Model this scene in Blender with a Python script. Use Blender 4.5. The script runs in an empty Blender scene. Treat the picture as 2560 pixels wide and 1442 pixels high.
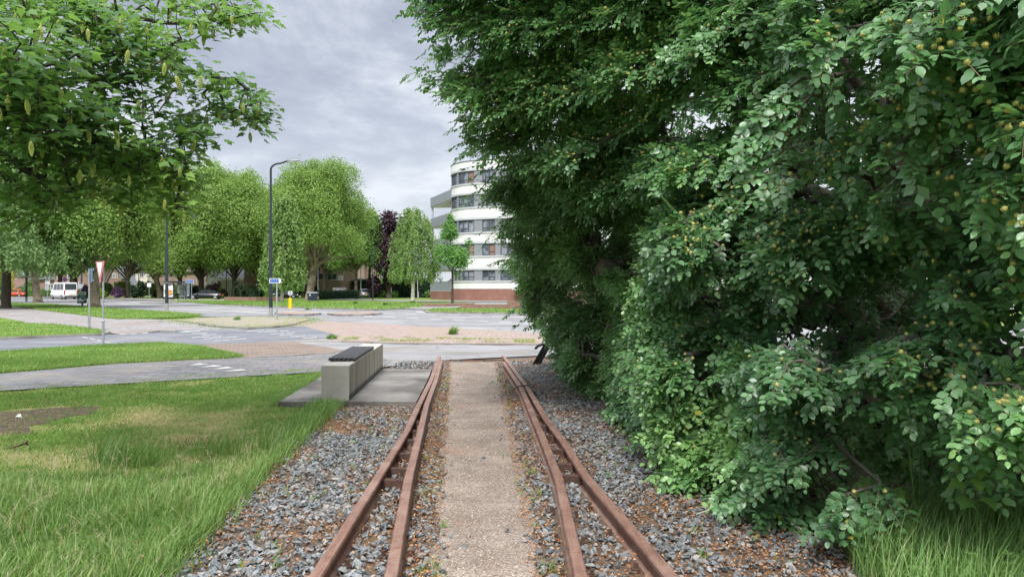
import bpy, math, random
import numpy as np
from mathutils import Vector, Matrix, noise as mnoise
from mathutils.geometry import tessellate_polygon

random.seed(7)
RNG = np.random.default_rng(7)
SC = bpy.context.scene
COL = SC.collection
F, H, CX, HY = 1850.0, 1.65, 1280.0, 722.0      # focal length in photo pixels, eye height, centre column, horizon row
R = math.radians


def G(px, py, z=0.0):
    """ground point (height z) seen at photo pixel"""
    Y = F * (H - z) / (py - HY)
    return Vector(((px - CX) / F * Y, Y, z))


def P(px, py, Y):
    return Vector(((px - CX) / F * Y, Y, H - (py - HY) / F * Y))


def nrm(a):
    return a / np.maximum(np.linalg.norm(a, axis=-1, keepdims=True), 1e-9)


# ---------------------------------------------------------------- materials
def new_mat(name):
    m = bpy.data.materials.new(name)
    m.use_nodes = True
    nt = m.node_tree
    b = nt.nodes['Principled BSDF']
    return m, nt, b


def ramp(nt, stops, fac=None):
    r = nt.nodes.new('ShaderNodeValToRGB')
    el = r.color_ramp.elements
    while len(el) < len(stops):
        el.new(0.5)
    for e, (p, c) in zip(el, stops):
        e.position = p
        e.color = (*c, 1)
    if fac is not None:
        nt.links.new(fac, r.inputs['Fac'])
    return r


def noise_node(nt, scale, detail=4, rough=0.6, vec=None, stretch=None, dist=0.0):
    n = nt.nodes.new('ShaderNodeTexNoise')
    n.inputs['Scale'].default_value = scale
    n.inputs['Detail'].default_value = detail
    n.inputs['Roughness'].default_value = rough
    n.inputs['Distortion'].default_value = dist
    if vec is None:
        tc = nt.nodes.new('ShaderNodeTexCoord')
        vec = tc.outputs['Object']
    if stretch:
        mp = nt.nodes.new('ShaderNodeMapping')
        mp.inputs['Scale'].default_value = stretch
        nt.links.new(vec, mp.inputs['Vector'])
        vec = mp.outputs['Vector']
    nt.links.new(vec, n.inputs['Vector'])
    return n


def mixc(nt, a, b, fac, mode='MIX'):
    m = nt.nodes.new('ShaderNodeMix')
    m.data_type = 'RGBA'
    m.blend_type = mode
    for s, v in ((m.inputs[6], a), (m.inputs[7], b), (m.inputs[0], fac)):
        if isinstance(v, (int, float)):
            s.default_value = v
        elif isinstance(v, tuple):
            s.default_value = (*v, 1)
        else:
            nt.links.new(v, s)
    return m.outputs[2]


def bump(nt, b, h, strength=0.4, dist=0.02):
    n = nt.nodes.new('ShaderNodeBump')
    n.inputs['Strength'].default_value = strength
    n.inputs['Distance'].default_value = dist
    nt.links.new(h, n.inputs['Height'])
    nt.links.new(n.outputs['Normal'], b.inputs['Normal'])


def noisy(name, c1, c2, scale=4, rough=0.8, spec=0.3, metal=0.0, bs=None, bstr=0.3, bdist=0.01, c3=None, s3=0.5, stretch=None, lo=0.3, hi=0.7):
    m, nt, b = new_mat(name)
    n = noise_node(nt, scale, 5, 0.65, stretch=stretch)
    c = ramp(nt, [(lo, c1), (hi, c2)], n.outputs['Fac']).outputs['Color']
    if c3:
        n2 = noise_node(nt, s3, 4, 0.6)
        f = ramp(nt, [(0.48, (0, 0, 0)), (0.62, (1, 1, 1))], n2.outputs['Fac']).outputs['Color']
        c = mixc(nt, c, c3, f)
    nt.links.new(c, b.inputs['Base Color'])
    b.inputs['Roughness'].default_value = rough
    b.inputs['Specular IOR Level'].default_value = spec
    b.inputs['Metallic'].default_value = metal
    if bs:
        n3 = noise_node(nt, bs, 5, 0.7)
        bump(nt, b, n3.outputs['Fac'], bstr, bdist)
    return m


def leaf_mat(name, stops, rough=0.5, spec=0.4, trans=0.3, tcol=(0.25, 0.45, 0.06)):
    """two-sided leaf: glossy upper skin, light passing through the blade"""
    m, nt, b = new_mat(name)
    at = nt.nodes.new('ShaderNodeAttribute')
    at.attribute_name = 'v'
    c = ramp(nt, stops, at.outputs['Fac']).outputs['Color']
    nt.links.new(c, b.inputs['Base Color'])
    b.inputs['Roughness'].default_value = rough
    b.inputs['Specular IOR Level'].default_value = spec
    t = nt.nodes.new('ShaderNodeBsdfTranslucent')
    tc = mixc(nt, c, tcol, 0.45)
    nt.links.new(tc, t.inputs['Color'])
    mx = nt.nodes.new('ShaderNodeMixShader')
    mx.inputs[0].default_value = trans
    nt.links.new(b.outputs[0], mx.inputs[1])
    nt.links.new(t.outputs[0], mx.inputs[2])
    nt.links.new(mx.outputs[0], nt.nodes['Material Output'].inputs['Surface'])
    return m


def attr_mat(name, stops, rough=0.8, spec=0.3, bs=None, bstr=0.3):
    m, nt, b = new_mat(name)
    at = nt.nodes.new('ShaderNodeAttribute')
    at.attribute_name = 'v'
    c = ramp(nt, stops, at.outputs['Fac']).outputs['Color']
    n = noise_node(nt, 60, 3)
    c = mixc(nt, c, ramp(nt, [(0.3, (0.7, 0.7, 0.7)), (0.7, (1.15, 1.15, 1.15))], n.outputs['Fac']).outputs['Color'], 1.0, 'MULTIPLY')
    nt.links.new(c, b.inputs['Base Color'])
    b.inputs['Roughness'].default_value = rough
    b.inputs['Specular IOR Level'].default_value = spec
    if bs:
        bump(nt, b, noise_node(nt, bs, 4).outputs['Fac'], bstr, 0.005)
    return m


def brick_mat(name, c1, c2, mortar, bw, bh, ms=0.01, rot=0.0, rough=0.85, vert=False, dirt=None, dscale=0.6, offset=0.5, warp=0.0, bstr=0.35):
    m, nt, b = new_mat(name)
    tc = nt.nodes.new('ShaderNodeTexCoord')
    vec = tc.outputs['Object']
    if vert:                      # wall: run the courses along (x+y, z)
        sep = nt.nodes.new('ShaderNodeSeparateXYZ')
        nt.links.new(vec, sep.inputs[0])
        ad = nt.nodes.new('ShaderNodeMath')
        nt.links.new(sep.outputs[0], ad.inputs[0])
        nt.links.new(sep.outputs[1], ad.inputs[1])
        cb = nt.nodes.new('ShaderNodeCombineXYZ')
        nt.links.new(ad.outputs[0], cb.inputs[0])
        nt.links.new(sep.outputs[2], cb.inputs[1])
        vec = cb.outputs[0]
    mp = nt.nodes.new('ShaderNodeMapping')
    mp.inputs['Rotation'].default_value = (0, 0, rot)
    nt.links.new(vec, mp.inputs['Vector'])
    br = nt.nodes.new('ShaderNodeTexBrick')
    br.offset = offset
    br.inputs['Scale'].default_value = 1.0
    br.inputs['Brick Width'].default_value = bw
    br.inputs['Row Height'].default_value = bh
    br.inputs['Mortar Size'].default_value = ms
    br.inputs['Color1'].default_value = (*c1, 1)
    br.inputs['Color2'].default_value = (*c2, 1)
    br.inputs['Mortar'].default_value = (*mortar, 1)
    nt.links.new(mp.outputs[0], br.inputs['Vector'])
    n = noise_node(nt, 3.0, 6, 0.7)
    c = mixc(nt, br.outputs['Color'], ramp(nt, [(0.3, (0.72, 0.72, 0.72)), (0.7, (1.2, 1.2, 1.2))], n.outputs['Fac']).outputs['Color'], 1.0, 'MULTIPLY')
    if dirt:
        n2 = noise_node(nt, dscale, 6, 0.7)
        f = ramp(nt, [(0.45, (0, 0, 0)), (0.7, (1, 1, 1))], n2.outputs['Fac']).outputs['Color']
        c = mixc(nt, c, dirt, f)
    nt.links.new(c, b.inputs['Base Color'])
    b.inputs['Roughness'].default_value = rough
    b.inputs['Specular IOR Level'].default_value = 0.25
    bump(nt, b, br.outputs['Color'], bstr, 0.01)
    return m


M = {}
# plain furniture paints
def plain(key, c, rough=0.5, spec=0.4, metal=0.0, var=0.12, scale=8):
    d = tuple(x * (1 - var) for x in c)
    M[key] = noisy(key, d, c, scale, rough, spec, metal)

plain('white_paint', (0.80, 0.80, 0.80), 0.35)
plain('offwhite', (0.72, 0.70, 0.66), 0.6)
plain('grey_panel', (0.26, 0.28, 0.32), 0.5)
plain('light_grey', (0.48, 0.49, 0.52), 0.5)
plain('frame_dark', (0.09, 0.10, 0.12), 0.4)
plain('lamp_paint', (0.018, 0.028, 0.035), 0.4)
plain('lamp_foot', (0.28, 0.28, 0.27), 0.6)
plain('galv', (0.42, 0.45, 0.48), 0.45, 0.5, 0.6, 0.25, 20)
plain('red_sign', (0.55, 0.025, 0.03), 0.4)
plain('blue_sign', (0.02, 0.09, 0.33), 0.4)
plain('blue_plate', (0.10, 0.17, 0.28), 0.5)
plain('sign_text', (0.35, 0.48, 0.75), 0.5)
plain('yellow_paint', (0.85, 0.52, 0.0), 0.4)
plain('black_metal', (0.012, 0.012, 0.014), 0.4)
plain('rubber', (0.02, 0.02, 0.02), 0.8)
plain('rim_metal', (0.45, 0.46, 0.48), 0.3, 0.5, 0.7)
plain('tail_red', (0.5, 0.02, 0.02), 0.2)
plain('plate_yellow', (0.75, 0.5, 0.05), 0.4)
plain('orange_paint', (0.52, 0.075, 0.02), 0.25, 0.5)
plain('black_paint', (0.008, 0.010, 0.016), 0.15, 0.6)
plain('silver_paint', (0.33, 0.34, 0.38), 0.25, 0.5, 0.5)
plain('van_paint', (0.82, 0.83, 0.84), 0.25, 0.5)
plain('poster_white', (0.78, 0.79, 0.80), 0.4)
plain('poster_bun', (0.55, 0.22, 0.06), 0.5)
plain('poster_dark', (0.06, 0.05, 0.06), 0.5)
plain('poster_cheese', (0.75, 0.45, 0.08), 0.5)
plain('board_green', (0.015, 0.07, 0.05), 0.4)
plain('board_mint', (0.55, 0.68, 0.58), 0.4)
plain('board_teal', (0.18, 0.42, 0.36), 0.4)
plain('dumpster', (0.025, 0.035, 0.06), 0.5)
plain('cabinet', (0.34, 0.37, 0.35), 0.55)
plain('wood_post', (0.55, 0.54, 0.50), 0.8)
plain('dark_fence', (0.03, 0.035, 0.04), 0.6)
plain('dark_opening', (0.02, 0.022, 0.025), 0.7)
plain('terracotta', (0.42, 0.17, 0.10), 0.7)
M['car_glass'] = noisy('car_glass', (0.02, 0.025, 0.03), (0.04, 0.05, 0.06), 3, 0.05, 0.7)
M['lamp_lens'] = noisy('lamp_lens', (0.6, 0.6, 0.62), (0.75, 0.75, 0.78), 3, 0.15, 0.6)


def glass_mat(name, c1, c2, scale):
    m = noisy(name, c1, c2, scale, 0.06, 0.7, lo=0.42, hi=0.6)
    return m
M['pane'] = glass_mat('pane', (0.05, 0.06, 0.08), (0.28, 0.31, 0.36), 0.8)
M['pane_house'] = glass_mat('pane_house', (0.04, 0.045, 0.05), (0.2, 0.22, 0.24), 0.7)


def clear_glass():
    m, nt, b = new_mat('shelter_glass')
    b.inputs['Base Color'].default_value = (0.75, 0.85, 0.85, 1)
    b.inputs['Roughness'].default_value = 0.03
    b.inputs['Alpha'].default_value = 0.28
    return m
M['clear_glass'] = clear_glass()

# ---------------------------------------------------------------- mesh helpers
def link(name, me, m=None, parent=None):
    o = bpy.data.objects.new(name, me)
    COL.objects.link(o)
    if m is not None and me is not None:
        for x in (m if isinstance(m, (list, tuple)) else [m]):
            me.materials.append(x)
    if parent is not None:
        o.parent = parent
    return o


def tag(o, label=None, cat=None, group=None, kind=None):
    if label: o['label'] = label
    if cat: o['category'] = cat
    if group: o['group'] = group
    if kind: o['kind'] = kind
    return o


def empty(name, loc, label, cat, group=None, rz=0.0):
    o = bpy.data.objects.new(name, None)
    COL.objects.link(o)
    o.location = loc
    o.rotation_euler = (0, 0, rz)
    o.empty_display_size = 0.3
    return tag(o, label, cat, group)


class MB:
    """collects boxes, tubes and sheets into one mesh; faces may carry a material index"""
    def __init__(self):
        self.v, self.f, self.mi, self.sm = [], [], [], []

    def add(self, vs, fs, mi=0, smooth=False):
        b = len(self.v)
        self.v += [tuple(x) for x in vs]
        for f in fs:
            self.f.append([i + b for i in f]); self.mi.append(mi); self.sm.append(smooth)

    def box(self, x0, x1, y0, y1, z0, z1, mi=0, M4=None):
        vs = [Vector((x, y, z)) for z in (z0, z1) for y in (y0, y1) for x in (x0, x1)]
        if M4 is not None: vs = [M4 @ v for v in vs]
        self.add(vs, [(0, 2, 3, 1), (4, 5, 7, 6), (0, 1, 5, 4), (2, 6, 7, 3), (0, 4, 6, 2), (1, 3, 7, 5)], mi)

    def bbox(self, x0, x1, y0, y1, z0, z1, c=0.01, mi=0, M4=None):
        """box with chamfered vertical and top edges"""
        ring = [(x0 + c, y0), (x1 - c, y0), (x1, y0 + c), (x1, y1 - c), (x1 - c, y1), (x0 + c, y1), (x0, y1 - c), (x0, y0 + c)]
        cx, cy = (x0 + x1) / 2, (y0 + y1) / 2
        def sh(p):
            return (p[0] + (c if p[0] < cx else -c), p[1] + (c if p[1] < cy else -c))
        vs = [(*p, z0) for p in ring] + [(*p, z1 - c) for p in ring] + [(*sh(p), z1) for p in ring]
        vs = [Vector(v) for v in vs]
        if M4 is not None: vs = [M4 @ v for v in vs]
        fs = [tuple(reversed(range(8))), tuple(range(16, 24))]
        for a in (0, 8):
            for i in range(8):
                j = (i + 1) % 8
                fs.append((a + i, a + j, a + 8 + j, a + 8 + i))
        self.add(vs, fs, mi)

    def tube(self, pts, rad, k=8, mi=0, cap=True, smooth=True):
        pts = [Vector(p) for p in pts]
        if not isinstance(rad, (list, tuple)): rad = [rad] * len(pts)
        vs, fs = [], []
        up = Vector((0, 0, 1))
        for i, p in enumerate(pts):
            d = (pts[min(i + 1, len(pts) - 1)] - pts[max(i - 1, 0)]).normalized()
            a = d.cross(up)
            if a.length < 0.2: a = d.cross(Vector((1, 0, 0)))
            a.normalize(); b2 = d.cross(a)
            if i and (a.dot(pa) < 0): a, b2 = -a, -b2
            pa = a
            for j in range(k):
                t = 2 * math.pi * j / k
                vs.append(p + (a * math.cos(t) + b2 * math.sin(t)) * rad[i])
        for i in range(len(pts) - 1):
            for j in range(k):
                fs.append((i * k + j, i * k + (j + 1) % k, (i + 1) * k + (j + 1) % k, (i + 1) * k + j))
        self.add(vs, fs, mi, smooth)
        if cap:
            self.add(vs[:k], [tuple(reversed(range(k)))], mi)
            self.add(vs[-k:], [tuple(range(k))], mi)

    def prism(self, ring, d, mi=0):
        """closed ring of 3-d points swept along d"""
        n = len(ring); d = Vector(d)
        vs = [Vector(p) for p in ring] + [Vector(p) + d for p in ring]
        fs = [tuple(reversed(range(n))), tuple(range(n, 2 * n))] + [(i, (i + 1) % n, n + (i + 1) % n, n + i) for i in range(n)]
        self.add(vs, fs, mi)

    def loft(self, rings, mi=0, cap=True, smooth=False, closed=True):
        n = len(rings[0]); vs = [p for r in rings for p in r]; fs = []
        for i in range(len(rings) - 1):
            for j in range(n if closed else n - 1):
                fs.append((i * n + j, i * n + (j + 1) % n, (i + 1) * n + (j + 1) % n, (i + 1) * n + j))
        if cap:
            fs += [tuple(reversed(range(n))), tuple(range(len(vs) - n, len(vs)))]
        self.add(vs, fs, mi, smooth)

    def ball(self, c, r, sx=1, sy=1, sz=1, n=6, mi=0):
        rings = []
        for i in range(n + 1):
            t = math.pi * i / n
            rings.append([(c[0] + r * sx * math.sin(t) * math.cos(2 * math.pi * j / (2 * n)), c[1] + r * sy * math.sin(t) * math.sin(2 * math.pi * j / (2 * n)), c[2] - r * sz * math.cos(t)) for j in range(2 * n)])
        self.loft(rings, mi, False, True)

    def build(self, name, m=None, parent=None):
        me = bpy.data.meshes.new(name)
        me.from_pydata(self.v, [], self.f)
        me.polygons.foreach_set('material_index', self.mi)
        me.polygons.foreach_set('use_smooth', self.sm)
        me.update()
        return link(name, me, m, parent)


def fast_mesh(name, V, T, v=None, smooth=False):
    """V (n,3); T list of arrays (m,k) of vertex indices; v per-vertex float"""
    me = bpy.data.meshes.new(name)
    V = np.ascontiguousarray(V, np.float32)
    if not isinstance(T, list): T = [T]
    T = [np.asarray(t, np.int32) for t in T if len(t)]
    me.vertices.add(len(V)); me.vertices.foreach_set('co', V.ravel())
    loops = np.concatenate([t.ravel() for t in T])
    counts = np.concatenate([np.full(len(t), t.shape[1], np.int32) for t in T])
    starts = np.concatenate([[0], np.cumsum(counts)[:-1]]).astype(np.int32)
    me.loops.add(len(loops)); me.loops.foreach_set('vertex_index', loops)
    me.polygons.add(len(counts)); me.polygons.foreach_set('loop_start', starts)
    try:
        me.polygons.foreach_set('loop_total', counts)
    except Exception:
        pass
    me.polygons.foreach_set('use_smooth', np.full(len(counts), smooth, bool))
    if v is not None:
        a = me.attributes.new('v', 'FLOAT', 'POINT')
        a.data.foreach_set('value', np.ascontiguousarray(v, np.float32))
    me.update(calc_edges=True)
    me.validate()
    return me


def scatter(TV, TF, pos, X, Y, Z, s, v, flex=None):
    """copies of template verts TV/faces TF (list) at pos with axes X,Y,Z and size s (n,) or (n,3)"""
    TV = np.asarray(TV, float); n = len(pos); m = len(TV)
    s = np.asarray(s, float)
    if s.ndim == 1: s = np.repeat(s[:, None], 3, 1)
    L = TV[None] * s[:, None, :]
    V = pos[:, None] + L[..., 0:1] * X[:, None] + L[..., 1:2] * Y[:, None] + L[..., 2:3] * Z[:, None]
    off = (np.arange(n) * m)[:, None, None]
    T = [(np.asarray(t)[None] + off).reshape(-1, np.asarray(t).shape[1]) for t in TF]
    return V.reshape(-1, 3), T, np.repeat(v, m)


def merge(parts):
    V, T, vv, o = [], {}, [], 0
    for a, ts, v in parts:
        V.append(a); vv.append(v)
        for t in ts:
            T.setdefault(t.shape[1], []).append(t + o)
        o += len(a)
    return np.concatenate(V), [np.concatenate(t) for t in T.values()], np.concatenate(vv)


def frames(d, n):
    """orthonormal axes from leaf direction d and wished normal n"""
    Y = nrm(d); Xa = nrm(np.cross(Y, n)); Z = np.cross(Xa, Y)
    return Xa, Y, Z


def tubes(P0, P1, R0, R1, k=5):
    d = nrm(P1 - P0)
    ref = np.where(np.abs(d[:, 2:3]) > 0.9, np.array([[1., 0, 0]]), np.array([[0, 0, 1.]]))
    a = nrm(np.cross(d, ref)); b = np.cross(d, a)
    t = np.arange(k) * 2 * np.pi / k
    ring = a[:, None] * np.cos(t)[None, :, None] + b[:, None] * np.sin(t)[None, :, None]
    V = np.concatenate([P0[:, None] + ring * R0[:, None, None], P1[:, None] + ring * R1[:, None, None]], 1)
    j = np.arange(k); q = np.stack([j, (j + 1) % k, k + (j + 1) % k, k + j], 1)
    T = (q[None] + (np.arange(len(P0)) * 2 * k)[:, None, None]).reshape(-1, 4)
    return V.reshape(-1, 3), [T], np.repeat(RNG.random(len(P0)), 2 * k)


def sample_poly(poly, n, rng=RNG):
    pts = [Vector((p[0], p[1], 0)) for p in poly]
    tri = np.array(tessellate_polygon([pts]))
    A = np.array([[p.x, p.y] for p in pts])
    a, b, c = A[tri[:, 0]], A[tri[:, 1]], A[tri[:, 2]]
    ar = np.abs((b[:, 0] - a[:, 0]) * (c[:, 1] - a[:, 1]) - (b[:, 1] - a[:, 1]) * (c[:, 0] - a[:, 0])) / 2
    i = rng.choice(len(tri), n, p=ar / ar.sum())
    u, w = rng.random(n), rng.random(n)
    f = u + w > 1
    u[f], w[f] = 1 - u[f], 1 - w[f]
    return a[i] + (b[i] - a[i]) * u[:, None] + (c[i] - a[i]) * w[:, None], ar.sum()


def inside(poly, x, y):
    A = np.asarray(poly, float); r = np.zeros(len(x), bool)
    j = len(A) - 1
    for i in range(len(A)):
        xi, yi, xj, yj = A[i, 0], A[i, 1], A[j, 0], A[j, 1]
        if yi != yj:
            r ^= ((yi > y) != (yj > y)) & (x < (xj - xi) * (y - yi) / (yj - yi) + xi)
        j = i
    return r


def proj(p):
    p = np.asarray(p)
    return CX + F * p[:, 0] / p[:, 1], HY - F * (p[:, 2] - H) / p[:, 1]


def fbm(p, s, seed=0.0):
    return np.array([mnoise.noise(Vector((x[0] * s[0] + seed, x[1] * s[1] - seed, x[2] * s[2] + 3 * seed))) for x in p])
# ================================================================ world, camera, light
w = bpy.data.worlds.new('World'); SC.world = w; w.use_nodes = True
nt = w.node_tree
bg = nt.nodes['Background']
SUN_EL, SUN_AZ = R(52), R(190)          # high sun behind cloud, behind the camera
sky = nt.nodes.new('ShaderNodeTexSky'); sky.sky_type = 'NISHITA'; sky.sun_disc = False
sky.sun_elevation = SUN_EL; sky.sun_rotation = SUN_AZ
tc = nt.nodes.new('ShaderNodeTexCoord')
sep = nt.nodes.new('ShaderNodeSeparateXYZ'); nt.links.new(tc.outputs['Generated'], sep.inputs[0])
def wmath(op, a, b):
    n = nt.nodes.new('ShaderNodeMath'); n.operation = op
    for i, x in enumerate((a, b)):
        if isinstance(x, (int, float)): n.inputs[i].default_value = x
        else: nt.links.new(x, n.inputs[i])
    return n.outputs[0]
zz = wmath('ADD', wmath('MAXIMUM', sep.outputs[2], 0.0), 0.22)
cb = nt.nodes.new('ShaderNodeCombineXYZ')
nt.links.new(wmath('DIVIDE', sep.outputs[0], zz), cb.inputs[0])
nt.links.new(wmath('DIVIDE', sep.outputs[1], zz), cb.inputs[1])
mp = nt.nodes.new('ShaderNodeMapping'); mp.inputs['Location'].default_value = (4.056, 1.863, 2.3)
nt.links.new(cb.outputs[0], mp.inputs['Vector'])
n1 = noise_node(nt, 1.35, 6, 0.6, vec=mp.outputs[0], dist=0.35)
n2 = noise_node(nt, 0.42, 2, 0.5, vec=mp.outputs[0])
cf = wmath('ADD', wmath('MULTIPLY', n1.outputs['Fac'], 0.6), wmath('MULTIPLY', n2.outputs['Fac'], 0.4))
cl = ramp(nt, [(0.37, (1.5, 1.66, 2.03)), (0.42, (1.9, 2.06, 2.42)), (0.46, (2.55, 2.7, 3.02)), (0.50, (3.4, 3.48, 3.72))], cf).outputs['Color']
hz = ramp(nt, [(0.0, (1, 1, 1)), (0.34, (0, 0, 0))], sep.outputs[2]).outputs['Color']      # cloud deck brightens towards the horizon
cl2 = mixc(nt, cl, (3.0, 3.12, 3.42), wmath('MULTIPLY', hz, 0.6))
zen = ramp(nt, [(0.42, (1, 1, 1)), (0.72, (3.9, 3.8, 3.6))], sep.outputs[2]).outputs['Color']      # overcast is brightest overhead; boosted above the frame to light the scene
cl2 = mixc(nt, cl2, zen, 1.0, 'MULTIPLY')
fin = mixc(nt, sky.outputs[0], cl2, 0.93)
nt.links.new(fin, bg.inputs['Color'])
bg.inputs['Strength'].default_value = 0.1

sun = bpy.data.lights.new('sun', 'SUN'); sun.energy = 1.5; sun.angle = R(12); sun.color = (1, 0.97, 0.92)
so = bpy.data.objects.new('sun', sun); COL.objects.link(so)
so.rotation_euler = (math.pi / 2 - SUN_EL, 0, math.pi - SUN_AZ)
cam = bpy.data.cameras.new('camera'); cam.lens = 36 * F / 2560; cam.sensor_width = 36; cam.clip_end = 4000; cam.clip_start = 0.05
co = bpy.data.objects.new('camera', cam); COL.objects.link(co)
co.location = (0, 0, H); co.rotation_euler = (R(90), 0, 0)
SC.camera = co
SC.view_settings.view_transform = 'Standard'; SC.view_settings.look = 'None'
SC.view_settings.exposure = 1.4; SC.view_settings.gamma = 1
try:
    SC.cycles.max_bounces = 7; SC.cycles.transparent_max_bounces = 8; SC.cycles.diffuse_bounces = 5
    SC.cycles.use_denoising = True
except Exception:
    pass

# ================================================================ ground materials
def grass_ground(name, g1, g2, straw, sfac=(0.56, 0.72), ss=0.5):
    m, nt, b = new_mat(name)
    n = noise_node(nt, 1.3, 6, 0.7)
    n5 = noise_node(nt, 26, 4, 0.8, stretch=(1, 1, 1))
    c = ramp(nt, [(0.3, g1), (0.7, g2)], n.outputs['Fac']).outputs['Color']
    c = mixc(nt, c, ramp(nt, [(0.25, (0.55, 0.6, 0.5)), (0.75, (1.35, 1.3, 1.2))], n5.outputs['Fac']).outputs['Color'], 1.0, 'MULTIPLY')
    n2 = noise_node(nt, ss, 6, 0.75)
    f = ramp(nt, [(sfac[0], (0, 0, 0)), (sfac[1], (1, 1, 1))], n2.outputs['Fac']).outputs['Color']
    c = mixc(nt, c, straw, f)
    nt.links.new(c, b.inputs['Base Color']); b.inputs['Roughness'].default_value = 0.9
    b.inputs['Specular IOR Level'].default_value = 0.15
    bump(nt, b, n5.outputs['Fac'], 0.7, 0.04)
    return m
M['grass'] = grass_ground('grass_ground', (0.085, 0.153, 0.030), (0.153, 0.238, 0.051), (0.289, 0.246, 0.119))
M['grass_far'] = grass_ground('grass_far', (0.106, 0.176, 0.035), (0.185, 0.255, 0.066), (0.290, 0.264, 0.132), (0.55, 0.8), 0.15)
M['lawn_soil'] = grass_ground('lawn_soil', (0.09, 0.16, 0.03), (0.17, 0.24, 0.06), (0.36, 0.28, 0.15), (0.44, 0.62), 0.9)
M['soil'] = noisy('soil', (0.06, 0.045, 0.033), (0.155, 0.12, 0.088), 9, 0.95, 0.1, bs=40, bstr=0.8, bdist=0.03)
M['asphalt'] = noisy('asphalt', (0.160, 0.164, 0.176), (0.212, 0.212, 0.220), 0.7, 0.85, 0.25, bs=90, bstr=0.3, c3=(0.240, 0.236, 0.240), s3=0.22)
M['asphalt_blue'] = noisy('asphalt_blue', (0.116, 0.124, 0.144), (0.160, 0.168, 0.188), 1.6, 0.85, 0.25, bs=120, bstr=0.3, c3=(0.188, 0.188, 0.200), s3=0.35)
M['asphalt_pale'] = noisy('asphalt_pale', (0.188, 0.188, 0.200), (0.264, 0.260, 0.272), 1.1, 0.85, 0.25, bs=120, bstr=0.3, c3=(0.192, 0.180, 0.168), s3=0.5, stretch=(0.35, 1.2, 1))
def cracks(key, scale, col):
    nt = M[key].node_tree; b = nt.nodes['Principled BSDF']; src = b.inputs['Base Color'].links[0].from_socket
    n = noise_node(nt, scale, 3, 0.55, dist=0.6); a = nt.nodes.new('ShaderNodeMath'); a.operation = 'SUBTRACT'; a.inputs[1].default_value = 0.5; nt.links.new(n.outputs['Fac'], a.inputs[0])
    c = nt.nodes.new('ShaderNodeMath'); c.operation = 'ABSOLUTE'; nt.links.new(a.outputs[0], c.inputs[0])
    f = ramp(nt, [(0.0, (.7, .7, .7)), (0.006, (0, 0, 0))], c.outputs[0]).outputs['Color']
    nt.links.new(mixc(nt, src, col, f), b.inputs['Base Color'])
def wear(key, rot, stretch, lo, hi):
    nt = M[key].node_tree; b = nt.nodes['Principled BSDF']; src = b.inputs['Base Color'].links[0].from_socket
    tc = nt.nodes.new('ShaderNodeTexCoord'); mp = nt.nodes.new('ShaderNodeMapping'); mp.inputs['Rotation'].default_value = (0, 0, rot); mp.inputs['Scale'].default_value = stretch
    nt.links.new(tc.outputs['Object'], mp.inputs['Vector']); n = noise_node(nt, 1.0, 4, .55, vec=mp.outputs[0])
    nt.links.new(mixc(nt, src, ramp(nt, [(.35, (lo,) * 3), (.65, (hi,) * 3)], n.outputs['Fac']).outputs['Color'], 1.0, 'MULTIPLY'), b.inputs['Base Color'])
wear('asphalt', R(44), (.03, .55, 1), .78, 1.1); wear('asphalt_blue', R(8), (.06, 1.1, 1), .82, 1.08); wear('asphalt_pale', R(6), (.08, 1.2, 1), .80, 1.08);
for k_, s_ in (('asphalt', .16), ('asphalt_blue', .3), ('asphalt_pale', .35)): cracks(k_, s_, (.06, .06, .06))
M['pavers'] = brick_mat('pavers', (0.136, 0.140, 0.152), (0.188, 0.184, 0.192), (0.060, 0.060, 0.060), 0.42, 0.30, 0.012, R(-9), dirt=(0.200, 0.180, 0.160), dscale=0.7)
M['pavers_light'] = brick_mat('pavers_light', (0.224, 0.212, 0.220), (0.288, 0.272, 0.272), (0.136, 0.128, 0.120), 0.30, 0.15, 0.012, R(38), dirt=(0.192, 0.160, 0.144), dscale=0.3)
M['pavers_brown'] = brick_mat('pavers_brown', (0.164, 0.127, 0.111), (0.230, 0.180, 0.156), (0.107, 0.082, 0.066), 0.22, 0.11, 0.012, R(-20), dirt=(0.197, 0.156, 0.115), dscale=0.9)
M['pavers_red'] = brick_mat('pavers_red', (0.262, 0.205, 0.190), (0.325, 0.26, 0.24), (0.176, 0.142, 0.125), 0.24, 0.12, 0.014, R(45), dirt=(0.25, 0.20, 0.14), dscale=0.45)
M['kerbstone'] = noisy('kerbstone', (0.200, 0.192, 0.184), (0.304, 0.288, 0.272), 3, 0.85, 0.2, bs=60, c3=(0.136, 0.120, 0.096), s3=1.5)
M['road_paint'] = noisy('road_paint', (0.264, 0.264, 0.264), (0.411, 0.411, 0.405), 5, 0.7, 0.3, lo=0.35, hi=0.55)
M['tile_dark'] = noisy('tile_dark', (0.10, 0.105, 0.11), (0.14, 0.14, 0.145), 6, 0.8)

def weedy():
    m, nt, b = new_mat('weedy_paving')
    n = noise_node(nt, 1.2, 7, 0.8); n2 = noise_node(nt, 0.35, 5, 0.7)
    c = ramp(nt, [(0.38, (0.25, 0.245, 0.235)), (0.5, (0.22, 0.20, 0.165)), (0.57, (0.20, 0.18, 0.10)), (0.66, (0.15, 0.19, 0.07))], n.outputs['Fac']).outputs['Color']
    c = mixc(nt, c, (0.24, 0.195, 0.13), ramp(nt, [(0.45, (0, 0, 0)), (0.62, (0.7, 0.7, 0.7))], n2.outputs['Fac']).outputs['Color'])
    nt.links.new(c, b.inputs['Base Color']); b.inputs['Roughness'].default_value = 0.95
    bump(nt, b, n.outputs['Fac'], 0.6, 0.04)
    return m
M['weedy'] = weedy()

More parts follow.
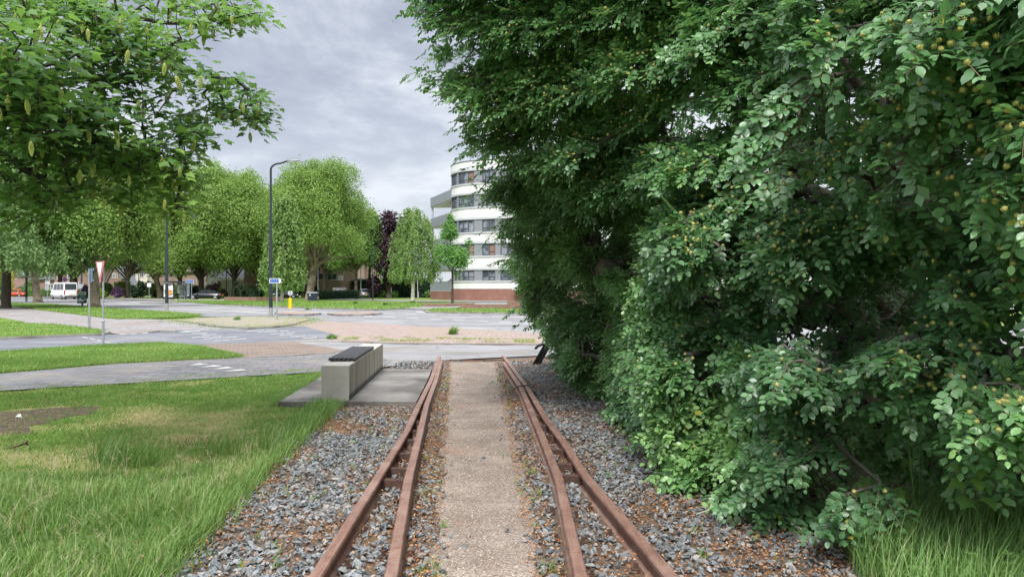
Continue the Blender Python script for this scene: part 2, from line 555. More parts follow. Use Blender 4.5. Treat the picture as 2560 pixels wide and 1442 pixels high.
def chips():
    """rolled gravel: pale pink-beige chips a few millimetres across"""
    m, nt, b = new_mat('gravel_chips')
    tc = nt.nodes.new('ShaderNodeTexCoord')
    v = nt.nodes.new('ShaderNodeTexVoronoi'); v.inputs['Scale'].default_value = 120
    nt.links.new(tc.outputs['Object'], v.inputs['Vector'])
    s = nt.nodes.new('ShaderNodeSeparateColor'); nt.links.new(v.outputs['Color'], s.inputs[0])
    c = ramp(nt, [(0.0, (0.15, 0.12, 0.10)), (0.25, (0.265, 0.215, 0.18)), (0.65, (0.36, 0.305, 0.262)), (1.0, (0.50, 0.445, 0.40))], s.outputs[0]).outputs['Color']
    v2 = nt.nodes.new('ShaderNodeTexVoronoi'); v2.inputs['Scale'].default_value = 120; v2.feature = 'DISTANCE_TO_EDGE'
    nt.links.new(tc.outputs['Object'], v2.inputs['Vector'])
    e = ramp(nt, [(0.0, (0.45, 0.42, 0.4)), (0.12, (1, 1, 1))], v2.outputs['Distance']).outputs['Color']
    c = mixc(nt, c, e, 1.0, 'MULTIPLY')
    n = noise_node(nt, 2.2, 6, 0.7)
    c = mixc(nt, c, ramp(nt, [(0.3, (0.62, 0.58, 0.54)), (0.68, (1.1, 1.09, 1.08))], n.outputs['Fac']).outputs['Color'], 1.0, 'MULTIPLY')
    n2 = noise_node(nt, 0.9, 5, 0.75)
    c = mixc(nt, c, (0.33, 0.17, 0.09), ramp(nt, [(0.58, (0, 0, 0)), (0.75, (0.7, 0.7, 0.7))], n2.outputs['Fac']).outputs['Color'])
    nt.links.new(c, b.inputs['Base Color']); b.inputs['Roughness'].default_value = 0.85
    b.inputs['Specular IOR Level'].default_value = 0.3
    bump(nt, b, s.outputs[1], 0.8, 0.012)
    return m
M['chips'] = chips()
M['litter_soil'] = noisy('litter_soil', (0.085, 0.065, 0.05), (0.21, 0.135, 0.085), 7, 0.95, 0.1, bs=60, bstr=0.9, bdist=0.02, c3=(0.125, 0.115, 0.105), s3=1.4)
M['concrete'] = noisy('concrete', (0.161, 0.153, 0.144), (0.242, 0.230, 0.216), 1.6, 0.85, 0.25, bs=50, bstr=0.25, c3=(0.109, 0.101, 0.095), s3=1.1)

wear('pavers', R(-9), (.15, 1.0, 1), .84, 1.08); wear('concrete', R(3), (.5, 1.6, 1), .72, 1.12)
# ================================================================ flat setting
def sheet(name, px, z, m, world=None):
    pts = [tuple(G(a, b, z)) for a, b in px] if world is None else [(x, y, z) for x, y in world]
    mb = MB(); mb.add(pts, [tuple(range(len(pts)))])
    o = mb.build(name, M[m]); tag(o, kind='structure')
    return o

def bed(name, px, z, m, zb=-0.03):
    """raised bed with real sides"""
    pts = [G(a, b, z) for a, b in px]
    mb = MB(); n = len(pts)
    mb.add([tuple(p) for p in pts] + [(p.x, p.y, zb) for p in pts], [tuple(range(n))] + [((i + 1) % n, i, n + i, n + (i + 1) % n) for i in range(n)])
    o = mb.build(name, M[m]); tag(o, kind='structure')
    return o

def strip(mb, pts, wd, z0, z1, closed=False):
    """band of width wd along world points, from z0 to z1"""
    pts = [Vector((p[0], p[1])) for p in pts]; n = len(pts); rings = []
    for i, p in enumerate(pts):
        a = pts[i - 1] if (i or closed) else p; c = pts[(i + 1) % n] if (i < n - 1 or closed) else p
        d = (c - a).normalized(); q = Vector((-d.y, d.x)) * wd / 2
        l, r = p + q, p - q
        rings.append([(l.x, l.y, z0), (l.x, l.y, z1), (r.x, r.y, z1), (r.x, r.y, z0)])
    if closed: rings.append(rings[0])
    mb.loft(rings, 0, not closed)

def kerb(px, z=0.10, wd=0.13, m='kerbstone', name='kerb'):
    mb = MB(); strip(mb, [G(a, b, z) for a, b in px], wd, -0.03, z)
    return tag(mb.build(name, M[m]), kind='structure')

g = MB(); g.add([(-900, -60, -0.04), (900, -60, -0.04), (900, 1500, -0.04), (-900, 1500, -0.04)], [(0, 1, 2, 3)])
tag(g.build('ground', M['grass_far']), kind='structure')

# main road (runs from far on the photo's one side to near on the other), cycle path, footpath, pavings
ROADLO = [(-900, 742), (20, 757), (130, 762), (300, 776), (500, 792), (700, 799), (1000, 815), (1340, 837), (1800, 872), (2300, 912), (3200, 990)]
ROADUP = [(3200, 836), (2300, 808), (1800, 795), (1340, 780), (1060, 771), (800, 765), (480, 756), (250, 749), (100, 743), (20, 738), (-900, 731)]
sheet('road', ROADLO + ROADUP, 0.0, 'asphalt')
sheet('paved_path', [(-700, 778), (20, 757), (130, 768), (300, 797), (500, 802), (760, 806), (760, 826), (560, 824), (300, 836), (230, 830), (-20, 800), (-700, 800)], 0.012, 'pavers_light')
sheet('brick_apron', [(735, 800), (1000, 813), (1340, 833), (1800, 868), (2300, 912), (2300, 960), (1700, 885), (1340, 861), (1000, 858), (836, 852), (800, 830), (700, 818)], 0.018, 'pavers_red')
sheet('cycle_path', [(-500, 850), (0, 846), (300, 836), (440, 826), (620, 820), (760, 816), (850, 840), (800, 852), (640, 858), (500, 862), (200, 884), (0, 886), (-500, 890)], 0.024, 'asphalt_blue')
sheet('asphalt_path', [(640, 857), (815, 847), (850, 853), (1000, 859), (1340, 862), (1800, 880), (2300, 920), (2300, 1010), (1500, 905), (1340, 890), (1180, 897), (1040, 905), (960, 918), (900, 922), (760, 905)], 0.030, 'asphalt_pale')
sheet('footpath', [(-600, 940), (0, 926), (300, 908), (600, 894), (830, 880), (860, 875), (980, 902), (960, 918), (800, 930), (400, 953), (0, 977), (-600, 1012)], 0.036, 'pavers')
sheet('brick_triangle', [(470, 864), (640, 857), (735, 855), (860, 876), (830, 882), (600, 896), (585, 888)], 0.042, 'pavers_brown')
# soil under the lawn, the ballast and the tree
sheet('lawn', None, 0.006, 'lawn_soil', [(-24, 1.5), (-1.72, 1.5), (-1.90, 3.2), (-2.08, 4.3), (-2.26, 6.0), (-2.44, 8.4), (-2.58, 10.1), (-3.35, 10.3), (-2.95, 15.0)] + [tuple(G(*p))[:2] for p in [(800, 926), (400, 948), (0, 971), (-600, 1005)]])
sheet('ballast_bed', None, 0.001, 'litter_soil', [(-2.2, 1.0), (9, 1.0), (12, 8), (9, 19), (0.8, 19), (-0.2, 18.0), (-2.0, 17.2), (-3.2, 16.4), (-3.4, 10.2), (-2.9, 7.6), (-2.3, 5.2)])
PATH = [(-0.44, 1.0), (0.33, 1.0), (0.20, 4.0), (0.11, 7.0), (-0.09, 11.0), (-0.33, 16.5), (-1.43, 16.5), (-1.12, 13.0), (-0.89, 10.0), (-0.64, 6.6), (-0.46, 3.9)]
def wobble(poly, amp, step, seed):
    out = []; n = len(poly)
    for i in range(n):
        a, b = Vector(poly[i]), Vector(poly[(i + 1) % n]); k = max(1, int((b - a).length / step))
        for j in range(k):
            p = a.lerp(b, j / k)
            out.append((p.x + amp * mnoise.noise(Vector((p.x * 3, p.y * 3, seed))), p.y + amp * mnoise.noise(Vector((p.x * 3, p.y * 3, seed + 9)))))
    return out
PATHW = wobble(PATH, 0.10, 0.12, 3)
sheet('gravel_path', None, 0.008, 'chips', PATHW)
sheet('bare_soil', None, 0.011, 'soil', wobble([tuple(G(*p))[:2] for p in [(-200, 1035), (0, 1032), (150, 1022), (262, 1018), (235, 1036), (120, 1052), (70, 1085), (-30, 1092), (-200, 1090)]], 0.25, 0.2, 5))
# raised verges
V1 = [(-500, 884), (0, 880), (200, 866), (400, 857), (500, 866), (606, 889), (560, 893), (300, 905), (0, 930), (-500, 942)]
V2 = [(-500, 806), (0, 808), (140, 811), (262, 826), (255, 833), (0, 843), (-500, 850)]
V2b = [(-500, 785), (0, 794), (62, 805), (0, 806), (-500, 798)]
V3 = [(24, 758), (130, 761), (260, 770), (420, 780), (502, 787), (470, 791), (380, 795), (290, 796), (200, 786), (100, 774), (20, 764)]
V4 = [(440, 801), (500, 795), (640, 792), (760, 795), (775, 799), (740, 808), (690, 815), (620, 819), (560, 815), (500, 808)]
V5 = [(1062, 775), (1110, 771), (1200, 772), (1340, 775), (1800, 792), (1800, 800), (1340, 782), (1150, 780), (1075, 779)]
V6 = [(560, 762), (480, 756), (440, 752), (900, 756), (1060, 761), (1075, 764), (1000, 771), (940, 774), (800, 770)]
V7 = [(745, 778), (690, 781), (700, 784), (760, 786), (800, 783)]
V8 = [(822, 783), (870, 780), (930, 780), (952, 783), (900, 786), (850, 786)]
for nm, v, m in (('verge', V1, 'grass'), ('verge', V2, 'grass'), ('verge', V2b, 'grass'), ('verge', V3, 'grass'), ('traffic_island', V4, 'weedy'), ('verge', V5, 'grass_far'), ('verge', V6, 'grass_far'), ('traffic_island', V7, 'pavers_red'), ('traffic_island', V8, 'pavers_red')):
    bed(nm, v, 0.07, m)
kerb([(-500, 851), (0, 844), (255, 834), (272, 829), (262, 826)], 0.10, 0.15, 'kerbstone')
kerb([(500, 809), (560, 816), (620, 820), (690, 816), (740, 809)], 0.09)
kerb([(560, 762), (800, 770), (940, 774), (1000, 771)], 0.10, 0.2)
kerb([(1062, 776), (1075, 780), (1150, 781), (1340, 783), (1800, 801)], 0.10, 0.2)
kerb([(690, 781.5), (700, 785), (760, 787), (800, 783.5)], 0.10, 0.2)
kerb([(822, 783.5), (850, 787), (900, 787), (952, 783.5)], 0.10, 0.2)
kerb([(350, 757), (410, 757.5), (470, 755)], 0.10, 0.3)
kerb([(855, 853.5), (1000, 859.5), (1340, 862.5)], 0.05, 0.10)
kerb([(375, 829), (400, 826.5), (441, 828)], 0.08, 0.12)
kerb([(590, 895), (720, 888.5), (835, 882)], 0.055, 0.08)
sheet('pavement', [(1060, 762), (1180, 757), (1310, 757), (1310, 761), (1190, 762), (1140, 770), (1060, 774), (1000, 772)], 0.05, 'asphalt_pale')
sheet('pavement', [(820, 746), (1000, 751), (1340, 753), (1340, 756), (1000, 754), (780, 748)], 0.02, 'asphalt_pale')
sheet('pavement', [(-400, 739.5), (240, 744), (420, 748.5), (560, 750), (560, 752.5), (400, 752), (240, 747), (-400, 741)], 0.03, 'pavers_light')

# painted markings
mk = MB(); tri = MB()
def dash(x0, y0, x1, y1, t, z):
    a, b, c, d = G(x0, y0 - t / 2, z), G(x1, y1 - t / 2, z), G(x1, y1 + t / 2, z), G(x0, y0 + t / 2, z)
    mk.add([tuple(q) for q in (a, b, c, d)], [(0, 1, 2, 3)])
for x in range(960, 2000, 54):
    dash(x, 784.3 + (x - 960) * 0.0255, x + 27, 784.3 + (x + 27 - 960) * 0.0255, 0.8, 0.006)
for x in range(900, 2000, 58):
    dash(x, 790.0 + (x - 900) * 0.0435, x + 31, 790.0 + (x + 31 - 900) * 0.0435, 1.05, 0.006)
dash(300, 761, 840, 783, 1.0, 0.006); dash(420, 772, 700, 784, 1.2, 0.006); dash(250, 752.5, 600, 767, 0.7, 0.006)
dash(1040, 780.5, 1340, 787, 1.6, 0.006)
BL = [(452, 831.5, 474, 831), (478, 834.2, 518, 833.2), (505, 838.6, 541, 836.6), (480, 844.5, 526, 842), (530, 842, 555, 840.5), (509, 848, 553, 845), (556, 845, 592, 843), (534, 852.5, 576, 850), (579, 849.7, 616, 847), (462, 829, 500, 828),
      (618, 828.5, 660, 826.3), (664, 827, 690, 825.4), (644, 831.5, 695, 829), (700, 828.5, 722, 827), (674, 835.5, 712, 833.3), (716, 833, 738, 831.4), (699, 838.7, 736, 836.5), (725, 842.6, 762, 840), (757, 846.8, 792, 844)]
for a in BL: dash(*a, 1.15, 0.030)
dash(455, 828, 610, 822, 0.9, 0.030)
for i in range(5):
    x = 205 + i * 19; dash(x, 842.5 + i * 4.2, x + 14, 845.6 + i * 4.2, 1.6, 0.030)
for a in [(300, 836.5, 315, 835.8), (328, 835.3, 342, 834.6), (356, 834, 370, 833.2), (20, 786, 62, 787), (360, 800.5, 415, 802)]: dash(*a, 1.2, 0.030)
for t in ([(471, 914), (499, 908.5), (523, 911.3)], [(501, 918.7), (536, 912.5), (557, 916.3)], [(529, 924), (568, 917), (586, 920.3)], [(559, 929.5), (600, 922.5), (619, 926.3)]):
    mk.add([tuple(G(*q, 0.046)) for q in t], [(0, 1, 2)])
tag(mk.build('road_markings', M['road_paint']), kind='structure')
td = MB(); td.add([tuple(G(*q, 0.041)) for q in [(462, 913), (498, 906.5), (625, 926.5), (560, 932)]], [(0, 1, 2, 3)])
tag(td.build('tile_row', M['tile_dark']), kind='structure')
# ================================================================ track
M['rust'] = noisy('rust', (0.12, 0.058, 0.042), (0.23, 0.125, 0.092), 11, 0.6, 0.35, 0.15, bs=70, bstr=0.25, bdist=0.004, c3=(0.26, 0.165, 0.13), s3=3.5)
M['rust_dark'] = noisy('rust_dark', (0.045, 0.030, 0.025), (0.11, 0.062, 0.045), 14, 0.8, 0.3, 0.1, bs=60, bstr=0.4)
ZR = 0.13
def worn_head():
    nt = M['rust'].node_tree; b = nt.nodes['Principled BSDF']; src = b.inputs['Base Color'].links[0].from_socket
    g = nt.nodes.new('ShaderNodeNewGeometry'); sp = nt.nodes.new('ShaderNodeSeparateXYZ'); nt.links.new(g.outputs['Normal'], sp.inputs[0])
    top = ramp(nt, [(.80, (0, 0, 0)), (.97, (1, 1, 1))], sp.outputs[2]).outputs['Color']
    n = noise_node(nt, 5, 6, .75, stretch=(6, .5, 1)); f = mixc(nt, top, ramp(nt, [(.40, (.05,) * 3), (.62, (.75,) * 3)], n.outputs['Fac']).outputs['Color'], 1.0, 'MULTIPLY')
    c = mixc(nt, src, (.27, .172, .136), f)
    n2 = noise_node(nt, 26, 4, .8); c = mixc(nt, c, (.055, .03, .024), ramp(nt, [(.60, (0, 0, 0)), (.70, (.75,) * 3)], n2.outputs['Fac']).outputs['Color'])
    nt.links.new(c, b.inputs['Base Color'])
worn_head()
RL_OUT = [(1.0, -1.015), (3.9, -1.043), (5.95, -1.085), (7.97, -1.130), (9.76, -1.225), (12.39, -1.352), (16.7, -1.637)]
RL_IN = [(1.0, -0.36), (3.9, -0.640), (5.95, -0.832), (7.97, -0.985), (9.76, -1.125), (12.39, -1.272), (15.6, -1.500)]
RR_IN = [(1.0, 0.34), (3.9, 0.367), (5.92, 0.378), (7.44, 0.322), (8.6, 0.268), (11.34, 0.145), (15.4, -0.180)]
RR_OUT = [(1.0, 1.20), (3.9, 0.851), (6.0, 0.606), (7.44, 0.512), (8.68, 0.400), (11.48, 0.232), (16.8, -0.199)]
rx = lambda r, y: np.interp(y, [a for a, b in r], [b for a, b in r])
PROF = [(-0.055, -0.15), (-0.055, -0.138), (-0.010, -0.118), (-0.009, -0.045), (-0.036, -0.034), (-0.038, -0.010), (-0.031, 0.0), (0.031, 0.0), (0.038, -0.010), (0.036, -0.034), (0.009, -0.045), (0.010, -0.118), (0.055, -0.138), (0.055, -0.15)]

def rail_piece(line, y0, y1, parent):
    ys = [y0] + [a for a, b in line if y0 + .02 < a < y1 - .02] + [y1]
    fine = []
    for a, b in zip(ys, ys[1:]):
        k = max(1, int((b - a) / 0.7))
        fine += [a + (b - a) * i / k for i in range(k)]
    fine.append(y1)
    rings = []
    for y in fine:
        x = float(rx(line, y)); t = Vector((float(rx(line, y + .4) - rx(line, y - .4)), 0.8)).normalized()
        rings.append([(x + u * t.y, y - u * t.x, ZR + z) for u, z in PROF])
    mb = MB(); mb.loft(rings)
    return mb.build('rail', M['rust'], parent)

def track_pair(label, outer, inner, joints_o, joints_i, spacers, yo, yi, bolts):
    t = empty('rail_pair', (0, 0, 0), label, 'rails', 'rusty rail pairs beside the gravel path')
    for line, js, yend in ((outer, joints_o, yo), (inner, joints_i, yi)):
        cuts = [1.0] + js + [yend]
        for a, b in zip(cuts, cuts[1:]):
            rail_piece(line, a + 0.002, b - 0.002, t)
    for y in spacers:
        a, b = sorted((float(rx(outer, y)), float(rx(inner, y))))
        mb = MB(); mb.box(a + 0.010, b - 0.010, y - 0.004, y + 0.004, 0.005, 0.085); mb.box(a + 0.010, b - 0.010, y + 0.005, y + 0.065, 0.077, 0.085)
        mb.build('spacer_bar', M['rust_dark'], t)
    for line, y, s in bolts:
        x = float(rx(line, y)) + s * 0.085
        mb = MB(); mb.tube([(x, y, -0.01), (x, y, 0.028)], 0.028, 6, smooth=False); mb.tube([(x, y, 0.028), (x, y, 0.06)], 0.014, 6, smooth=False)
        mb.build('bolt', M['rust_dark'], t)
    return t
track_pair('rusty rail pair running along the concrete slab, its bars bent together at the far end', RL_OUT, RL_IN, [5.0, 8.9], [4.23, 9.2], [9.34, 8.67, 8.14, 7.64, 7.0, 6.43, 6.05], 16.7, 15.6,
           [(RL_OUT, 4.35, 1), (RL_OUT, 4.95, 1), (RL_IN, 4.5, -1), (RL_IN, 5.1, -1), (RL_OUT, 5.5, 1), (RL_IN, 5.7, -1), (RL_OUT, 7.3, -1), (RL_OUT, 6.6, -1), (RL_OUT, 4.35, -1), (RL_OUT, 4.95, -1), (RL_OUT, 5.55, -1), (RL_IN, 4.5, 1), (RL_IN, 5.1, 1), (RL_IN, 5.7, 1), (RL_IN, 6.3, 1), (RL_IN, 6.9, 1)])
track_pair('rusty rail pair running beside the big beech tree, tied with a loop of wire', RR_OUT, RR_IN, [7.75], [4.27, 11.3], [9.13, 8.45, 7.87, 7.17, 6.59, 6.18], 16.8, 15.4,
           [(RR_IN, 4.2, 1), (RR_OUT, 4.3, -1), (RR_IN, 4.75, 1), (RR_OUT, 4.9, -1), (RR_IN, 5.3, 1), (RR_OUT, 5.5, -1), (RR_IN, 4.2, -1), (RR_IN, 4.8, -1), (RR_IN, 5.4, -1), (RR_IN, 6.0, -1), (RR_IN, 6.6, -1), (RR_OUT, 4.6, 1), (RR_OUT, 5.2, 1), (RR_OUT, 5.8, 1), (RR_OUT, 6.4, 1), (RR_OUT, 7.0, 1)])
wm = MB(); wm.tube([(0.03, 11.5, 0.09), (0.09, 11.45, 0.137), (0.15, 11.43, 0.150), (0.24, 11.5, 0.150), (0.28, 11.45, 0.13), (0.35, 11.3, 0.06)], 0.009, 5)
tag(wm.build('wire', M['black_metal']), 'dark wire looped over the rails beside the beech tree', 'wire')
eb = MB(); eb.box(-1.62, -0.22, 16.88, 16.96, -0.02, 0.025)
tag(eb.build('edging_strip', M['rust_dark']), 'thin rusty edging strip across the end of the gravel path', 'edging')

# ================================================================ ballast
def hulls(n, rng):
    import bmesh
    out = []
    for i in range(n):
        bm = bmesh.new()
        sc = np.array([1, rng.uniform(.6, .95), rng.uniform(.28, .5)]) * 0.5
        for k in range(11):
            p = nrm(rng.normal(size=3)) * sc * rng.uniform(0.85, 1.1)
            bm.verts.new(p)
        bmesh.ops.convex_hull(bm, input=bm.verts)
        for v in [v for v in bm.verts if not v.link_faces]: bm.verts.remove(v)
        bmesh.ops.triangulate(bm, faces=bm.faces)
        bm.verts.index_update()
        out.append((np.array([v.co[:] for v in bm.verts]), np.array([[v.index for v in f.verts] for f in bm.faces])))
        bm.free()
    return out
def rand_axes(n, rng, tilt=1.0):
    a = rng.normal(size=(n, 3)); up = np.array([0, 0, 1.0]) + tilt * rng.normal(size=(n, 3)) * 0.5
    return frames(a, nrm(up))
LEFT_EDGE = [(1.0, -1.6), (3.0, -1.78), (4.24, -1.98), (6.0, -2.16), (8.4, -2.34), (10.1, -2.45), (10.3, -1.5), (14.4, -1.7), (14.45, -2.5), (16.6, -2.35)]
RIGHT_EDGE = [(1.0, 2.4), (4.2, 2.1), (5.3, 1.95), (6.4, 1.75), (8.5, 1.75), (12, 1.7), (16.6, 1.2)]
def in_ballast(x, y):
    ok = (x > np.interp(y, [a for a, b in LEFT_EDGE], [b for a, b in LEFT_EDGE])) & (x < np.interp(y, [a for a, b in RIGHT_EDGE], [b for a, b in RIGHT_EDGE]))
    ok &= ~((y > 10.25) & (y < 14.4) & (x < rx(RL_OUT, y) - .02))
    d_ = np.minimum(x - np.interp(y, [1, 4, 16.5], [-.44, -.46, -1.43]), np.interp(y, [1, 4, 16.5], [.33, .20, -.33]) - x)
    ok &= ~inside(PATHW, x, y) | (np.random.default_rng(len(x)).random(len(x)) < .5 * np.exp(-np.maximum(d_, 0) / .05))
    return ok
def off_rails(x, y, d):
    ok = np.ones(len(x), bool)
    for r, ye in ((RL_OUT, 16.8), (RL_IN, 15.7), (RR_IN, 15.5), (RR_OUT, 16.9)):
        ok &= (np.abs(x - rx(r, y)) > d) | (y > ye)
    return ok
N = 110000
x = RNG.uniform(-2.6, 2.4, N); y = 1.2 + 15.4 * RNG.random(N) ** 1.25
ok = in_ballast(x, y) & off_rails(x, y, 0.062)
x, y = x[ok], y[ok]
pn = fbm(np.stack([x, y, 0 * x], 1), (1.6, 1.1, 1), 2.0)
pl, pr = np.interp(y, [4, 16.5], [-0.46, -1.43]), np.interp(y, [4, 16.5], [0.2, -0.33])
side = np.where(x > 0.2, 1, 0)
dens = np.where(x < rx(RL_OUT, y), 0.72 + 0.9 * pn, np.where(x < pl, 0.42 + 0.9 * pn, np.where(x < rx(RR_IN, y), 0.45 + 0.9 * pn, 0.62 + 0.8 * pn)))
dens = np.where((y > 12) & (x > 0), 0.9, dens)
dens = np.where((x > rx(RL_OUT, y)) & (x < rx(RL_IN, y)) | (x > rx(RR_IN, y)) & (x < rx(RR_OUT, y)), 0.55 + 0.6 * pn, dens)
ok = RNG.random(len(x)) < np.clip(dens * .72, 0.05, 0.75)
x, y = x[ok], y[ok]
sz = RNG.uniform(0.024, 0.062, len(x)) * np.where(RNG.random(len(x)) < .12, 1.4, 1)
z = 0.008 + RNG.random(len(x)) * 0.022 + np.where((y > 14.4) & (x < -1.7), 0.07 * np.clip(1 - abs(y - 15.5) / 1.1, 0, 1), 0)
HU = hulls(14, RNG); parts = []
kind = RNG.integers(0, 14, len(x))
for k, (tv, tf) in enumerate(HU):
    i = kind == k
    A = rand_axes(i.sum(), RNG, 0.75)
    parts.append(scatter(tv, [tf], np.stack([x[i], y[i], z[i]], 1), *A, sz[i], RNG.random(i.sum())))
M['stone'] = attr_mat('ballast_stone', [(0, (0.115, 0.127, 0.135)), (0.5, (0.178, 0.193, 0.203)), (0.85, (0.25, 0.263, 0.268)), (1, (0.32, 0.295, 0.27))], 0.75, 0.35, bs=50, bstr=0.3)
V, T, vv = merge(parts)
o = link('track_ballast', fast_mesh('track_ballast', V, T, vv), M['stone']); tag(o, 'angular grey crushed stone lying around the rails', 'gravel', kind='stuff')

# orange-brown litter between the stones
N = 135000
x = RNG.uniform(-2.6, 2.6, N); y = 1.2 + 15.4 * RNG.random(N) ** 1.4
pn = fbm(np.stack([x, y, 0 * x], 1), (1.6, 1.1, 1), 2.0)
band = np.minimum(np.abs(x - np.interp(y, [4, 16.5], [-0.50, -1.45])), np.abs(x - np.interp(y, [4, 16.5], [0.22, -0.30])))
w_ = np.clip(0.40 - 1.0 * pn, 0.06, 1) + np.exp(-(band / 0.13) ** 2) * 1.0 + np.where((x > 1.2) & (y < 11), 0.35, 0) + np.where((y > 9.6) & (y < 10.25) & (x < -1.3), 0.8, 0)
ok = (RNG.random(N) < w_) & off_rails(x, y, 0.05) & (in_ballast(x, y) | (band < 0.10) | ((x > 1.2) & (y < 9)))
x, y = x[ok], y[ok]; n = len(x)
tv = np.array([(-.5, -.12, 0), (.1, -.2, .12), (.5, 0, .02), (.05, .2, .10), (-.35, .12, .16)]); tf = [np.array([(0, 1, 3), (1, 2, 3), (0, 3, 4)])]
A = rand_axes(n, RNG, 0.8)
V, T, vv = scatter(tv, tf, np.stack([x, y, 0.012 + RNG.random(n) * 0.052], 1), *A, RNG.uniform(0.010, 0.030, n), RNG.random(n))
M['litter'] = attr_mat('leaf_litter', [(0, (0.17, 0.07, 0.035)), (0.4, (0.33, 0.145, 0.062)), (0.8, (0.44, 0.235, 0.11)), (1, (0.48, 0.34, 0.21))], 0.9, 0.2)
o = link('leaf_litter', fast_mesh('leaf_litter', V, T, vv), M['litter']); tag(o, 'orange brown dry litter strewn between the stones', 'leaf litter', kind='stuff')
# loose chips on the rolled path
xy, _ = sample_poly(PATH, 9000); n = len(xy)
tv, tf = HU[0]
V, T, vv = scatter(tv, [tf], np.stack([xy[:, 0], xy[:, 1], np.full(n, 0.010)], 1), *rand_axes(n, RNG, .5), RNG.uniform(0.006, 0.014, n), RNG.random(n))
M['chip'] = attr_mat('path_chip', [(0, (0.22, 0.16, 0.12)), (0.5, (0.45, 0.35, 0.29)), (1, (0.72, 0.63, 0.55))], 0.8, 0.3)
o = link('path_chips', fast_mesh('path_chips', V, T, vv), M['chip']); tag(o, 'small pale chips loose on the gravel path', 'gravel', kind='stuff')

# ================================================================ bench on its slab
AX = Vector((-0.0585, 1, 0)).normalized(); AS = Vector((AX.y, -AX.x, 0))
def frame_at(p):
    return Matrix(((AS.x, AX.x, 0, p[0]), (AS.y, AX.y, 0, p[1]), (0, 0, 1, p[2]), (0, 0, 0, 1)))
def bench_side():
    """cast concrete: grey with algae streaks running down the sides and a near-black band along the foot"""
    m, nt, b = new_mat('bench_concrete')
    tc = nt.nodes.new('ShaderNodeTexCoord')
    sep = nt.nodes.new('ShaderNodeSeparateXYZ'); nt.links.new(tc.outputs['Object'], sep.inputs[0])
    n = noise_node(nt, 2.5, 6, 0.7)
    c = ramp(nt, [(0.3, (0.33, 0.31, 0.275)), (0.7, (0.45, 0.425, 0.385))], n.outputs['Fac']).outputs['Color']
    st = noise_node(nt, 1.0, 6, 0.75, stretch=(14, 9, 0.7))
    geo = nt.nodes.new('ShaderNodeNewGeometry'); sn = nt.nodes.new('ShaderNodeSeparateXYZ'); nt.links.new(geo.outputs['Normal'], sn.inputs[0])
    sx = nt.nodes.new('ShaderNodeMath'); sx.operation = 'GREATER_THAN'; sx.inputs[1].default_value = 0.7; nt.links.new(sn.outputs[0], sx.inputs[0])
    f = ramp(nt, [(0.42, (0, 0, 0)), (0.62, (1, 1, 1))], st.outputs['Fac']).outputs['Color']
    mm = nt.nodes.new('ShaderNodeMath'); mm.operation = 'MULTIPLY'; nt.links.new(f, mm.inputs[0]); nt.links.new(sx.outputs[0], mm.inputs[1])
    c = mixc(nt, c, (0.15, 0.145, 0.095), mm.outputs[0])
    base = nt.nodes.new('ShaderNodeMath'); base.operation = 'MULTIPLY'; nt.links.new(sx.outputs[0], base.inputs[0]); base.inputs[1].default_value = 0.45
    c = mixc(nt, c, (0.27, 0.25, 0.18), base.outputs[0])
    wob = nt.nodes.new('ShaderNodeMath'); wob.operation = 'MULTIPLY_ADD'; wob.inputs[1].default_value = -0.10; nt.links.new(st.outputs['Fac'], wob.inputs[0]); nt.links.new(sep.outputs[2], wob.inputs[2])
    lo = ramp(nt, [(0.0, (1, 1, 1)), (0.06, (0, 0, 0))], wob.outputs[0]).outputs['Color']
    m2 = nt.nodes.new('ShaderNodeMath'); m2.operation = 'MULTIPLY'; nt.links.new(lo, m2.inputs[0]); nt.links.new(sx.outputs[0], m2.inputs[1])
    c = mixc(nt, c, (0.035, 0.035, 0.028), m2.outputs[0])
    sp = noise_node(nt, 38, 2, 0.5)
    c = mixc(nt, c, (0.12, 0.11, 0.10), ramp(nt, [(0.70, (0, 0, 0)), (0.76, (.8, .8, .8))], sp.outputs['Fac']).outputs['Color'])
    nt.links.new(c, b.inputs['Base Color']); b.inputs['Roughness'].default_value = 0.85
    bump(nt, b, n.outputs['Fac'], 0.25, 0.01)
    return m
M['bench_concrete'] = bench_side()
M['bench_wood'] = noisy('bench_wood', (0.018, 0.018, 0.020), (0.050, 0.050, 0.054), 6, 0.55, 0.4, bs=30, bstr=0.3, stretch=(6, 0.6, 6))
bo = Vector((-2.656, 10.3, 0.09))
bench = empty('concrete_bench', bo, 'long low concrete bench with black slatted wooden seat on the slab by the rails', 'bench')
bench.rotation_euler = (0, 0, math.atan2(-AS.y, AS.x) * -1)
mb = MB(); mb.bbox(0, 0.39, 0, 2.66, 0, 0.49, 0.008); mb.build('base_block', M['bench_concrete'], bench)
mb = MB(); mb.bbox(0.0, 0.39, 2.668, 4.05, 0, 0.49, 0.008); mb.build('base_block', M['bench_concrete'], bench)
mb = MB(); pw = 0.054
for i in range(6):
    mb.bbox(0.002 + i * 0.0655, 0.002 + i * 0.0655 + pw, 0.52, 2.72, 0.505, 0.545, 0.004)
mb.box(0.03, 0.37, 0.7, 0.76, 0.4901, 0.5049); mb.box(0.03, 0.37, 1.6, 1.66, 0.4901, 0.5049); mb.box(0.03, 0.37, 2.5, 2.56, 0.4901, 0.5049)
mb.build('seat_slats', M['bench_wood'], bench)
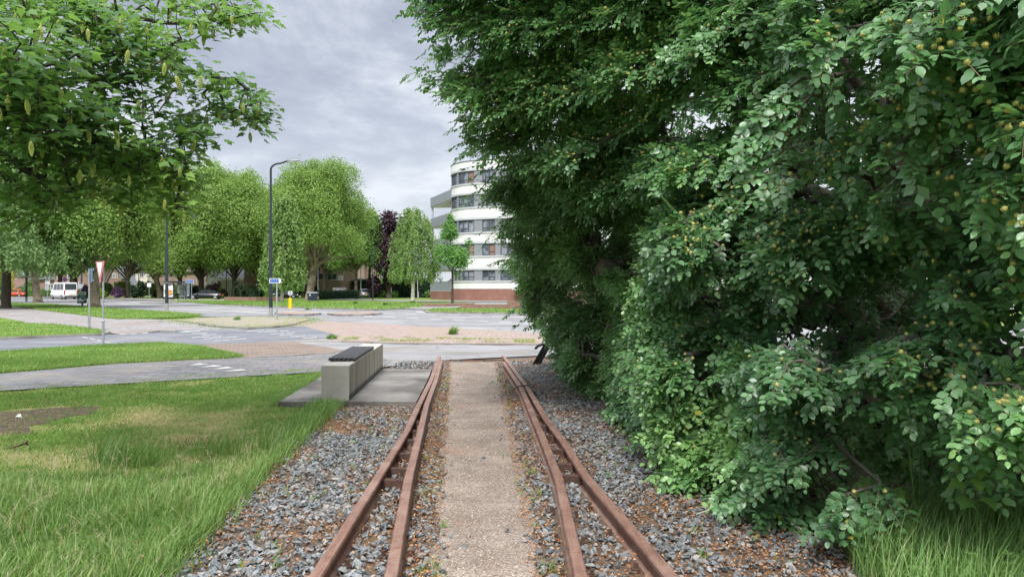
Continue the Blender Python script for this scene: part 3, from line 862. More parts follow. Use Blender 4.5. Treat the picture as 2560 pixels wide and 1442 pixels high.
def slab(y0, y1, label):
    mb = MB(); vs = []
    def le(y): return -3.23 - 0.0585 * (y - 10.3)
    def re(y): return float(rx(RL_OUT, y)) - 0.075
    ring = [(le(y0), y0), (re(y0), y0), (re((y0 + y1) / 2), (y0 + y1) / 2), (re(y1), y1), (le(y1), y1)]
    mb.prism([(a, b, -0.02) for a, b in ring], (0, 0, 0.108))
    tag(mb.build('concrete_slab', M['concrete']), label, 'slab', 'concrete slabs under the bench')
slab(10.22, 12.60, 'weathered concrete slab under the front of the bench, edged with orange litter')
slab(12.615, 14.36, 'weathered concrete slab under the far end of the bench, next to heaped stones')

# switch lever stand half under the beech
lv = empty('switch_lever', (0.47, 15.8, 0), 'black iron switch lever with curved handle leaning under the beech branches', 'lever')
mb = MB()
def bar(mb, a, b, wd, th):
    a, b = Vector(a), Vector(b); d = (b - a).normalized(); s = d.cross(Vector((0, 1, 0))).normalized() * wd / 2
    ring = [a + s, a - s, b - s, b + s]
    mb.prism([p - Vector((0, th / 2, 0)) for p in ring], (0, th, 0))
bar(mb, (0.02, 0, -0.03), (0.27, 0, 0.42), 0.15, 0.02); mb.build('side_plate', M['black_metal'], lv)
mb = MB(); bar(mb, (-0.055, -0.03, -0.02), (0.16, -0.03, 0.36), 0.02, 0.05); mb.build('edge_flange', M['black_metal'], lv)
mb = MB(); bar(mb, (0.20, 0.03, 0.28), (0.36, 0.03, 0.72), 0.07, 0.03); mb.build('lever_arm', M['black_metal'], lv)
mb = MB(); mb.tube([(0.02, -0.02, 0.36), (0.08, -0.02, 0.425), (0.17, -0.02, 0.46), (0.27, -0.02, 0.46), (0.38, -0.02, 0.41)], [0.026, 0.03, 0.03, 0.03, 0.022], 8); mb.build('handle', M['black_metal'], lv)

# sticks and scraps
mb = MB(); mb.tube([G(18, 1122, .03), G(40, 1117, .06), G(64, 1108, .09), G(68, 1104, .10)], [.008, .010, .012, .014], 6); mb.tube([G(64, 1108, .09), G(69, 1112, .05)], [.011, .008], 6)
tag(mb.build('dead_stick', M['rust_dark']), 'dark broken stick lying on the lawn in front of the bare soil', 'stick')
mb = MB(); mb.tube([G(1740, 1286, .05), G(1765, 1278, .07), G(1783, 1270, .08), G(1790, 1255, .10)], [.006] * 4, 5); mb.tube([G(1783, 1270, .08), G(1795, 1292, .05), G(1792, 1305, .04)], [.005] * 3, 5)
tag(mb.build('dead_twig', M['cabinet']), 'pale forked twig lying on the stones below the beech branches', 'twig')
mb = MB(); q = G(45, 1044, 0.02); mb.add([q + Vector(v) for v in ((-.035, 0, 0), (.04, .01, .0), (.02, .02, .045), (-.015, .02, .035), (.0, -.03, .015))], [(0, 4, 2, 3), (4, 1, 2)])
tag(mb.build('paper_scrap', M['poster_white']), 'crumpled white scrap lying on the bare soil', 'litter')

# ================================================================ grass blades
GR = [(0, (0.063, 0.135, 0.029)), (0.45, (0.127, 0.232, 0.052)), (0.75, (0.201, 0.309, 0.086)), (0.9, (0.275, 0.357, 0.127)), (0.955, (0.444, 0.367, 0.230)), (1, (0.529, 0.406, 0.299))]
M['blade'] = leaf_mat('grass_blade', GR, 0.5, 0.35, 0.35, (0.28, 0.48, 0.08))
M['blade_short'] = leaf_mat('short_grass_blade', [(0, (0.071, 0.157, 0.028)), (0.5, (0.137, 0.254, 0.049)), (0.8, (0.203, 0.325, 0.081)), (0.9, (0.315, 0.345, 0.132)), (1, (0.477, 0.396, 0.233))], 0.6, 0.25, 0.3, (0.284, 0.467, 0.081))
def blades(name, xy, h, wd, v, z0=0.0, lean=0.35, seg=3, m='blade', wind=(0.25, 0.1)):
    n = len(xy)
    az = RNG.uniform(0, 2 * np.pi, n); d = np.stack([np.cos(az), np.sin(az)], 1); s = np.stack([-d[:, 1], d[:, 0]], 1)
    L = RNG.uniform(0.15, 1.0, n) * lean
    V = []; ts = np.linspace(0, 1, seg + 1)
    for i, t in enumerate(ts):
        off = d * (L * t ** 1.8)[:, None] * h[:, None] + np.array(wind)[None] * (h * t ** 2)[:, None] * lean
        zz = z0 + h * (t - 0.35 * L * t ** 2)
        c = np.concatenate([xy + off, zz[:, None] if np.ndim(zz) else np.full((n, 1), zz)], 1)
        wv = (wd * (1 - 0.6 * t))[:, None] * 0.5
        if i < seg:
            V += [c - np.pad(s * wv, ((0, 0), (0, 1))), c + np.pad(s * wv, ((0, 0), (0, 1)))]
        else:
            V.append(c)
    m_ = 2 * seg + 1
    VV = np.stack(V, 1).reshape(-1, 3); off = (np.arange(n) * m_)[:, None, None]
    T = [(np.array([[2 * seg - 2, 2 * seg - 1, 2 * seg]])[None] + off).reshape(-1, 3)]
    if seg > 1:
        q = np.array([[2 * i, 2 * i + 1, 2 * i + 3, 2 * i + 2] for i in range(seg - 1)])
        T.append((q[None] + off).reshape(-1, 4))
    return VV, T, np.repeat(v, m_)
def add_grass(name, parts, m, label):
    V, T, vv = merge(parts)
    o = link(name, fast_mesh(name, V, T, vv), M[m]); tag(o, label, 'grass', kind='stuff')
W2 = lambda px: [tuple(G(*p))[:2] for p in px]
TALL = [(-4.2, 2.2), (-1.55, 2.2), (-1.80, 3.2), (-2.0, 4.3), (-2.18, 6.0), (-2.36, 8.4), (-2.46, 9.9), (-2.62, 9.5), (-2.58, 8.4), (-2.6, 7.2), (-3.0, 6.75), (-4.0, 6.5), (-5.4, 6.6), (-6.2, 6.5), (-6.2, 4)]
xy, ar = sample_poly(TALL, 46000)
pn = fbm(np.pad(xy, ((0, 0), (0, 1))), (1.8, 1.8, 1), 5)
edge = np.clip((7.4 - xy[:, 1]) / 2.0, 0.35, 1)
h = (0.085 + 0.12 * RNG.random(len(xy)) + 0.13 * pn) * edge * np.where(RNG.random(len(xy)) < .05, 1.35, 1)
h = np.clip(h, 0.05, 0.55)
tp = [blades('t', xy, h, RNG.uniform(0.0035, 0.010, len(xy)), np.clip(0.45 + 0.7 * pn + RNG.normal(0, .22, len(xy)), 0, 0.93) + np.where(RNG.random(len(xy)) < .06, .07, 0), 0.0, 1.0, wind=(.05, .0))]
# fringe along the stones and round the slab
fr = np.concatenate([np.stack([np.interp(t, [2, 4.24, 6, 8.4, 10.1], [-1.68, -1.98, -2.16, -2.34, -2.45]), t], 1) + RNG.normal(0, .055, (len(t), 2)) for t in [RNG.uniform(2, 10.1, 3500)]] + [np.stack([-3.25 - 0.0585 * (t - 10.3), t], 1) + RNG.normal(0, .05, (len(t), 2)) - np.array([.05, 0]) for t in [RNG.uniform(10.2, 14.5, 1500)]] + [RNG.normal(0, .12, (500, 2)) + np.array([-2.55, 10.0])])
tp.append(blades('f', fr, RNG.uniform(0.08, 0.24, len(fr)), RNG.uniform(0.005, 0.009, len(fr)), RNG.uniform(.2, .85, len(fr)), 0, 0.8))
# dark taller tufts behind the long grass
for (a, b, nn) in [(262, 1150, 90), (290, 1165, 110), (335, 1172, 80), (380, 1168, 60), (560, 1140, 90), (790, 1052, 200), (745, 1085, 160), (690, 1120, 90)]:
    c = np.array(tuple(G(a, b))[:2]); q = c + RNG.normal(0, .13, (nn, 2))
    tp.append(blades('c', q, RNG.uniform(0.16, 0.38, nn), RNG.uniform(0.006, 0.011, nn), RNG.uniform(0, .5, nn), 0, .7))
add_grass('tall_grass', tp, 'blade', 'long uncut grass with pale seed heads in front of the lawn')
# wispy seed heads
xy, _ = sample_poly(TALL, 420); ok = xy[:, 1] < 7.8; xy = xy[ok]; n = len(xy)
parts = []
az = RNG.uniform(-1.6, 3.4, n); lean = RNG.uniform(.08, .26, n); hh = RNG.uniform(.20, .36, n)
base = np.pad(xy, ((0, 0), (0, 1))); dirv = np.stack([np.cos(az), np.sin(az) * .4, 0 * az], 1)
top = base + dirv * lean[:, None] + np.array([0, 0, 1.]) * hh[:, None]
mid = base + dirv * (lean * .3)[:, None] + np.array([0, 0, 1.]) * (hh * .65)[:, None]
r1 = np.full(n, .0011)
parts.append(tubes(base, mid, r1, r1, 3)); parts.append(tubes(mid, top, r1, r1 * .6, 3))
rep = 12
t = RNG.uniform(.35, 1.15, n * rep); bi = np.repeat(np.arange(n), rep)
p = mid[bi] + (top - mid)[bi] * t[:, None] + RNG.normal(0, .006, (n * rep, 3)); d = nrm((top - mid)[bi] + RNG.normal(0, .12, (n * rep, 3)))
tv = np.array([(-.5, 0, 0), (0, -.2, 0), (.5, .6, 0), (0, 1, 0)]) * np.array([.12, 1, 1]); tf = [np.array([(0, 1, 2, 3)])]
parts.append(scatter(tv, tf, p, *frames(d, RNG.normal(size=(n * rep, 3))), RNG.uniform(.012, .026, n * rep), RNG.random(n * rep)))
M['seed'] = leaf_mat('seed_head', [(0, (0.34, 0.35, 0.19)), (.6, (0.50, 0.47, 0.31)), (1, (0.50, 0.40, 0.34))], .7, .2, .3, (.5, .45, .3))
add_grass('seed_heads', parts, 'seed', 'pale wispy grass seed heads above the long grass')
# mown lawn
LAWN = [(-9.5, 5.6), (-2.45, 6.0), (-2.5, 9.8), (-3.35, 10.4), (-2.85, 14.9)] + W2([(800, 925), (400, 947), (0, 970), (-250, 985)])
xy, _ = sample_poly(LAWN, 175000)
pn = fbm(np.pad(xy, ((0, 0), (0, 1))), (.9, .9, 1), 11); p2 = fbm(np.pad(xy, ((0, 0), (0, 1))), (3.1, 3.1, 1), 4)
u_, v_ = proj(np.pad(xy, ((0, 0), (0, 1))))
dry = np.clip(1.5 * (pn + .5 * p2) + 1.0 * np.exp(-((v_ - 1066) / 42) ** 2 - ((u_ - 520) / 260) ** 2) + .38 * (v_ > 1020) - .35, 0, 1)
soil = inside([(-250, 1030), (0, 1030), (150, 1020), (262, 1016), (240, 1036), (120, 1053), (70, 1087), (-30, 1094), (-250, 1095)], u_ + 14 * p2 * 2, v_ + 8 * p2)
keep = (RNG.random(len(xy)) > dry * .55) & ~(soil & (RNG.random(len(xy)) > .16))
xy, dry, p2, pn = xy[keep], dry[keep], p2[keep], pn[keep]
v = np.clip(.38 + .5 * p2 + RNG.normal(0, .14, len(xy)) + .2 * dry, 0, .84); v = np.where(RNG.random(len(xy)) < .05 + .75 * dry, RNG.uniform(.9, 1, len(xy)), v)
add_grass('lawn_grass', [blades('l', xy, RNG.uniform(.02, .055, len(xy)) * (1 + .6 * p2), RNG.uniform(.005, .009, len(xy)) * np.clip(xy[:, 1] / 9, .8, 1.7), v, 0.006, .9, 2)], 'blade_short', 'short mown lawn with straw coloured dry patches')
# verges
tp = []
for poly, nn, hh, ww in ((V1, 60000, .075, .012), (V2, 9000, .09, .03), (V2b, 1500, .09, .03), (V3, 14000, .10, .04), (V6, 16000, .14, .08), (V5, 4000, .15, .06)):
    wp = [tuple(G(a, b, .07))[:2] for a, b in poly]
    xy, _ = sample_poly(wp, nn)
    p2 = fbm(np.pad(xy, ((0, 0), (0, 1))), (.6, .6, 1), 8)
    ok = (np.abs(xy[:, 0] / xy[:, 1]) < .9); xy, p2 = xy[ok], p2[ok]; n = len(xy)
    tp.append(blades('v', xy, RNG.uniform(.35, 1.1, n) * hh, RNG.uniform(.6, 1.1, n) * ww, np.where(RNG.random(n) < .06, .95, np.clip(.5 + .5 * p2 + RNG.normal(0, .14, n), 0, .84)), .068, .8, 2))
# rough edges where grass leans over the paving
for poly, nn, s, hh, ww in ((V1, 5000, .06, .11, .012), (V3, 2500, .12, .16, .03), (V2, 2000, .08, .13, .025), (V6, 3000, .5, .25, .06), (V4, 3500, .5, .12, .02)):
    wp = np.array([tuple(G(a, b, .07))[:2] for a, b in poly]); i = RNG.integers(0, len(wp), nn); t = RNG.random(nn)[:, None]
    xy = wp[i] * (1 - t) + wp[(i + 1) % len(wp)] * t + RNG.normal(0, s, (nn, 2))
    xy = xy[np.abs(xy[:, 0] / xy[:, 1]) < .9]; n = len(xy)
    tp.append(blades('e', xy, RNG.uniform(.3, 1.1, n) * hh, RNG.uniform(.6, 1, n) * ww, RNG.uniform(.2, 1, n), .03, .8, 2))
add_grass('verge_grass', tp, 'blade_short', 'mown grass on the verges between the paths and the road')
# dry tufts in the paving joints
xy, _ = sample_poly(W2([(840, 846), (1000, 846), (1340, 852), (1340, 861), (1000, 857), (850, 853)]), 5000); n = len(xy)
e2, _ = sample_poly(W2([(560, 800), (770, 797), (740, 808), (640, 817), (500, 806)]), 4000); xy = np.concatenate([xy, e2]); n = len(xy)
p2 = fbm(np.pad(xy, ((0, 0), (0, 1))), (1.2, 1.2, 1), 8); xy = xy[p2 > .02]; n = len(xy)
add_grass('joint_grass', [blades('j', xy, RNG.uniform(.02, .09, n), RNG.uniform(.01, .022, n), np.where(RNG.random(n) < .6, RNG.uniform(.9, 1, n), RNG.uniform(.3, .8, n)), .03, 1.0, 2)], 'blade_short', 'dry tufts sprouting from the brick paving joints')
# small weeds between the stones and along the path edge
ct = np.concatenate([np.stack([RNG.uniform(-2.1, -1.2, 40), RNG.uniform(3.5, 9.5, 40)], 1), np.stack([np.interp(t, [4, 16.5], [-.50, -1.45]) + RNG.normal(0, .05, 45), t], 1) if (t := RNG.uniform(3.6, 15, 45)) is not None else None, np.stack([np.interp(t, [4, 16.5], [.24, -.30]) + RNG.normal(0, .06, 45), t], 1), np.stack([RNG.uniform(.8, 1.9, 30), RNG.uniform(3.8, 8, 30)], 1)])
ct = ct[off_rails(ct[:, 0], ct[:, 1], .06)]
q = np.repeat(ct, 12, 0) + RNG.normal(0, .022, (len(ct) * 12, 2)); n = len(q)
add_grass('ballast_weeds', [blades('b', q, RNG.uniform(.02, .085, n), RNG.uniform(.004, .009, n), RNG.uniform(.3, 1, n), .01, 1.1, 2)], 'blade_short', 'small green weeds sprouting between the stones beside the rails')
# lush grass below the beech
LUSH = [(1.75, 2.3), (1.95, 4.25), (2.15, 4.8), (2.6, 5.2), (3.3, 5.4), (5.2, 5.6), (5.2, 2.3)]
xy, _ = sample_poly(LUSH, 19000); pn = fbm(np.pad(xy, ((0, 0), (0, 1))), (1.8, 1.8, 1), 15); n = len(xy)
M['lush'] = leaf_mat('lush_grass', [(0, (0.09, 0.20, 0.05)), (.5, (0.18, 0.34, 0.09)), (.85, (0.29, 0.44, 0.15)), (1, (0.45, 0.48, 0.25))], .5, .35, .35, (.3, .5, .12))
tp = [blades('u', xy, np.clip(.26 + .26 * RNG.random(n) + .22 * pn, .08, .66) * np.clip((5.7 - xy[:, 1]) / 1.0, .3, 1), RNG.uniform(.004, .009, n), RNG.random(n), 0, .8)]
# whorled herbs among it
q, _ = sample_poly(LUSH, 260); hs = RNG.uniform(.14, .34, len(q)); P_, D_ = [], []
for (a, b), h_ in zip(q, hs):
    for k in range(7):
        zc = h_ * (k + 1) / 7; az = RNG.uniform(0, 6.28)
        for j in range(6):
            t = az + j * 1.047; P_.append((a + .05 * zc, b, zc)); D_.append((math.cos(t), math.sin(t), .35))
P_, D_ = np.array(P_), np.array(D_)
tv = np.array([(0, 0, 0), (-.5, .5, .02), (0, 1, -.1), (.5, .5, .02)]) * np.array([.2, 1, 1]); tf = [np.array([(0, 3, 2, 1)])]
tp.append(scatter(tv, tf, P_, *frames(D_, np.tile([0, 0, 1.], (len(P_), 1))), RNG.uniform(.028, .05, len(P_)), RNG.uniform(.2, .8, len(P_))))
b0 = np.pad(q, ((0, 0), (0, 1))); b1 = b0 + np.stack([.05 * hs, 0 * hs, hs], 1)
tp.append(tubes(b0, b1, np.full(len(q), .002), np.full(len(q), .0015), 3))
add_grass('lush_grass', tp, 'lush', 'lush pale grass and whorled herbs at the foot of the beech')
# weeds standing in the paving
def weed(px, py, h, wd, n, label, v=(.3, .8)):
    c = G(px, py); xy = np.array([[c.x, c.y]]) + RNG.normal(0, wd * .18, (n, 2))
    V, T, vv = blades('w', xy, RNG.uniform(.35, 1, n) * h, np.full(n, .03) * wd / .4, RNG.uniform(*v, n), 0.02, 1.1)
    o = link('weed_plant', fast_mesh('weed_plant', V, T, vv), M['blade']); tag(o, label, 'weed', 'weeds growing out of the paving')
weed(1132, 838, .42, .36, 160, 'tall green weed standing in the middle of the red brick paving')
weed(828, 849, .22, .42, 130, 'low leafy weed where the cycle path meets the brick paving')
weed(592, 804, .35, .4, 110, 'green weed on the dry traffic island behind the cycle path')
weed(770, 776, .4, .6, 60, 'small weed on the median beside the yellow bollard')
# ================================================================ trees
M['bark'] = noisy('bark', (0.035, 0.028, 0.022), (0.10, 0.085, 0.068), 6, 0.9, 0.2, bs=14, bstr=0.8, bdist=0.03, stretch=(3, 3, .8))
M['bark_plane'] = noisy('bark_plane', (0.15, 0.125, 0.085), (0.33, 0.29, 0.21), 2.2, 0.85, 0.2, bs=10, bstr=0.5, c3=(0.11, 0.085, 0.06), s3=1.5, stretch=(1, 1, .6))
M['bark_birch'] = noisy('bark_birch', (0.10, 0.09, 0.08), (0.62, 0.60, 0.55), 3.5, 0.8, 0.25, lo=.36, hi=.46, stretch=(1, 1, 3))
M['bark_beech'] = noisy('bark_beech', (0.055, 0.05, 0.042), (0.16, 0.145, 0.12), 9, 0.85, 0.2, bs=30, bstr=.4)
M['twig_pale'] = noisy('twig_pale', (0.12, 0.095, 0.06), (0.26, 0.21, 0.13), 12, 0.8, .2)
M['leaf_plane'] = leaf_mat('leaf_plane', [(0, (0.085, 0.165, 0.035)), (.5, (0.17, 0.29, 0.062)), (1, (0.29, 0.41, 0.11))], .6, .3, .3, (.35, .5, .08))
M['leaf_mid'] = leaf_mat('leaf_mid', [(0, (0.06, 0.13, 0.035)), (.5, (0.12, 0.22, 0.055)), (1, (0.20, 0.32, 0.10))], .6, .3, .3, (.25, .45, .08))
M['leaf_birch'] = leaf_mat('leaf_birch', [(0, (0.085, 0.17, 0.045)), (.5, (0.15, 0.255, 0.07)), (1, (0.24, 0.35, 0.11))], .6, .3, .3, (.3, .45, .12))
M['leaf_willow'] = leaf_mat('leaf_willow', [(0, (0.08, 0.16, 0.05)), (.5, (0.155, 0.27, 0.09)), (1, (0.26, 0.38, 0.15))], .6, .3, .3, (.25, .42, .15))
M['leaf_young'] = leaf_mat('leaf_young', [(0, (0.06, 0.15, 0.035)), (.5, (0.11, 0.255, 0.055)), (1, (0.18, 0.35, 0.09))], .5, .35, .3, (.22, .5, .08))
M['leaf_dark'] = leaf_mat('leaf_dark', [(0, (0.012, 0.032, 0.018)), (.5, (0.025, 0.06, 0.03)), (1, (0.05, 0.10, 0.05))], .6, .3, .2, (.08, .18, .06))
M['leaf_purple'] = leaf_mat('leaf_purple', [(0, (0.018, 0.010, 0.018)), (.5, (0.042, 0.020, 0.034)), (1, (0.085, 0.042, 0.062))], .55, .35, .25, (.12, .03, .06))
M['leaf_lime'] = leaf_mat('leaf_lime', [(0, (0.10, 0.20, 0.02)), (.5, (0.20, 0.33, 0.04)), (1, (0.33, 0.45, 0.08))], .6, .3, .3, (.4, .55, .08))
M['flower_mauve'] = leaf_mat('flower_mauve', [(0, (0.08, 0.13, 0.05)), (.35, (0.20, 0.12, 0.24)), (1, (0.45, 0.30, 0.48))], .7, .2, .3, (.4, .25, .45))
M['flower_yellow'] = leaf_mat('flower_yellow', [(0, (0.12, 0.22, 0.03)), (.6, (0.35, 0.36, 0.04)), (.8, (0.75, 0.55, 0.03)), (1, (0.8, 0.62, 0.05))], .7, .2, .3, (.6, .5, .05))

QUAD = np.array([(0, 0, 0), (-.42, .45, .05), (0, 1, -.08), (.42, .55, .05)])
QF = [np.array([(0, 3, 2, 1)])]

def crown_cloud(cen, rad, n, size, nblob, rng, blobr=.30, low=-.75, shell=.55, flat=1.0, droop=0.0, skirt=0.0, loose=0.12):
    """leaves set on many overlapping clumps that fill an egg-shaped crown"""
    cen, rad = np.array(cen, float), np.array(rad, float)
    d = nrm(rng.normal(size=(nblob * 3, 3))); d = d[d[:, 2] > low][:nblob]
    rr = shell + (1 - shell) * rng.random(len(d)) ** .6
    if skirt:
        k_ = np.sqrt(np.maximum(1 - (1 - skirt) * np.clip(-d[:, 2], 0, 1) ** 2, .05) / np.maximum(1 - np.clip(-d[:, 2], 0, .93) ** 2, .05)); d = d * np.stack([k_, k_, np.ones(len(d))], 1)
    B = cen + d * rr[:, None] * rad * (1 - blobr * .55) * rng.uniform(.88, 1.12, (len(d), 1))
    br = blobr * rng.uniform(.5, 1.4, len(B)) * np.mean(rad)
    w_ = br ** 2; bi = rng.choice(len(B), n, p=w_ / w_.sum())
    q = nrm(rng.normal(size=(n, 3)) + np.array([0, 0, .25]))
    rs = np.where(rng.random(n) < loose, rng.uniform(.9, 1.3, n), rng.uniform(.55, 1.03, n))
    p = B[bi] + q * (br[bi] * rs)[:, None] * np.array([1, 1, flat])
    nn = nrm(q * .75 + rng.normal(size=(n, 3)) * .36 + np.array([0, 0, .5]))
    dd = nrm(rng.normal(size=(n, 3)) + np.array([0, 0, -droop]))
    v = np.clip(.26 + .26 * rng.random(n) + .34 * rng.random(len(B))[bi], 0, 1)
    return scatter(QUAD, QF, p, *frames(dd, nn), size * rng.uniform(.6, 1.25, n), v), B, br

def trunk_mesh(name, pts, rad, limbs, m, parent, k=9):
    mb = MB(); mb.tube(pts, rad, k)
    for a, b, r0, r1 in limbs:
        a, b = Vector(a), Vector(b); c = a.lerp(b, .5) + Vector((0, 0, .06 * (b - a).length))
        mb.tube([a, c, b], [r0, (r0 + r1) / 2, r1], 6)
    return mb.build(name, m, parent)

def leafy_tree(name, label, base, h, hw, clear, trunk_r, leafm, barkm, n, size, seed, group=None, lean=0.0, egg=None, nblob=70, blobr=.28, low=-.8, top=None, flare=1.3, cat='tree', **kw):
    rng = np.random.default_rng(seed)
    t = empty(name, base, label, cat, group)
    cz = (h + clear) / 2; rz = (h - clear) / 2
    cen = (lean, 0, cz)
    if name == 'plane_tree': n, size = int(n * 2.3), size * .60
    part, B, br = crown_cloud(cen, (hw, hw, rz), n, size, nblob, rng, blobr, low, **kw)
    extra = []
    if top:                                           # wispy top or side shoots
        for (dx, dz, r_, k_) in top:
            pp, _, _ = crown_cloud((lean + dx, 0, dz), (r_, r_, r_ * 1.2), k_, size * .85, 9, rng, .45, -1, loose=.35)
            extra.append(pp)
    V, T, vv = merge([part] + extra)
    link('crown', fast_mesh('crown', V, T, vv), M[leafm], t)
    pts = [(0, 0, -.1), (0.04 * lean, 0, .5), (lean * .35, 0, clear * .55), (lean * .7, .05, clear), (lean, 0, cz + rz * .3)]
    rad = [trunk_r * flare, trunk_r, trunk_r * .86, trunk_r * .8, trunk_r * .35]
    limbs = []
    for i in rng.choice(len(B), min(len(B), 16), replace=False):
        b = B[i]
        z0 = clear * rng.uniform(.85, 1.15)
        limbs.append(((lean * .7, .02, z0), tuple(b), trunk_r * .42, trunk_r * .1))
    trunk_mesh('trunk', pts, rad, limbs, M[barkm], t)
    return t

def base_point(px, py, far=128.0):
    """foot of a thing on the ground, never farther than the garden fronts; returns the point and its photo row"""
    b = G(px, py)
    if b.y > far: b = Vector(((px - CX) / F * far, far, 0)); py = HY + F * H / far
    return b, py
def px_tree(name, label, px, py, ptop, hwpx, clearpx, trpx, *a, **k):
    """tree standing at photo point (px, py); heights and widths measured in photo pixels at that distance"""
    b, py = base_point(px, py); s = b.y / F
    if name == 'plane_tree': k.setdefault('skirt', .75); k.setdefault('low', -.95)
    if 'lean' in k: k['lean'] *= s
    if 'top' in k and k['top']: k['top'] = [(dx * s, (py - y) * s, r_ * s, c) for dx, y, r_, c in k['top']]
    return leafy_tree(name, label, b, (py - ptop) * s, hwpx * 1.12 * s, (py - clearpx - (6 if name == 'plane_tree' else 0)) * s, trpx * s, *a, **k)

PG = 'plane trees along the road'
px_tree('plane_tree', 'plane tree with mottled trunk on the verge beside the white van', 95, 757, 350, 120, 670, 10, 'leaf_plane', 'bark_plane', 36000, .34, 1, PG, lean=-16)
px_tree('plane_tree', 'thick mottled plane tree on the verge behind the give way sign', 236, 770, 330, 150, 668, 14, 'leaf_plane', 'bark_plane', 48000, .32, 2, PG, lean=-2)
px_tree('plane_tree', 'plane tree with dark trunk behind the white van', 184, 745, 390, 110, 692, 11, 'leaf_plane', 'bark', 28000, .46, 3, PG)
px_tree('plane_tree', 'slender plane tree beside the mauve rhododendron', 319, 741, 420, 95, 692, 6, 'leaf_plane', 'bark_plane', 26000, .48, 4, PG)
px_tree('plane_tree', 'leaning plane tree just behind the bus shelter', 402, 743, 415, 110, 695, 8, 'leaf_plane', 'bark_plane', 22000, .46, 5, PG, lean=-16)
px_tree('plane_tree', 'upright plane tree behind the black saloon car', 503, 742, 408, 115, 695, 8, 'leaf_plane', 'bark', 34000, .46, 6, PG, top=[(30, 428, 22, 500), (-45, 440, 22, 400)])
px_tree('plane_tree', 'forked plane tree behind the low brick wall and the lamp post', 651, 746, 418, 100, 690, 7, 'leaf_plane', 'bark', 32000, .44, 7, PG, lean=-12, top=[(-15, 440, 22, 500)])
px_tree('plane_tree', 'plane tree with pale blotched trunk beside the dark waste container', 772, 751, 400, 120, 660, 10, 'leaf_plane', 'bark_plane', 34000, .36, 8, PG, lean=22, blobr=.26, nblob=90, top=[(55, 455, 30, 900), (-10, 412, 25, 800)])
px_tree('plane_tree', 'dark limbed plane tree growing in front of the balcony', 812, 737, 445, 105, 678, 6, 'leaf_plane', 'bark', 26000, .48, 9, PG)
px_tree('plane_tree', 'small round plane tree beside the silver car', 890, 744, 530, 66, 672, 4.6, 'leaf_mid', 'bark_plane', 17000, .40, 10, PG, top=[(26, 555, 22, 700)])
px_tree('plane_tree', 'plane tree filling the belt between the bus shelter and the black car', 450, 741, 425, 85, 692, 6, 'leaf_plane', 'bark', 24000, .5, 14, PG)
px_tree('plane_tree', 'plane tree behind the white gable house, between two darker trunks', 585, 741, 428, 90, 692, 6, 'leaf_plane', 'bark', 24000, .5, 15, PG)
px_tree('plane_tree', 'plane tree standing behind the hanging birch and curved lamp post', 716, 742, 432, 80, 672, 6, 'leaf_plane', 'bark', 24000, .5, 16, PG)
px_tree('plane_tree', 'plane tree with crown between the two mottled trunks near the van', 150, 744, 420, 90, 690, 6, 'leaf_plane', 'bark', 22000, .5, 17, PG)
px_tree('poplar_tree', 'slim pale green tree rising between the last plane tree and the purple beech', 924, 739, 515, 26, 650, 4, 'leaf_birch', 'bark', 6000, .45, 11, blobr=.3)
px_tree('purple_beech', 'dark purple columnar beech in front of the tall hedge', 972, 741, 528, 40, 735, 6, 'leaf_purple', 'bark', 15000, .42, 12, nblob=60, shell=.2, blobr=.34, top=[(2, 560, 18, 700), (0, 540, 9, 200)], low=-1)
px_tree('young_oak', 'young bright green tree with thin straight stem before the white flats', 1131, 759, 610, 44, 678, 3.2, 'leaf_young', 'bark', 2900, .22, 13, blobr=.42, nblob=26, shell=.3, loose=.3, top=[(-8, 575, 22, 1500), (-4, 550, 11, 400), (-8, 600, 24, 900), (40, 606, 11, 170), (-30, 640, 16, 350), (26, 665, 16, 300), (12, 690, 10, 120)])
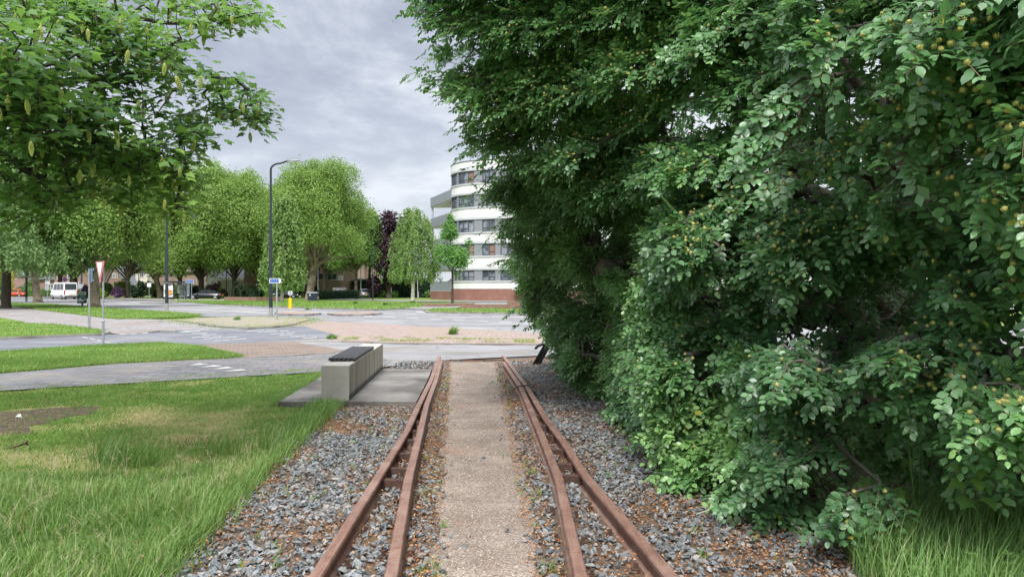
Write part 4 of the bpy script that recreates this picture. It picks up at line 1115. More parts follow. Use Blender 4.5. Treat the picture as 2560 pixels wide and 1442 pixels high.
def weeping(name, label, px, py, top, hwpx, botpx, trpx, leafm, barkm, ns, nl, size, seed, group=None, lean=0, barrel=.5):
    rng = np.random.default_rng(seed)
    b = G(px, py); s = b.y / F; h, hw, bot, tr = (py - top) * s, hwpx * s, (py - botpx) * s, trpx * s
    t = empty(name, b, label, 'tree', group)
    u = rng.random(ns); zt = bot + (h - bot) * (.12 + .88 * u); f = np.clip((h - zt) / (h - bot), 0, 1)
    rmax = hw * np.clip(np.sin(np.pi * np.clip(f * .62 + .1, 0, 1)) ** barrel, .08, 1)
    az = rng.uniform(0, 2 * np.pi, ns); rr = rmax * np.sqrt(rng.uniform(.1, 1, ns)) * (.72 + .5 * np.array([mnoise.noise(Vector((3 * math.cos(a), 3 * math.sin(a) + seed, z_ * .7))) + .5 for a, z_ in zip(az, zt)]))
    start = np.stack([rr * np.cos(az) + lean * s * (zt / h), rr * np.sin(az), zt], 1)
    ln = np.minimum(rng.uniform(.12, .34, ns) * (h - bot) * (.5 + f), np.maximum(zt - bot * rng.uniform(.75, 1.1, ns), .3))
    bi = np.repeat(np.arange(ns), nl); tt = rng.random(len(bi))
    outw = np.stack([np.cos(az), np.sin(az), 0 * az], 1)
    p = start[bi] + np.array([0, 0, -1.]) * (ln[bi] * tt)[:, None] + outw[bi] * (.22 * ln[bi] * np.sin(tt * 1.6))[:, None] + rng.normal(0, size * .45, (len(bi), 3))
    d = nrm(rng.normal(size=(len(bi), 3)) * .7 + np.array([.1, 0, -1.])); nn = nrm(outw[bi] + rng.normal(size=(len(bi), 3)) * .7 + np.array([0, 0, .4]))
    v = np.clip(.2 + .5 * rng.random(len(bi)) + .3 * rng.random(ns)[bi], 0, 1)
    V, T, vv = scatter(QUAD * np.array([.8, 1, 1]), QF, p, *frames(d, nn), size * rng.uniform(.6, 1.3, len(bi)), v)
    link('crown', fast_mesh('crown', V, T, vv), M[leafm], t)
    pts = [(0, 0, -.1), (0, 0, .4), (lean * s * .3, 0, h * .35), (lean * s * .7, 0, h * .7), (lean * s, 0, h * .97)]
    limbs = [((lean * s * f_, 0, h * f_), tuple(start[i]), tr * .3, tr * .06) for i in rng.choice(ns, 22, replace=False) for f_ in [max(.2, start[i][2] / h * .75)]]
    trunk_mesh('trunk', pts, [tr * 1.35, tr, tr * .8, tr * .5, tr * .1], limbs, M[barkm], t)
    return t
weeping('birch_tree', 'hanging birch with white stem right beside the lamp post with curved arm', 705, 756, 488, 42, 722, 4, 'leaf_birch', 'bark_birch', 300, 60, .30, 21, 'birch trees', lean=6, barrel=.6)
weeping('birch_tree', 'pale birch with slender white trunk between the purple beech and the white flats', 1032, 758, 520, 58, 700, 5, 'leaf_birch', 'bark_birch', 460, 44, .20, 22, 'birch trees', lean=4, barrel=.8)
weeping('birch_tree', 'bluish green weeping tree filling the edge of the verge near the red car', 15, 772, 372, 200, 672, 11, 'leaf_willow', 'bark', 1000, 60, .22, 23, 'birch trees', lean=10, barrel=.55)
# dark mass of trees behind the houses
for i, (px, top, hw) in enumerate([(10, 520, 120), (150, 470, 110), (290, 460, 110), (430, 450, 105), (560, 445, 100), (690, 470, 90), (600, 560, 80)]):
    lab = ['dark tree behind the houses near the red hatchback', 'dark tree rising behind the brick house with the white framed window', 'dark tree behind the brown gable house', 'dark tree behind the beige house by the bus shelter', 'dark tree behind the white gable house', 'dark tree behind the brick house with the steep roof', 'smaller dark tree between the white gable and the plane trees'][i]
    b = P(px, 731, 178); b.z = 0
    leafy_tree('garden_tree', lab, b, (722 - top) * 178 / F + 1.6, hw * 178 / F, 2.0, .4, 'leaf_mid', 'bark', 9000, .85, 40 + i, 'trees behind the houses')

# ---------------------------------------------------------------- shrubs and hedges
def shrub(name, label, px, py, hwpx, hpx, leafm, n, size, seed, group=None, Y=None, cat='shrub', nblob=22):
    rng = np.random.default_rng(seed)
    if Y is None:
        top = py - hpx; b, py = base_point(px, py, 124 + 5 * rng.random()); hpx = py - top
    else: b = Vector(((px - CX) / F * Y, Y, 0))
    s = b.y / F
    part, B, br = crown_cloud((0, 0, hpx * s * .5), (hwpx * s, hwpx * s * .8, hpx * s * .5), n, size, nblob, rng, .42, -1, shell=.3)
    V, T, vv = part; V[:, 2] = np.maximum(V[:, 2], .01)
    V = V + np.array(b)
    o = link(name, fast_mesh(name, V, T, vv), M[leafm]); tag(o, label, cat, group); return o
GS = 'garden shrubs before the houses'
shrub('rhododendron', 'mauve flowering rhododendron in the garden of the brown gable house', 294, 739, 14, 24, 'flower_mauve', 1500, .32, 1)
for i, a in enumerate([('broad green bush left of the mauve rhododendron', 268, 738, 12, 34, 'leaf_mid'), ('lime green bush above the mauve rhododendron', 305, 737, 18, 42, 'leaf_lime'), ('dark rounded bush under the slender plane tree', 335, 739, 12, 26, 'leaf_dark'),
                       ('dark upright evergreen by the lamp post in the gardens', 352, 737, 9, 42, 'leaf_dark'), ('light shrub beside the bus stop pole', 372, 738, 14, 36, 'leaf_birch'), ('dark shrub behind the boot of the black car', 560, 742, 10, 16, 'leaf_dark'),
                       ('yellow green bush behind the black car', 548, 741, 12, 24, 'leaf_lime'), ('dark green shrub under the red leaved garden tree', 528, 740, 14, 26, 'leaf_dark'), ('shrub under the forked plane tree', 628, 741, 20, 24, 'leaf_mid'),
                       ('dense dark shrub behind the lamp post with curved arm', 668, 742, 22, 30, 'leaf_dark'), ('dark shrub beside the trunk of the hanging birch', 740, 741, 20, 30, 'leaf_dark'), ('tall grass clump at the foot of the lamp post bed', 672, 748, 12, 13, 'leaf_mid'),
                       ('dark purple shrub behind the green advertising board', 212, 741, 12, 30, 'leaf_purple'), ('low green hedge bush beside the thick plane trunk', 250, 740, 14, 14, 'leaf_lime'), ('dark shrub behind the red hatchback', 60, 740, 18, 22, 'leaf_dark'),
                       ('round bush in the garden behind the lamp post by the red car', 72, 740, 14, 46, 'leaf_mid'), ('light green ball bush behind the bus shelter bench', 440, 742, 16, 30, 'leaf_mid'), ('dark evergreen behind the silver car', 955, 742, 14, 14, 'leaf_mid'),
                       ('low evergreen at the foot of the purple beech', 982, 741, 14, 12, 'leaf_mid'), ('small bush at the corner of the white flats', 1070, 742, 8, 12, 'leaf_mid')]):
    shrub('garden_shrub', a[0], a[1], a[2], a[3], a[4], a[5], 1500, .30, 100 + i, GS, Y=157 if a[1] in (60, 72) else None)
shrub('japanese_maple', 'red leaved garden maple in front of the white gable house', 533, 741, 14, 44, 'leaf_purple', 900, .3, 130, None, nblob=10)
shrub('japanese_maple', 'crimson garden maple above the tall hedge', 936, 739, 18, 52, 'leaf_purple', 1300, .42, 131, None)
shrub('laburnum', 'yellow flowering bush at the edge of the road near the red hatchback', -6, 752, 30, 118, 'flower_yellow', 2200, .3, 132, None)
shrub('roadside_bush', 'bushy green shrub in front of the red hatchback', 0, 758, 18, 62, 'leaf_willow', 2200, .25, 133, None)
shrub('weed_clump', 'low clump of weeds on the verge near the thin green lamp post', 888, 763, 8, 8, 'leaf_mid', 300, .14, 134, 'weed clumps on the far verge')
shrub('weed_clump', 'low clump of weeds on the verge between the birch and the small lamp post', 966, 766, 10, 8, 'leaf_mid', 350, .14, 135, 'weed clumps on the far verge')
shrub('weed_clump', 'dark grass tuft around the foot of the white birch trunk', 1032, 760, 9, 6, 'leaf_mid', 260, .14, 136, 'weed clumps on the far verge')
def topiary():
    b, _ = base_point(592, 741, 125); s = b.y / F; t = empty('topiary', b, 'clipped dark evergreen with a cone and ball top beside the white house', 'shrub')
    rng = np.random.default_rng(5); parts = [crown_cloud((0, 0, 15 * s), (6 * s, 6 * s, 16 * s), 900, .25, 20, rng, .4, -1, shell=.2)[0], crown_cloud((0, 0, 37 * s), (4 * s, 4 * s, 4 * s), 350, .22, 8, rng, .5, -1)[0], crown_cloud((11 * s, 0, 27 * s), (6 * s, 5 * s, 5 * s), 450, .25, 8, rng, .5, -1)[0]]
    V, T, vv = merge(parts); link('crown', fast_mesh('crown', V, T, vv), M['leaf_dark'], t)
    mb = MB(); mb.tube([(0, 0, 0), (0, 0, 36 * s)], .05, 6); mb.tube([(0, 0, 10 * s), (11 * s, 0, 25 * s)], .04, 6); mb.build('trunk', M['bark'], t)
topiary()
def hedge(label, x0, x1, y, dep, h, leafm, n, size, seed, y1=None):
    rng = np.random.default_rng(seed); L = x1 - x0
    u, f = rng.random(n), rng.random(n)
    p = np.zeros((n, 3)); q = np.zeros((n, 3)); y1 = y if y1 is None else y1
    yb = lambda t: y + (y1 - y) * t
    fr = f < .62
    p[:, 0] = x0 + L * u
    p[fr, 1] = yb(u[fr]); p[fr, 2] = rng.random(fr.sum()) * h; q[fr] = (0, -1, .2)
    tp = ~fr; p[tp, 1] = yb(u[tp]) + rng.random(tp.sum()) * dep; p[tp, 2] = h; q[tp] = (0, 0, 1)
    p += rng.normal(0, size * .3, (n, 3)); p[:, 2] = np.maximum(p[:, 2], .02)
    part = scatter(QUAD, QF, p, *frames(rng.normal(size=(n, 3)), nrm(q + rng.normal(size=(n, 3)) * .5)), size * rng.uniform(.6, 1.2, n), rng.random(n))
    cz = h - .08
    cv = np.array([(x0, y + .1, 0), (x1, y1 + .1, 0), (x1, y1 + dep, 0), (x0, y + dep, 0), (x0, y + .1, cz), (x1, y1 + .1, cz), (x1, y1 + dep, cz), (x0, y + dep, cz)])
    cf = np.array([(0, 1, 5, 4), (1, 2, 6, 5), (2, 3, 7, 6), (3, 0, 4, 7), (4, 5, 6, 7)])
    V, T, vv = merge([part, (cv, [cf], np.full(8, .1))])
    o = link('hedge', fast_mesh('hedge', V, T, vv), M[leafm]); tag(o, label, 'hedge', 'clipped hedges'); return o
fx = lambda px, Y: (px - CX) / F * Y
fz = lambda py, Y: H - (py - HY) / F * Y
hedge('tall dark clipped hedge running behind the silver car and the birch', fx(815, 140), fx(1082, 132), 140, 2.0, 3.1, 'leaf_dark', 9000, .35, 61, 132)
hedge('low clipped hedge in front of the grey cabinet', fx(793, 112), fx(893, 118), 112, 1.6, 1.15, 'leaf_dark', 3500, .26, 62, 118)
hedge('low hedge along the gardens behind the bus shelter', fx(380, 138), fx(500, 138), 138, 1.0, 1.9, 'leaf_dark', 2600, .35, 63)
hedge('low hedge beside the driveway under the forked plane tree', fx(606, 126), fx(648, 126), 126, 1.2, 1.2, 'leaf_dark', 1500, .3, 64)
hedge('low hedge in front of the brick houses near the white van', fx(20, 150), fx(250, 142), 150, 1.2, 1.3, 'leaf_mid', 4500, .35, 65, 142)
# ================================================================ the two near trees
def grow(mains, tips, rng, step=.3, sag=.08, wig=.05, pathw=.12):
    """joins every leafy tip to the nearest wood already there; returns nodes, parents, tip indices"""
    cap = len(tips) * 5 + 400
    N = np.zeros((cap, 3)); par = np.full(cap, -1, int); plen = np.zeros(cap); n = 0
    for line in mains:
        line = [np.array(p, float) for p in line]
        prev = -1
        if n:
            prev = int(np.argmin(((N[:n] - line[0]) ** 2).sum(1)))
        for i, p in enumerate(line):
            if i == 0 and prev >= 0 and np.linalg.norm(N[prev] - p) < .02: continue
            N[n] = p; par[n] = prev; plen[n] = (plen[prev] + np.linalg.norm(p - N[prev])) if prev >= 0 else 0; prev = n; n += 1
    nm = n
    dm = np.array([((N[:nm] - t) ** 2).sum(1).min() for t in tips])
    ti = np.zeros(len(tips), int)
    for k in np.argsort(dm):
        t = tips[k]
        d = np.sqrt(((N[:n] - t) ** 2).sum(1)) + pathw * plen[:n]
        j = int(np.argmin(d)); a = N[j]; L = np.linalg.norm(t - a); m = max(1, int(L / step)); pr = j
        for i in range(1, m + 1):
            f = i / m; p = a + (t - a) * f
            if i < m: p = p + np.array([0, 0, sag * L * math.sin(math.pi * f)]) + rng.normal(0, wig * step, 3)
            N[n] = p; par[n] = pr; plen[n] = plen[pr] + L / m; pr = n; n += 1
        ti[k] = pr
    return N[:n], par[:n], ti, nm

def wood(N, par, ti, nm, rtip, expo, rmain=None, kmin=4):
    cnt = np.zeros(len(N)); cnt[ti] += 1
    for i in range(len(N) - 1, 0, -1):
        if par[i] >= 0: cnt[par[i]] += cnt[i]
    r = rtip * np.maximum(cnt, 1) ** expo
    if rmain is not None: r[:nm] = np.maximum(np.minimum(r[:nm], rmain), rtip)
    c = np.where(par >= 0)[0]
    big = c[r[c] > .03]; sm = c[r[c] <= .03]
    parts = []
    for ix, k in ((big, 8), (sm, kmin)):
        if len(ix): parts.append(tubes(N[par[ix]], N[ix], np.minimum(r[par[ix]], r[ix] * 1.6), r[ix], k))
    return merge(parts), r

# ---- beech ------------------------------------------------------------------------------------
TB = np.array([4.6, 9.0])
CTRL = np.array([(1050, -200, 8), (1050, 0, 8), (1100, 170, 8), (1250, 350, 8.5), (1300, 550, 10), (1320, 700, 12), (1340, 850, 15), (1375, 930, 14.2), (1450, 970, 11.6), (1560, 1075, 8.2), (1680, 1210, 6.2), (1850, 1300, 5.0), (2100, 1430, 4.1), (2400, 1330, 3.7), (2700, 1300, 3.4),
                 (1400, 100, 7.5), (1600, 100, 6.8), (1800, 100, 6.0), (2100, 100, 4.1), (2400, 100, 3.2), (2560, 0, 3.0), (2800, 200, 2.9), (1500, 400, 7.8), (1750, 450, 6.2), (2000, 450, 5), (2300, 400, 3.8), (2560, 400, 3.1), (1550, 600, 9.5), (1480, 800, 10.8), (1700, 790, 6.8), (1750, 600, 5.6), (2000, 620, 5), (2200, 750, 6.0),
                 (2450, 700, 3.9), (2600, 800, 3.2), (1450, 880, 10.5), (1700, 930, 5.8), (2000, 930, 4.6), (2250, 900, 4.1), (2500, 1000, 3.5), (1700, 1100, 6.0), (2000, 1150, 4.9), (2250, 1130, 5.2), (2200, 1290, 4.2), (1600, -200, 6.5), (2200, -300, 3.8)], float)
def front(u, v):
    d = ((u[:, None] - CTRL[None, :, 0]) ** 2 + (v[:, None] - CTRL[None, :, 1]) ** 2) + 900
    w_ = d ** -1.7
    return (w_ * CTRL[None, :, 2]).sum(1) / w_.sum(1)
SIL = [(1050, -330), (1046, 0), (1075, 36), (1120, 70), (1108, 110), (1085, 150), (1075, 178), (1050, 186), (1090, 205), (1130, 238), (1175, 236), (1166, 290), (1196, 318), (1180, 352), (1210, 392), (1245, 400), (1292, 424), (1270, 446), (1225, 462), (1212, 488), (1270, 482), (1300, 508), (1268, 545), (1248, 580), (1300, 585), (1302, 630), (1258, 655), (1300, 672), (1318, 715), (1330, 775), (1350, 815), (1378, 838), (1398, 880), (1420, 930), (1475, 965), (1545, 1045), (1580, 1110), (1650, 1155), (1678, 1200), (1800, 1222), (1868, 1245), (1872, 1290), (1930, 1320), (2020, 1350), (2080, 1395), (2120, 1400), (2170, 1320), (2230, 1230), (2330, 1180), (2440, 1215), (2600, 1240), (3100, 1240), (3100, -330)]
HOLE = [(2000, 800), (2060, 740), (2085, 690), (2160, 640), (2280, 630), (2335, 665), (2330, 720), (2300, 790), (2230, 800), (2220, 850), (2100, 860), (2020, 860)]     # where the far side shows through
CAVE = [(1440, 470), (1560, 400), (1640, 520), (1730, 590), (1700, 680), (1560, 690), (1450, 640)]
CAVE2 = [(2110, 1060), (2200, 1030), (2270, 1060), (2290, 1150), (2290, 1280), (2200, 1300), (2130, 1200)]
rb = np.random.default_rng(31)
n = 130000
u = rb.uniform(1000, 3100, n); v = rb.uniform(-330, 1440, n)
u = np.concatenate([u, rb.uniform(1200, 1720, 34000)]); v = np.concatenate([v, rb.uniform(380, 1020, 34000)])
u = np.concatenate([u, rb.uniform(1640, 1880, 9000)]); v = np.concatenate([v, rb.uniform(800, 1010, 9000)])
ok = inside(SIL, u, v); u, v = u[ok], v[ok]
D = front(u, v)
# drooping boughs: each pushes out to a lip and falls back below it
saw = np.mod((v + .38 * u) / 185 + .9 * np.array([mnoise.noise(Vector((a / 330, b_ / 330, 7.7))) for a, b_ in zip(u, v)]), 1.0)
D = D * (1 + .11 * (.5 - saw))
keep = (rb.random(len(u)) < np.clip((D / 8.6) ** 2, 0, 1)) & ~((saw < .2) & (rb.random(len(u)) < .52))
u, v, D = u[keep], v[keep], D[keep]
dep = np.where(rb.random(len(u)) < .62, np.abs(rb.normal(0, .28, len(u))), rb.uniform(.2, 2.2, len(u)))
Y = D + dep
p = np.stack([(u - CX) / F * Y, Y, H - (v - HY) / F * Y], 1)
nz = fbm(p, (1.15, 1.15, 2.3), 3.3) + .5 * fbm(p, (2.6, 2.6, 4.2), 8.1)
thr = np.where(inside(CAVE, u, v), .02, np.where(inside(CAVE2, u, v), .25, -.10))
ok = (nz > thr + .05 * (dep > 1)) & (p[:, 2] > .10)
hole = inside(HOLE, u, v)
ok &= ~(hole & (rb.random(len(u)) > .34))
edge = ~inside(SIL, u - 62, v + 12) & (v < 640) & (u < 1420)
ok &= ~(edge & (nz < .12)) & ~(edge & (rb.random(len(u)) < .3))
p = p[ok]; depf = dep[ok]
FRONT_N = len(p)
# the rest of the dome: over the top, round the back and out of the picture
nb = 12000
d = nrm(rb.normal(size=(nb, 3))); d[:, 2] = np.abs(d[:, 2]) * 1.0 - .05
q = np.array([TB[0], TB[1], 2.0]) + d * np.array([6.0, 6.6, 7.5]) * rb.uniform(.72, 1.0, nb)[:, None]
q = q[q[:, 2] > .25]
uq, vq = proj(np.where(q[:, 1:2] > .3, q, np.array([[0, -1, 0.]])))
vis = q[:, 1] > .3
Dq = np.where(vis, front(uq, vq), 0)
infront = vis & (q[:, 1] < Dq) & (uq < 3100)
outside = vis & ~inside(SIL, uq, vq) & (uq < 2600) & (vq > -60)
toonear = (np.hypot(q[:, 0], q[:, 1]) < 2.6) & (q[:, 2] < 4)
gap = vis & inside(HOLE, uq, vq) & (rb.random(len(q)) > .34)
q = q[~(infront | outside | toonear | gap)]
# sprigs poking out of the outline
spr = []
for (px, py, Y_) in [(1030, 186, 8.1), (1062, 176, 8.0), (1078, 118, 8.2), (1092, 96, 8.1), (1060, 30, 8.0), (1040, 8, 8.0), (1150, 300, 8.3), (1168, 316, 8.3), (1160, 356, 8.4), (1188, 366, 8.4), (1172, 380, 8.4), (1195, 415, 8.5), (1212, 425, 8.5), (1200, 476, 8.7), (1186, 500, 8.7), (1214, 470, 8.6), (1240, 566, 9.5), (1228, 588, 9.5), (1244, 655, 10.5), (1262, 648, 10.4), (1312, 800, 12.5), (1322, 780, 12.5), (1290, 770, 12), (1340, 812, 13), (1885, 1222, 5.0), (1870, 1250, 5.0), (1880, 370, 4.3), (1905, 330, 4.2), (1900, 290, 4.2), (1950, 360, 4.2), (1935, 400, 4.2)]:
    spr.append(tuple(P(px, py, Y_)))
for (x0_, y0_, x1_, y1_) in ((2010, 195, 1890, 395), (2050, 240, 1925, 425), (2120, 170, 1960, 330)):
    for t_ in np.linspace(0, 1, 11): spr.insert(0, tuple(P(x0_ + (x1_ - x0_) * t_ + rb.normal(0, 10), y0_ + (y1_ - y0_) * t_ ** 1.3 + rb.normal(0, 10), 4.3 - .15 * t_)))
tips = np.concatenate([p, q, np.array(spr)])
print('beech twigs', FRONT_N, len(q))
trunk = [(4.6, 9.0, -.1), (4.62, 9.0, .6), (4.55, 8.95, 1.4), (4.5, 8.9, 2.4), (4.6, 8.8, 3.6), (4.7, 8.7, 5.2), (4.7, 8.7, 7.5)]
def arc(a, b, rise, k=7):
    a, b = np.array(a, float), np.array(b, float)
    return [tuple(a + (b - a) * (i / k) + np.array([0, 0, rise * math.sin(math.pi * i / k)])) for i in range(k + 1)]
mains = [trunk, arc((4.5, 8.9, 2.4), (1.2, 10.2, 3.8), .9), arc((4.6, 8.8, 3.6), (.2, 8.6, 5.4), .9), arc((4.5, 8.9, 2.4), (2.2, 6.2, 2.4), .6), arc((4.55, 8.95, 1.4), (1.7, 9.4, 1.0), .4), arc((4.55, 8.95, 1.4), (2.6, 6.0, .7), .5), arc((4.5, 8.9, 2.4), (3.0, 4.6, 1.6), .8), arc((4.6, 8.8, 3.6), (2.3, 5.0, 3.9), .7),
         arc((4.6, 8.8, 3.6), (3.6, 3.6, 2.8), 1.0), arc((4.7, 8.7, 5.2), (2.0, 7.0, 6.5), .8), arc((4.6, 8.8, 3.6), (7.8, 8.0, 4.2), .8), arc((4.6, 8.8, 3.6), (5.5, 13.5, 4.2), .8), arc((4.5, 8.9, 2.4), (2.8, 12.8, 2.6), .7), arc((4.5, 8.9, 2.4), (6.8, 5.2, 2.2), .8)]
N_, par_, ti_, nm_ = grow(mains, tips, rb, .30, .10, .10, .10)
rmain = np.full(nm_, .085); rmain[:len(trunk)] = [.42, .36, .33, .30, .26, .2, .1]
(Vw, Tw, vw), rr = wood(N_, par_, ti_, nm_, .0026, .50, rmain, 4)
beech = empty('beech_tree', (TB[0], TB[1], 0), 'huge dark green beech with drooping glossy branches and yellow nut husks beside the track', 'tree')
off = np.array([TB[0], TB[1], 0])
link('trunk', fast_mesh('trunk', Vw - off, Tw, vw, True), M['bark_beech'], beech)
# leafy twigs
outw = tips - np.array([TB[0], TB[1], 2.5]); outw[:, 2] *= .25; outw = nrm(outw)
tocam = nrm(np.array([0, 0, H]) - tips)
td = nrm(outw * .75 + tocam * .15 * (np.arange(len(tips)) < FRONT_N)[:, None] + np.array([0, 0, -.42]) + rb.normal(size=tips.shape) * .42)
for i in range(len(tips) - len(spr), len(tips)):
    s = -1 if tips[i][1] > 6 or i % 2 else -.6
    td[i] = nrm(np.array([s, -.1, -.45]) + rb.normal(size=3) * .2)
nl = 12
tl = rb.uniform(.15, .32, len(tips))
end = tips + td * tl[:, None] + np.array([0, 0, -.03])
twp = tubes(tips, end, np.full(len(tips), .0022), np.full(len(tips), .0012), 3)
Vt, Tt, vt = twp
link('twigs', fast_mesh('twigs', Vt - off, Tt, vt), M['twig_pale'], beech)
si = np.repeat(np.arange(len(tips)), nl); k = np.tile(np.arange(nl), len(tips)); f = (k + .6) / nl
sn = nrm(np.array([0, 0, .75]) + outw * .45 + tocam * .12 + rb.normal(size=tips.shape) * .30)
sn = nrm(sn - td * (sn * td).sum(1, keepdims=True)); sd = np.cross(td, sn)
sgn = np.where(k % 2 == 0, 1., -1.)
pos = tips[si] + td[si] * (tl[si] * f)[:, None] + np.array([0, 0, -.03]) * f[:, None] + rb.normal(0, .006, (len(si), 3))
ld = nrm(td[si] * (.55 + .5 * (f > .9))[:, None] + sd[si] * (sgn * np.where(f > .93, .1, .85))[:, None] + np.array([0, 0, -.12]) + rb.normal(size=(len(si), 3)) * .16)
ln_ = nrm(sn[si] + rb.normal(size=(len(si), 3)) * .24)
size = rb.uniform(.044, .072, len(si)) * np.where((si < FRONT_N) | (si >= len(tips) - len(spr)), 1, 1.6) * (1 - .25 * (f > .85))
tint = np.clip(.42 + .8 * fbm(tips, (.7, .7, .9), 20)[si] + rb.normal(0, .13, len(si)) + .35 * (f > .88) * rb.random(len(si)), 0, .95)
tint = np.where(rb.random(len(si)) < .004, 1.0, tint)
LV = np.array([(0, 0, 0), (0, .27, -.015), (0, .56, -.005), (0, .82, -.03), (0, 1, -.10), (-.25, .22, .055), (-.325, .52, .03), (-.215, .80, .045), (.25, .24, .05), (.325, .54, .04), (.21, .80, .035)])
LF = [np.array([(0, 1, 5), (3, 4, 7), (0, 8, 1), (3, 10, 4)]), np.array([(1, 2, 6, 5), (2, 3, 7, 6), (1, 8, 9, 2), (2, 9, 10, 3)])]
LF = [np.array([(0, 1, 5), (3, 4, 7), (0, 8, 1), (3, 10, 4)]), np.array([(5, 1, 2, 6), (6, 2, 3, 7), (1, 8, 9, 2), (2, 9, 10, 3)])]
SV = np.array([(0, 0, 0), (0, 1, -.08), (-.32, .5, .05), (.32, .52, .05)]); SF = [np.array([(0, 1, 2), (0, 3, 1)])]
near = (pos[:, 1] < 9.5) & (si < FRONT_N) | (si >= len(tips) - len(spr))
parts = []
for msk, tv, tf in ((near, LV, LF), (~near, SV, SF)):
    parts.append(scatter(tv, tf, pos[msk], *frames(ld[msk], ln_[msk]), size[msk], tint[msk]))
V, T, vv = merge(parts)
M['leaf_beech'] = leaf_mat('leaf_beech', [(0, (0.058, 0.145, 0.058)), (.45, (0.11, 0.25, 0.090)), (.75, (0.16, 0.33, 0.115)), (.95, (0.23, 0.42, 0.13)), (.985, (0.23, 0.42, 0.13)), (1, (0.36, 0.36, 0.06))], .40, .85, .30, (.28, .58, .12))
link('crown', fast_mesh('crown', V - off, T, vv, True), M['leaf_beech'], beech)
print('beech leaves', len(pos))
# nut husks in yellow clusters
M['nut'] = noisy('beech_nut', (0.40, 0.39, 0.12), (0.56, 0.52, 0.19), 40, .8, .2, bs=160, bstr=.8)
def husk():
    mb = MB(); mb.ball((0, 0, 0), .0125, 1, 1, 1.15, 5)
    vs = [Vector(x) for x in mb.v]
    for _ in range(46):
        a = Vector(nrm(rb.normal(size=3))); b_ = a.orthogonal().normalized() * .0022; c_ = a.cross(b_)
        mb.add([a * .011 + b_, a * .011 - b_, a * .011 + c_, a * .0205], [(0, 1, 3), (1, 2, 3), (2, 0, 3)])
    me = bpy.data.meshes.new('beech_nut'); me.from_pydata(mb.v, [], mb.f); me.update(); me.materials.append(M['nut']); return me
hm = husk()
ut, vt_ = proj(np.where(tips[:, 1:2] > .3, tips, np.array([[0, 1, 0.]])))
wt = np.zeros(len(tips))
for (cx_, cy_, sx_, sy_, a_) in [(1900, 540, 130, 80, 1), (1800, 600, 70, 60, 1.2), (2200, 280, 200, 150, .6), (2420, 250, 120, 150, .6), (2450, 750, 120, 180, 1.0), (2450, 480, 110, 110, .8), (1500, 150, 200, 120, .35), (1420, 300, 160, 120, .3), (1620, 330, 120, 100, .3), (2050, 450, 120, 80, .6), (2420, 900, 130, 90, .8), (1850, 950, 300, 120, .06), (1900, 760, 100, 80, .2), (2050, 1130, 150, 100, .08)]:
    wt += a_ * np.exp(-((ut - cx_) / sx_) ** 2 - ((vt_ - cy_) / sy_) ** 2)
wt[FRONT_N:] = 0
wt[:FRONT_N] *= (depf < .16)
wt *= (9.0 / np.maximum(tips[:, 1], 3)) ** .3
sel = rb.choice(len(tips), 1300, replace=False, p=wt / wt.sum())
sel = sel[np.argsort(tips[sel][:, 1])]
HP = np.concatenate([tips[sel] + td[sel] * (tl[sel] * .3)[:, None] + rb.normal(0, .02, (len(sel), 3)) + tocam[sel] * .11 + np.array([0, 0, .01])])
for i in range(100):
    o = bpy.data.objects.new('beech_nut', hm); COL.objects.link(o); o.parent = beech
    o.location = HP[i] - off; o.rotation_euler = tuple(rb.uniform(0, 6, 3)); s = rb.uniform(.65, .95); o.scale = (s, s, s)
ov = np.array([v.co[:] for v in hm.vertices]); of = {}
for pl_ in hm.polygons: of.setdefault(len(pl_.vertices), []).append(list(pl_.vertices))
m_ = len(HP) - 100
V, T, vv = scatter(ov, [np.array(x) for x in of.values()], HP[100:], *frames(rb.normal(size=(m_, 3)), rb.normal(size=(m_, 3))), rb.uniform(.65, .95, m_), rb.random(m_))
o = link('nut_husks', fast_mesh('nut_husks', V - off, T, vv, True), M['nut'], beech); o['kind'] = 'stuff'

# ---- sycamore maple ---------------------------------------------------------------------------
rm = np.random.default_rng(77)
TM = np.array([-8.6, 9.2])
CL = [(60, 60, 210, 140, 6.6), (250, 60, 150, 120, 7.2), (430, 50, 130, 80, 7.7), (575, 25, 85, 42, 8.0), (625, 40, 42, 28, 8.1), (150, 200, 210, 140, 6.2), (350, 190, 150, 105, 7.0), (480, 165, 115, 62, 7.5), (565, 235, 85, 58, 7.8), (618, 265, 45, 42, 8.0), (640, 305, 26, 24, 8.0), (500, 270, 85, 55, 7.6), (120, 330, 190, 95, 6.2), (320, 320, 140, 80, 6.9), (470, 318, 55, 38, 7.4), (500, 340, 22, 20, 7.4),
      (250, 400, 120, 50, 6.9), (400, 405, 85, 55, 7.1), (452, 435, 40, 45, 7.1), (440, 490, 26, 34, 7.1), (90, 440, 110, 55, 6.4), (50, 510, 60, 45, 6.3), (325, 440, 70, 44, 6.9), (200, 450, 70, 40, 6.8), (430, 470, 45, 55, 7.0), (455, 520, 30, 24, 7.0), (130, 520, 70, 40, 6.5), (220, 480, 60, 34, 6.8), (300, 485, 34, 26, 6.9), (425, 525, 26, 30, 7.0), (20, 555, 60, 30, 6.2), (470, 380, 28, 40, 7.2), (150, 480, 60, 35, 6.6), (30, 300, 120, 150, 5.6), (20, 120, 150, 160, 5.4), (-120, 250, 200, 250, 5.8)]
pts = []
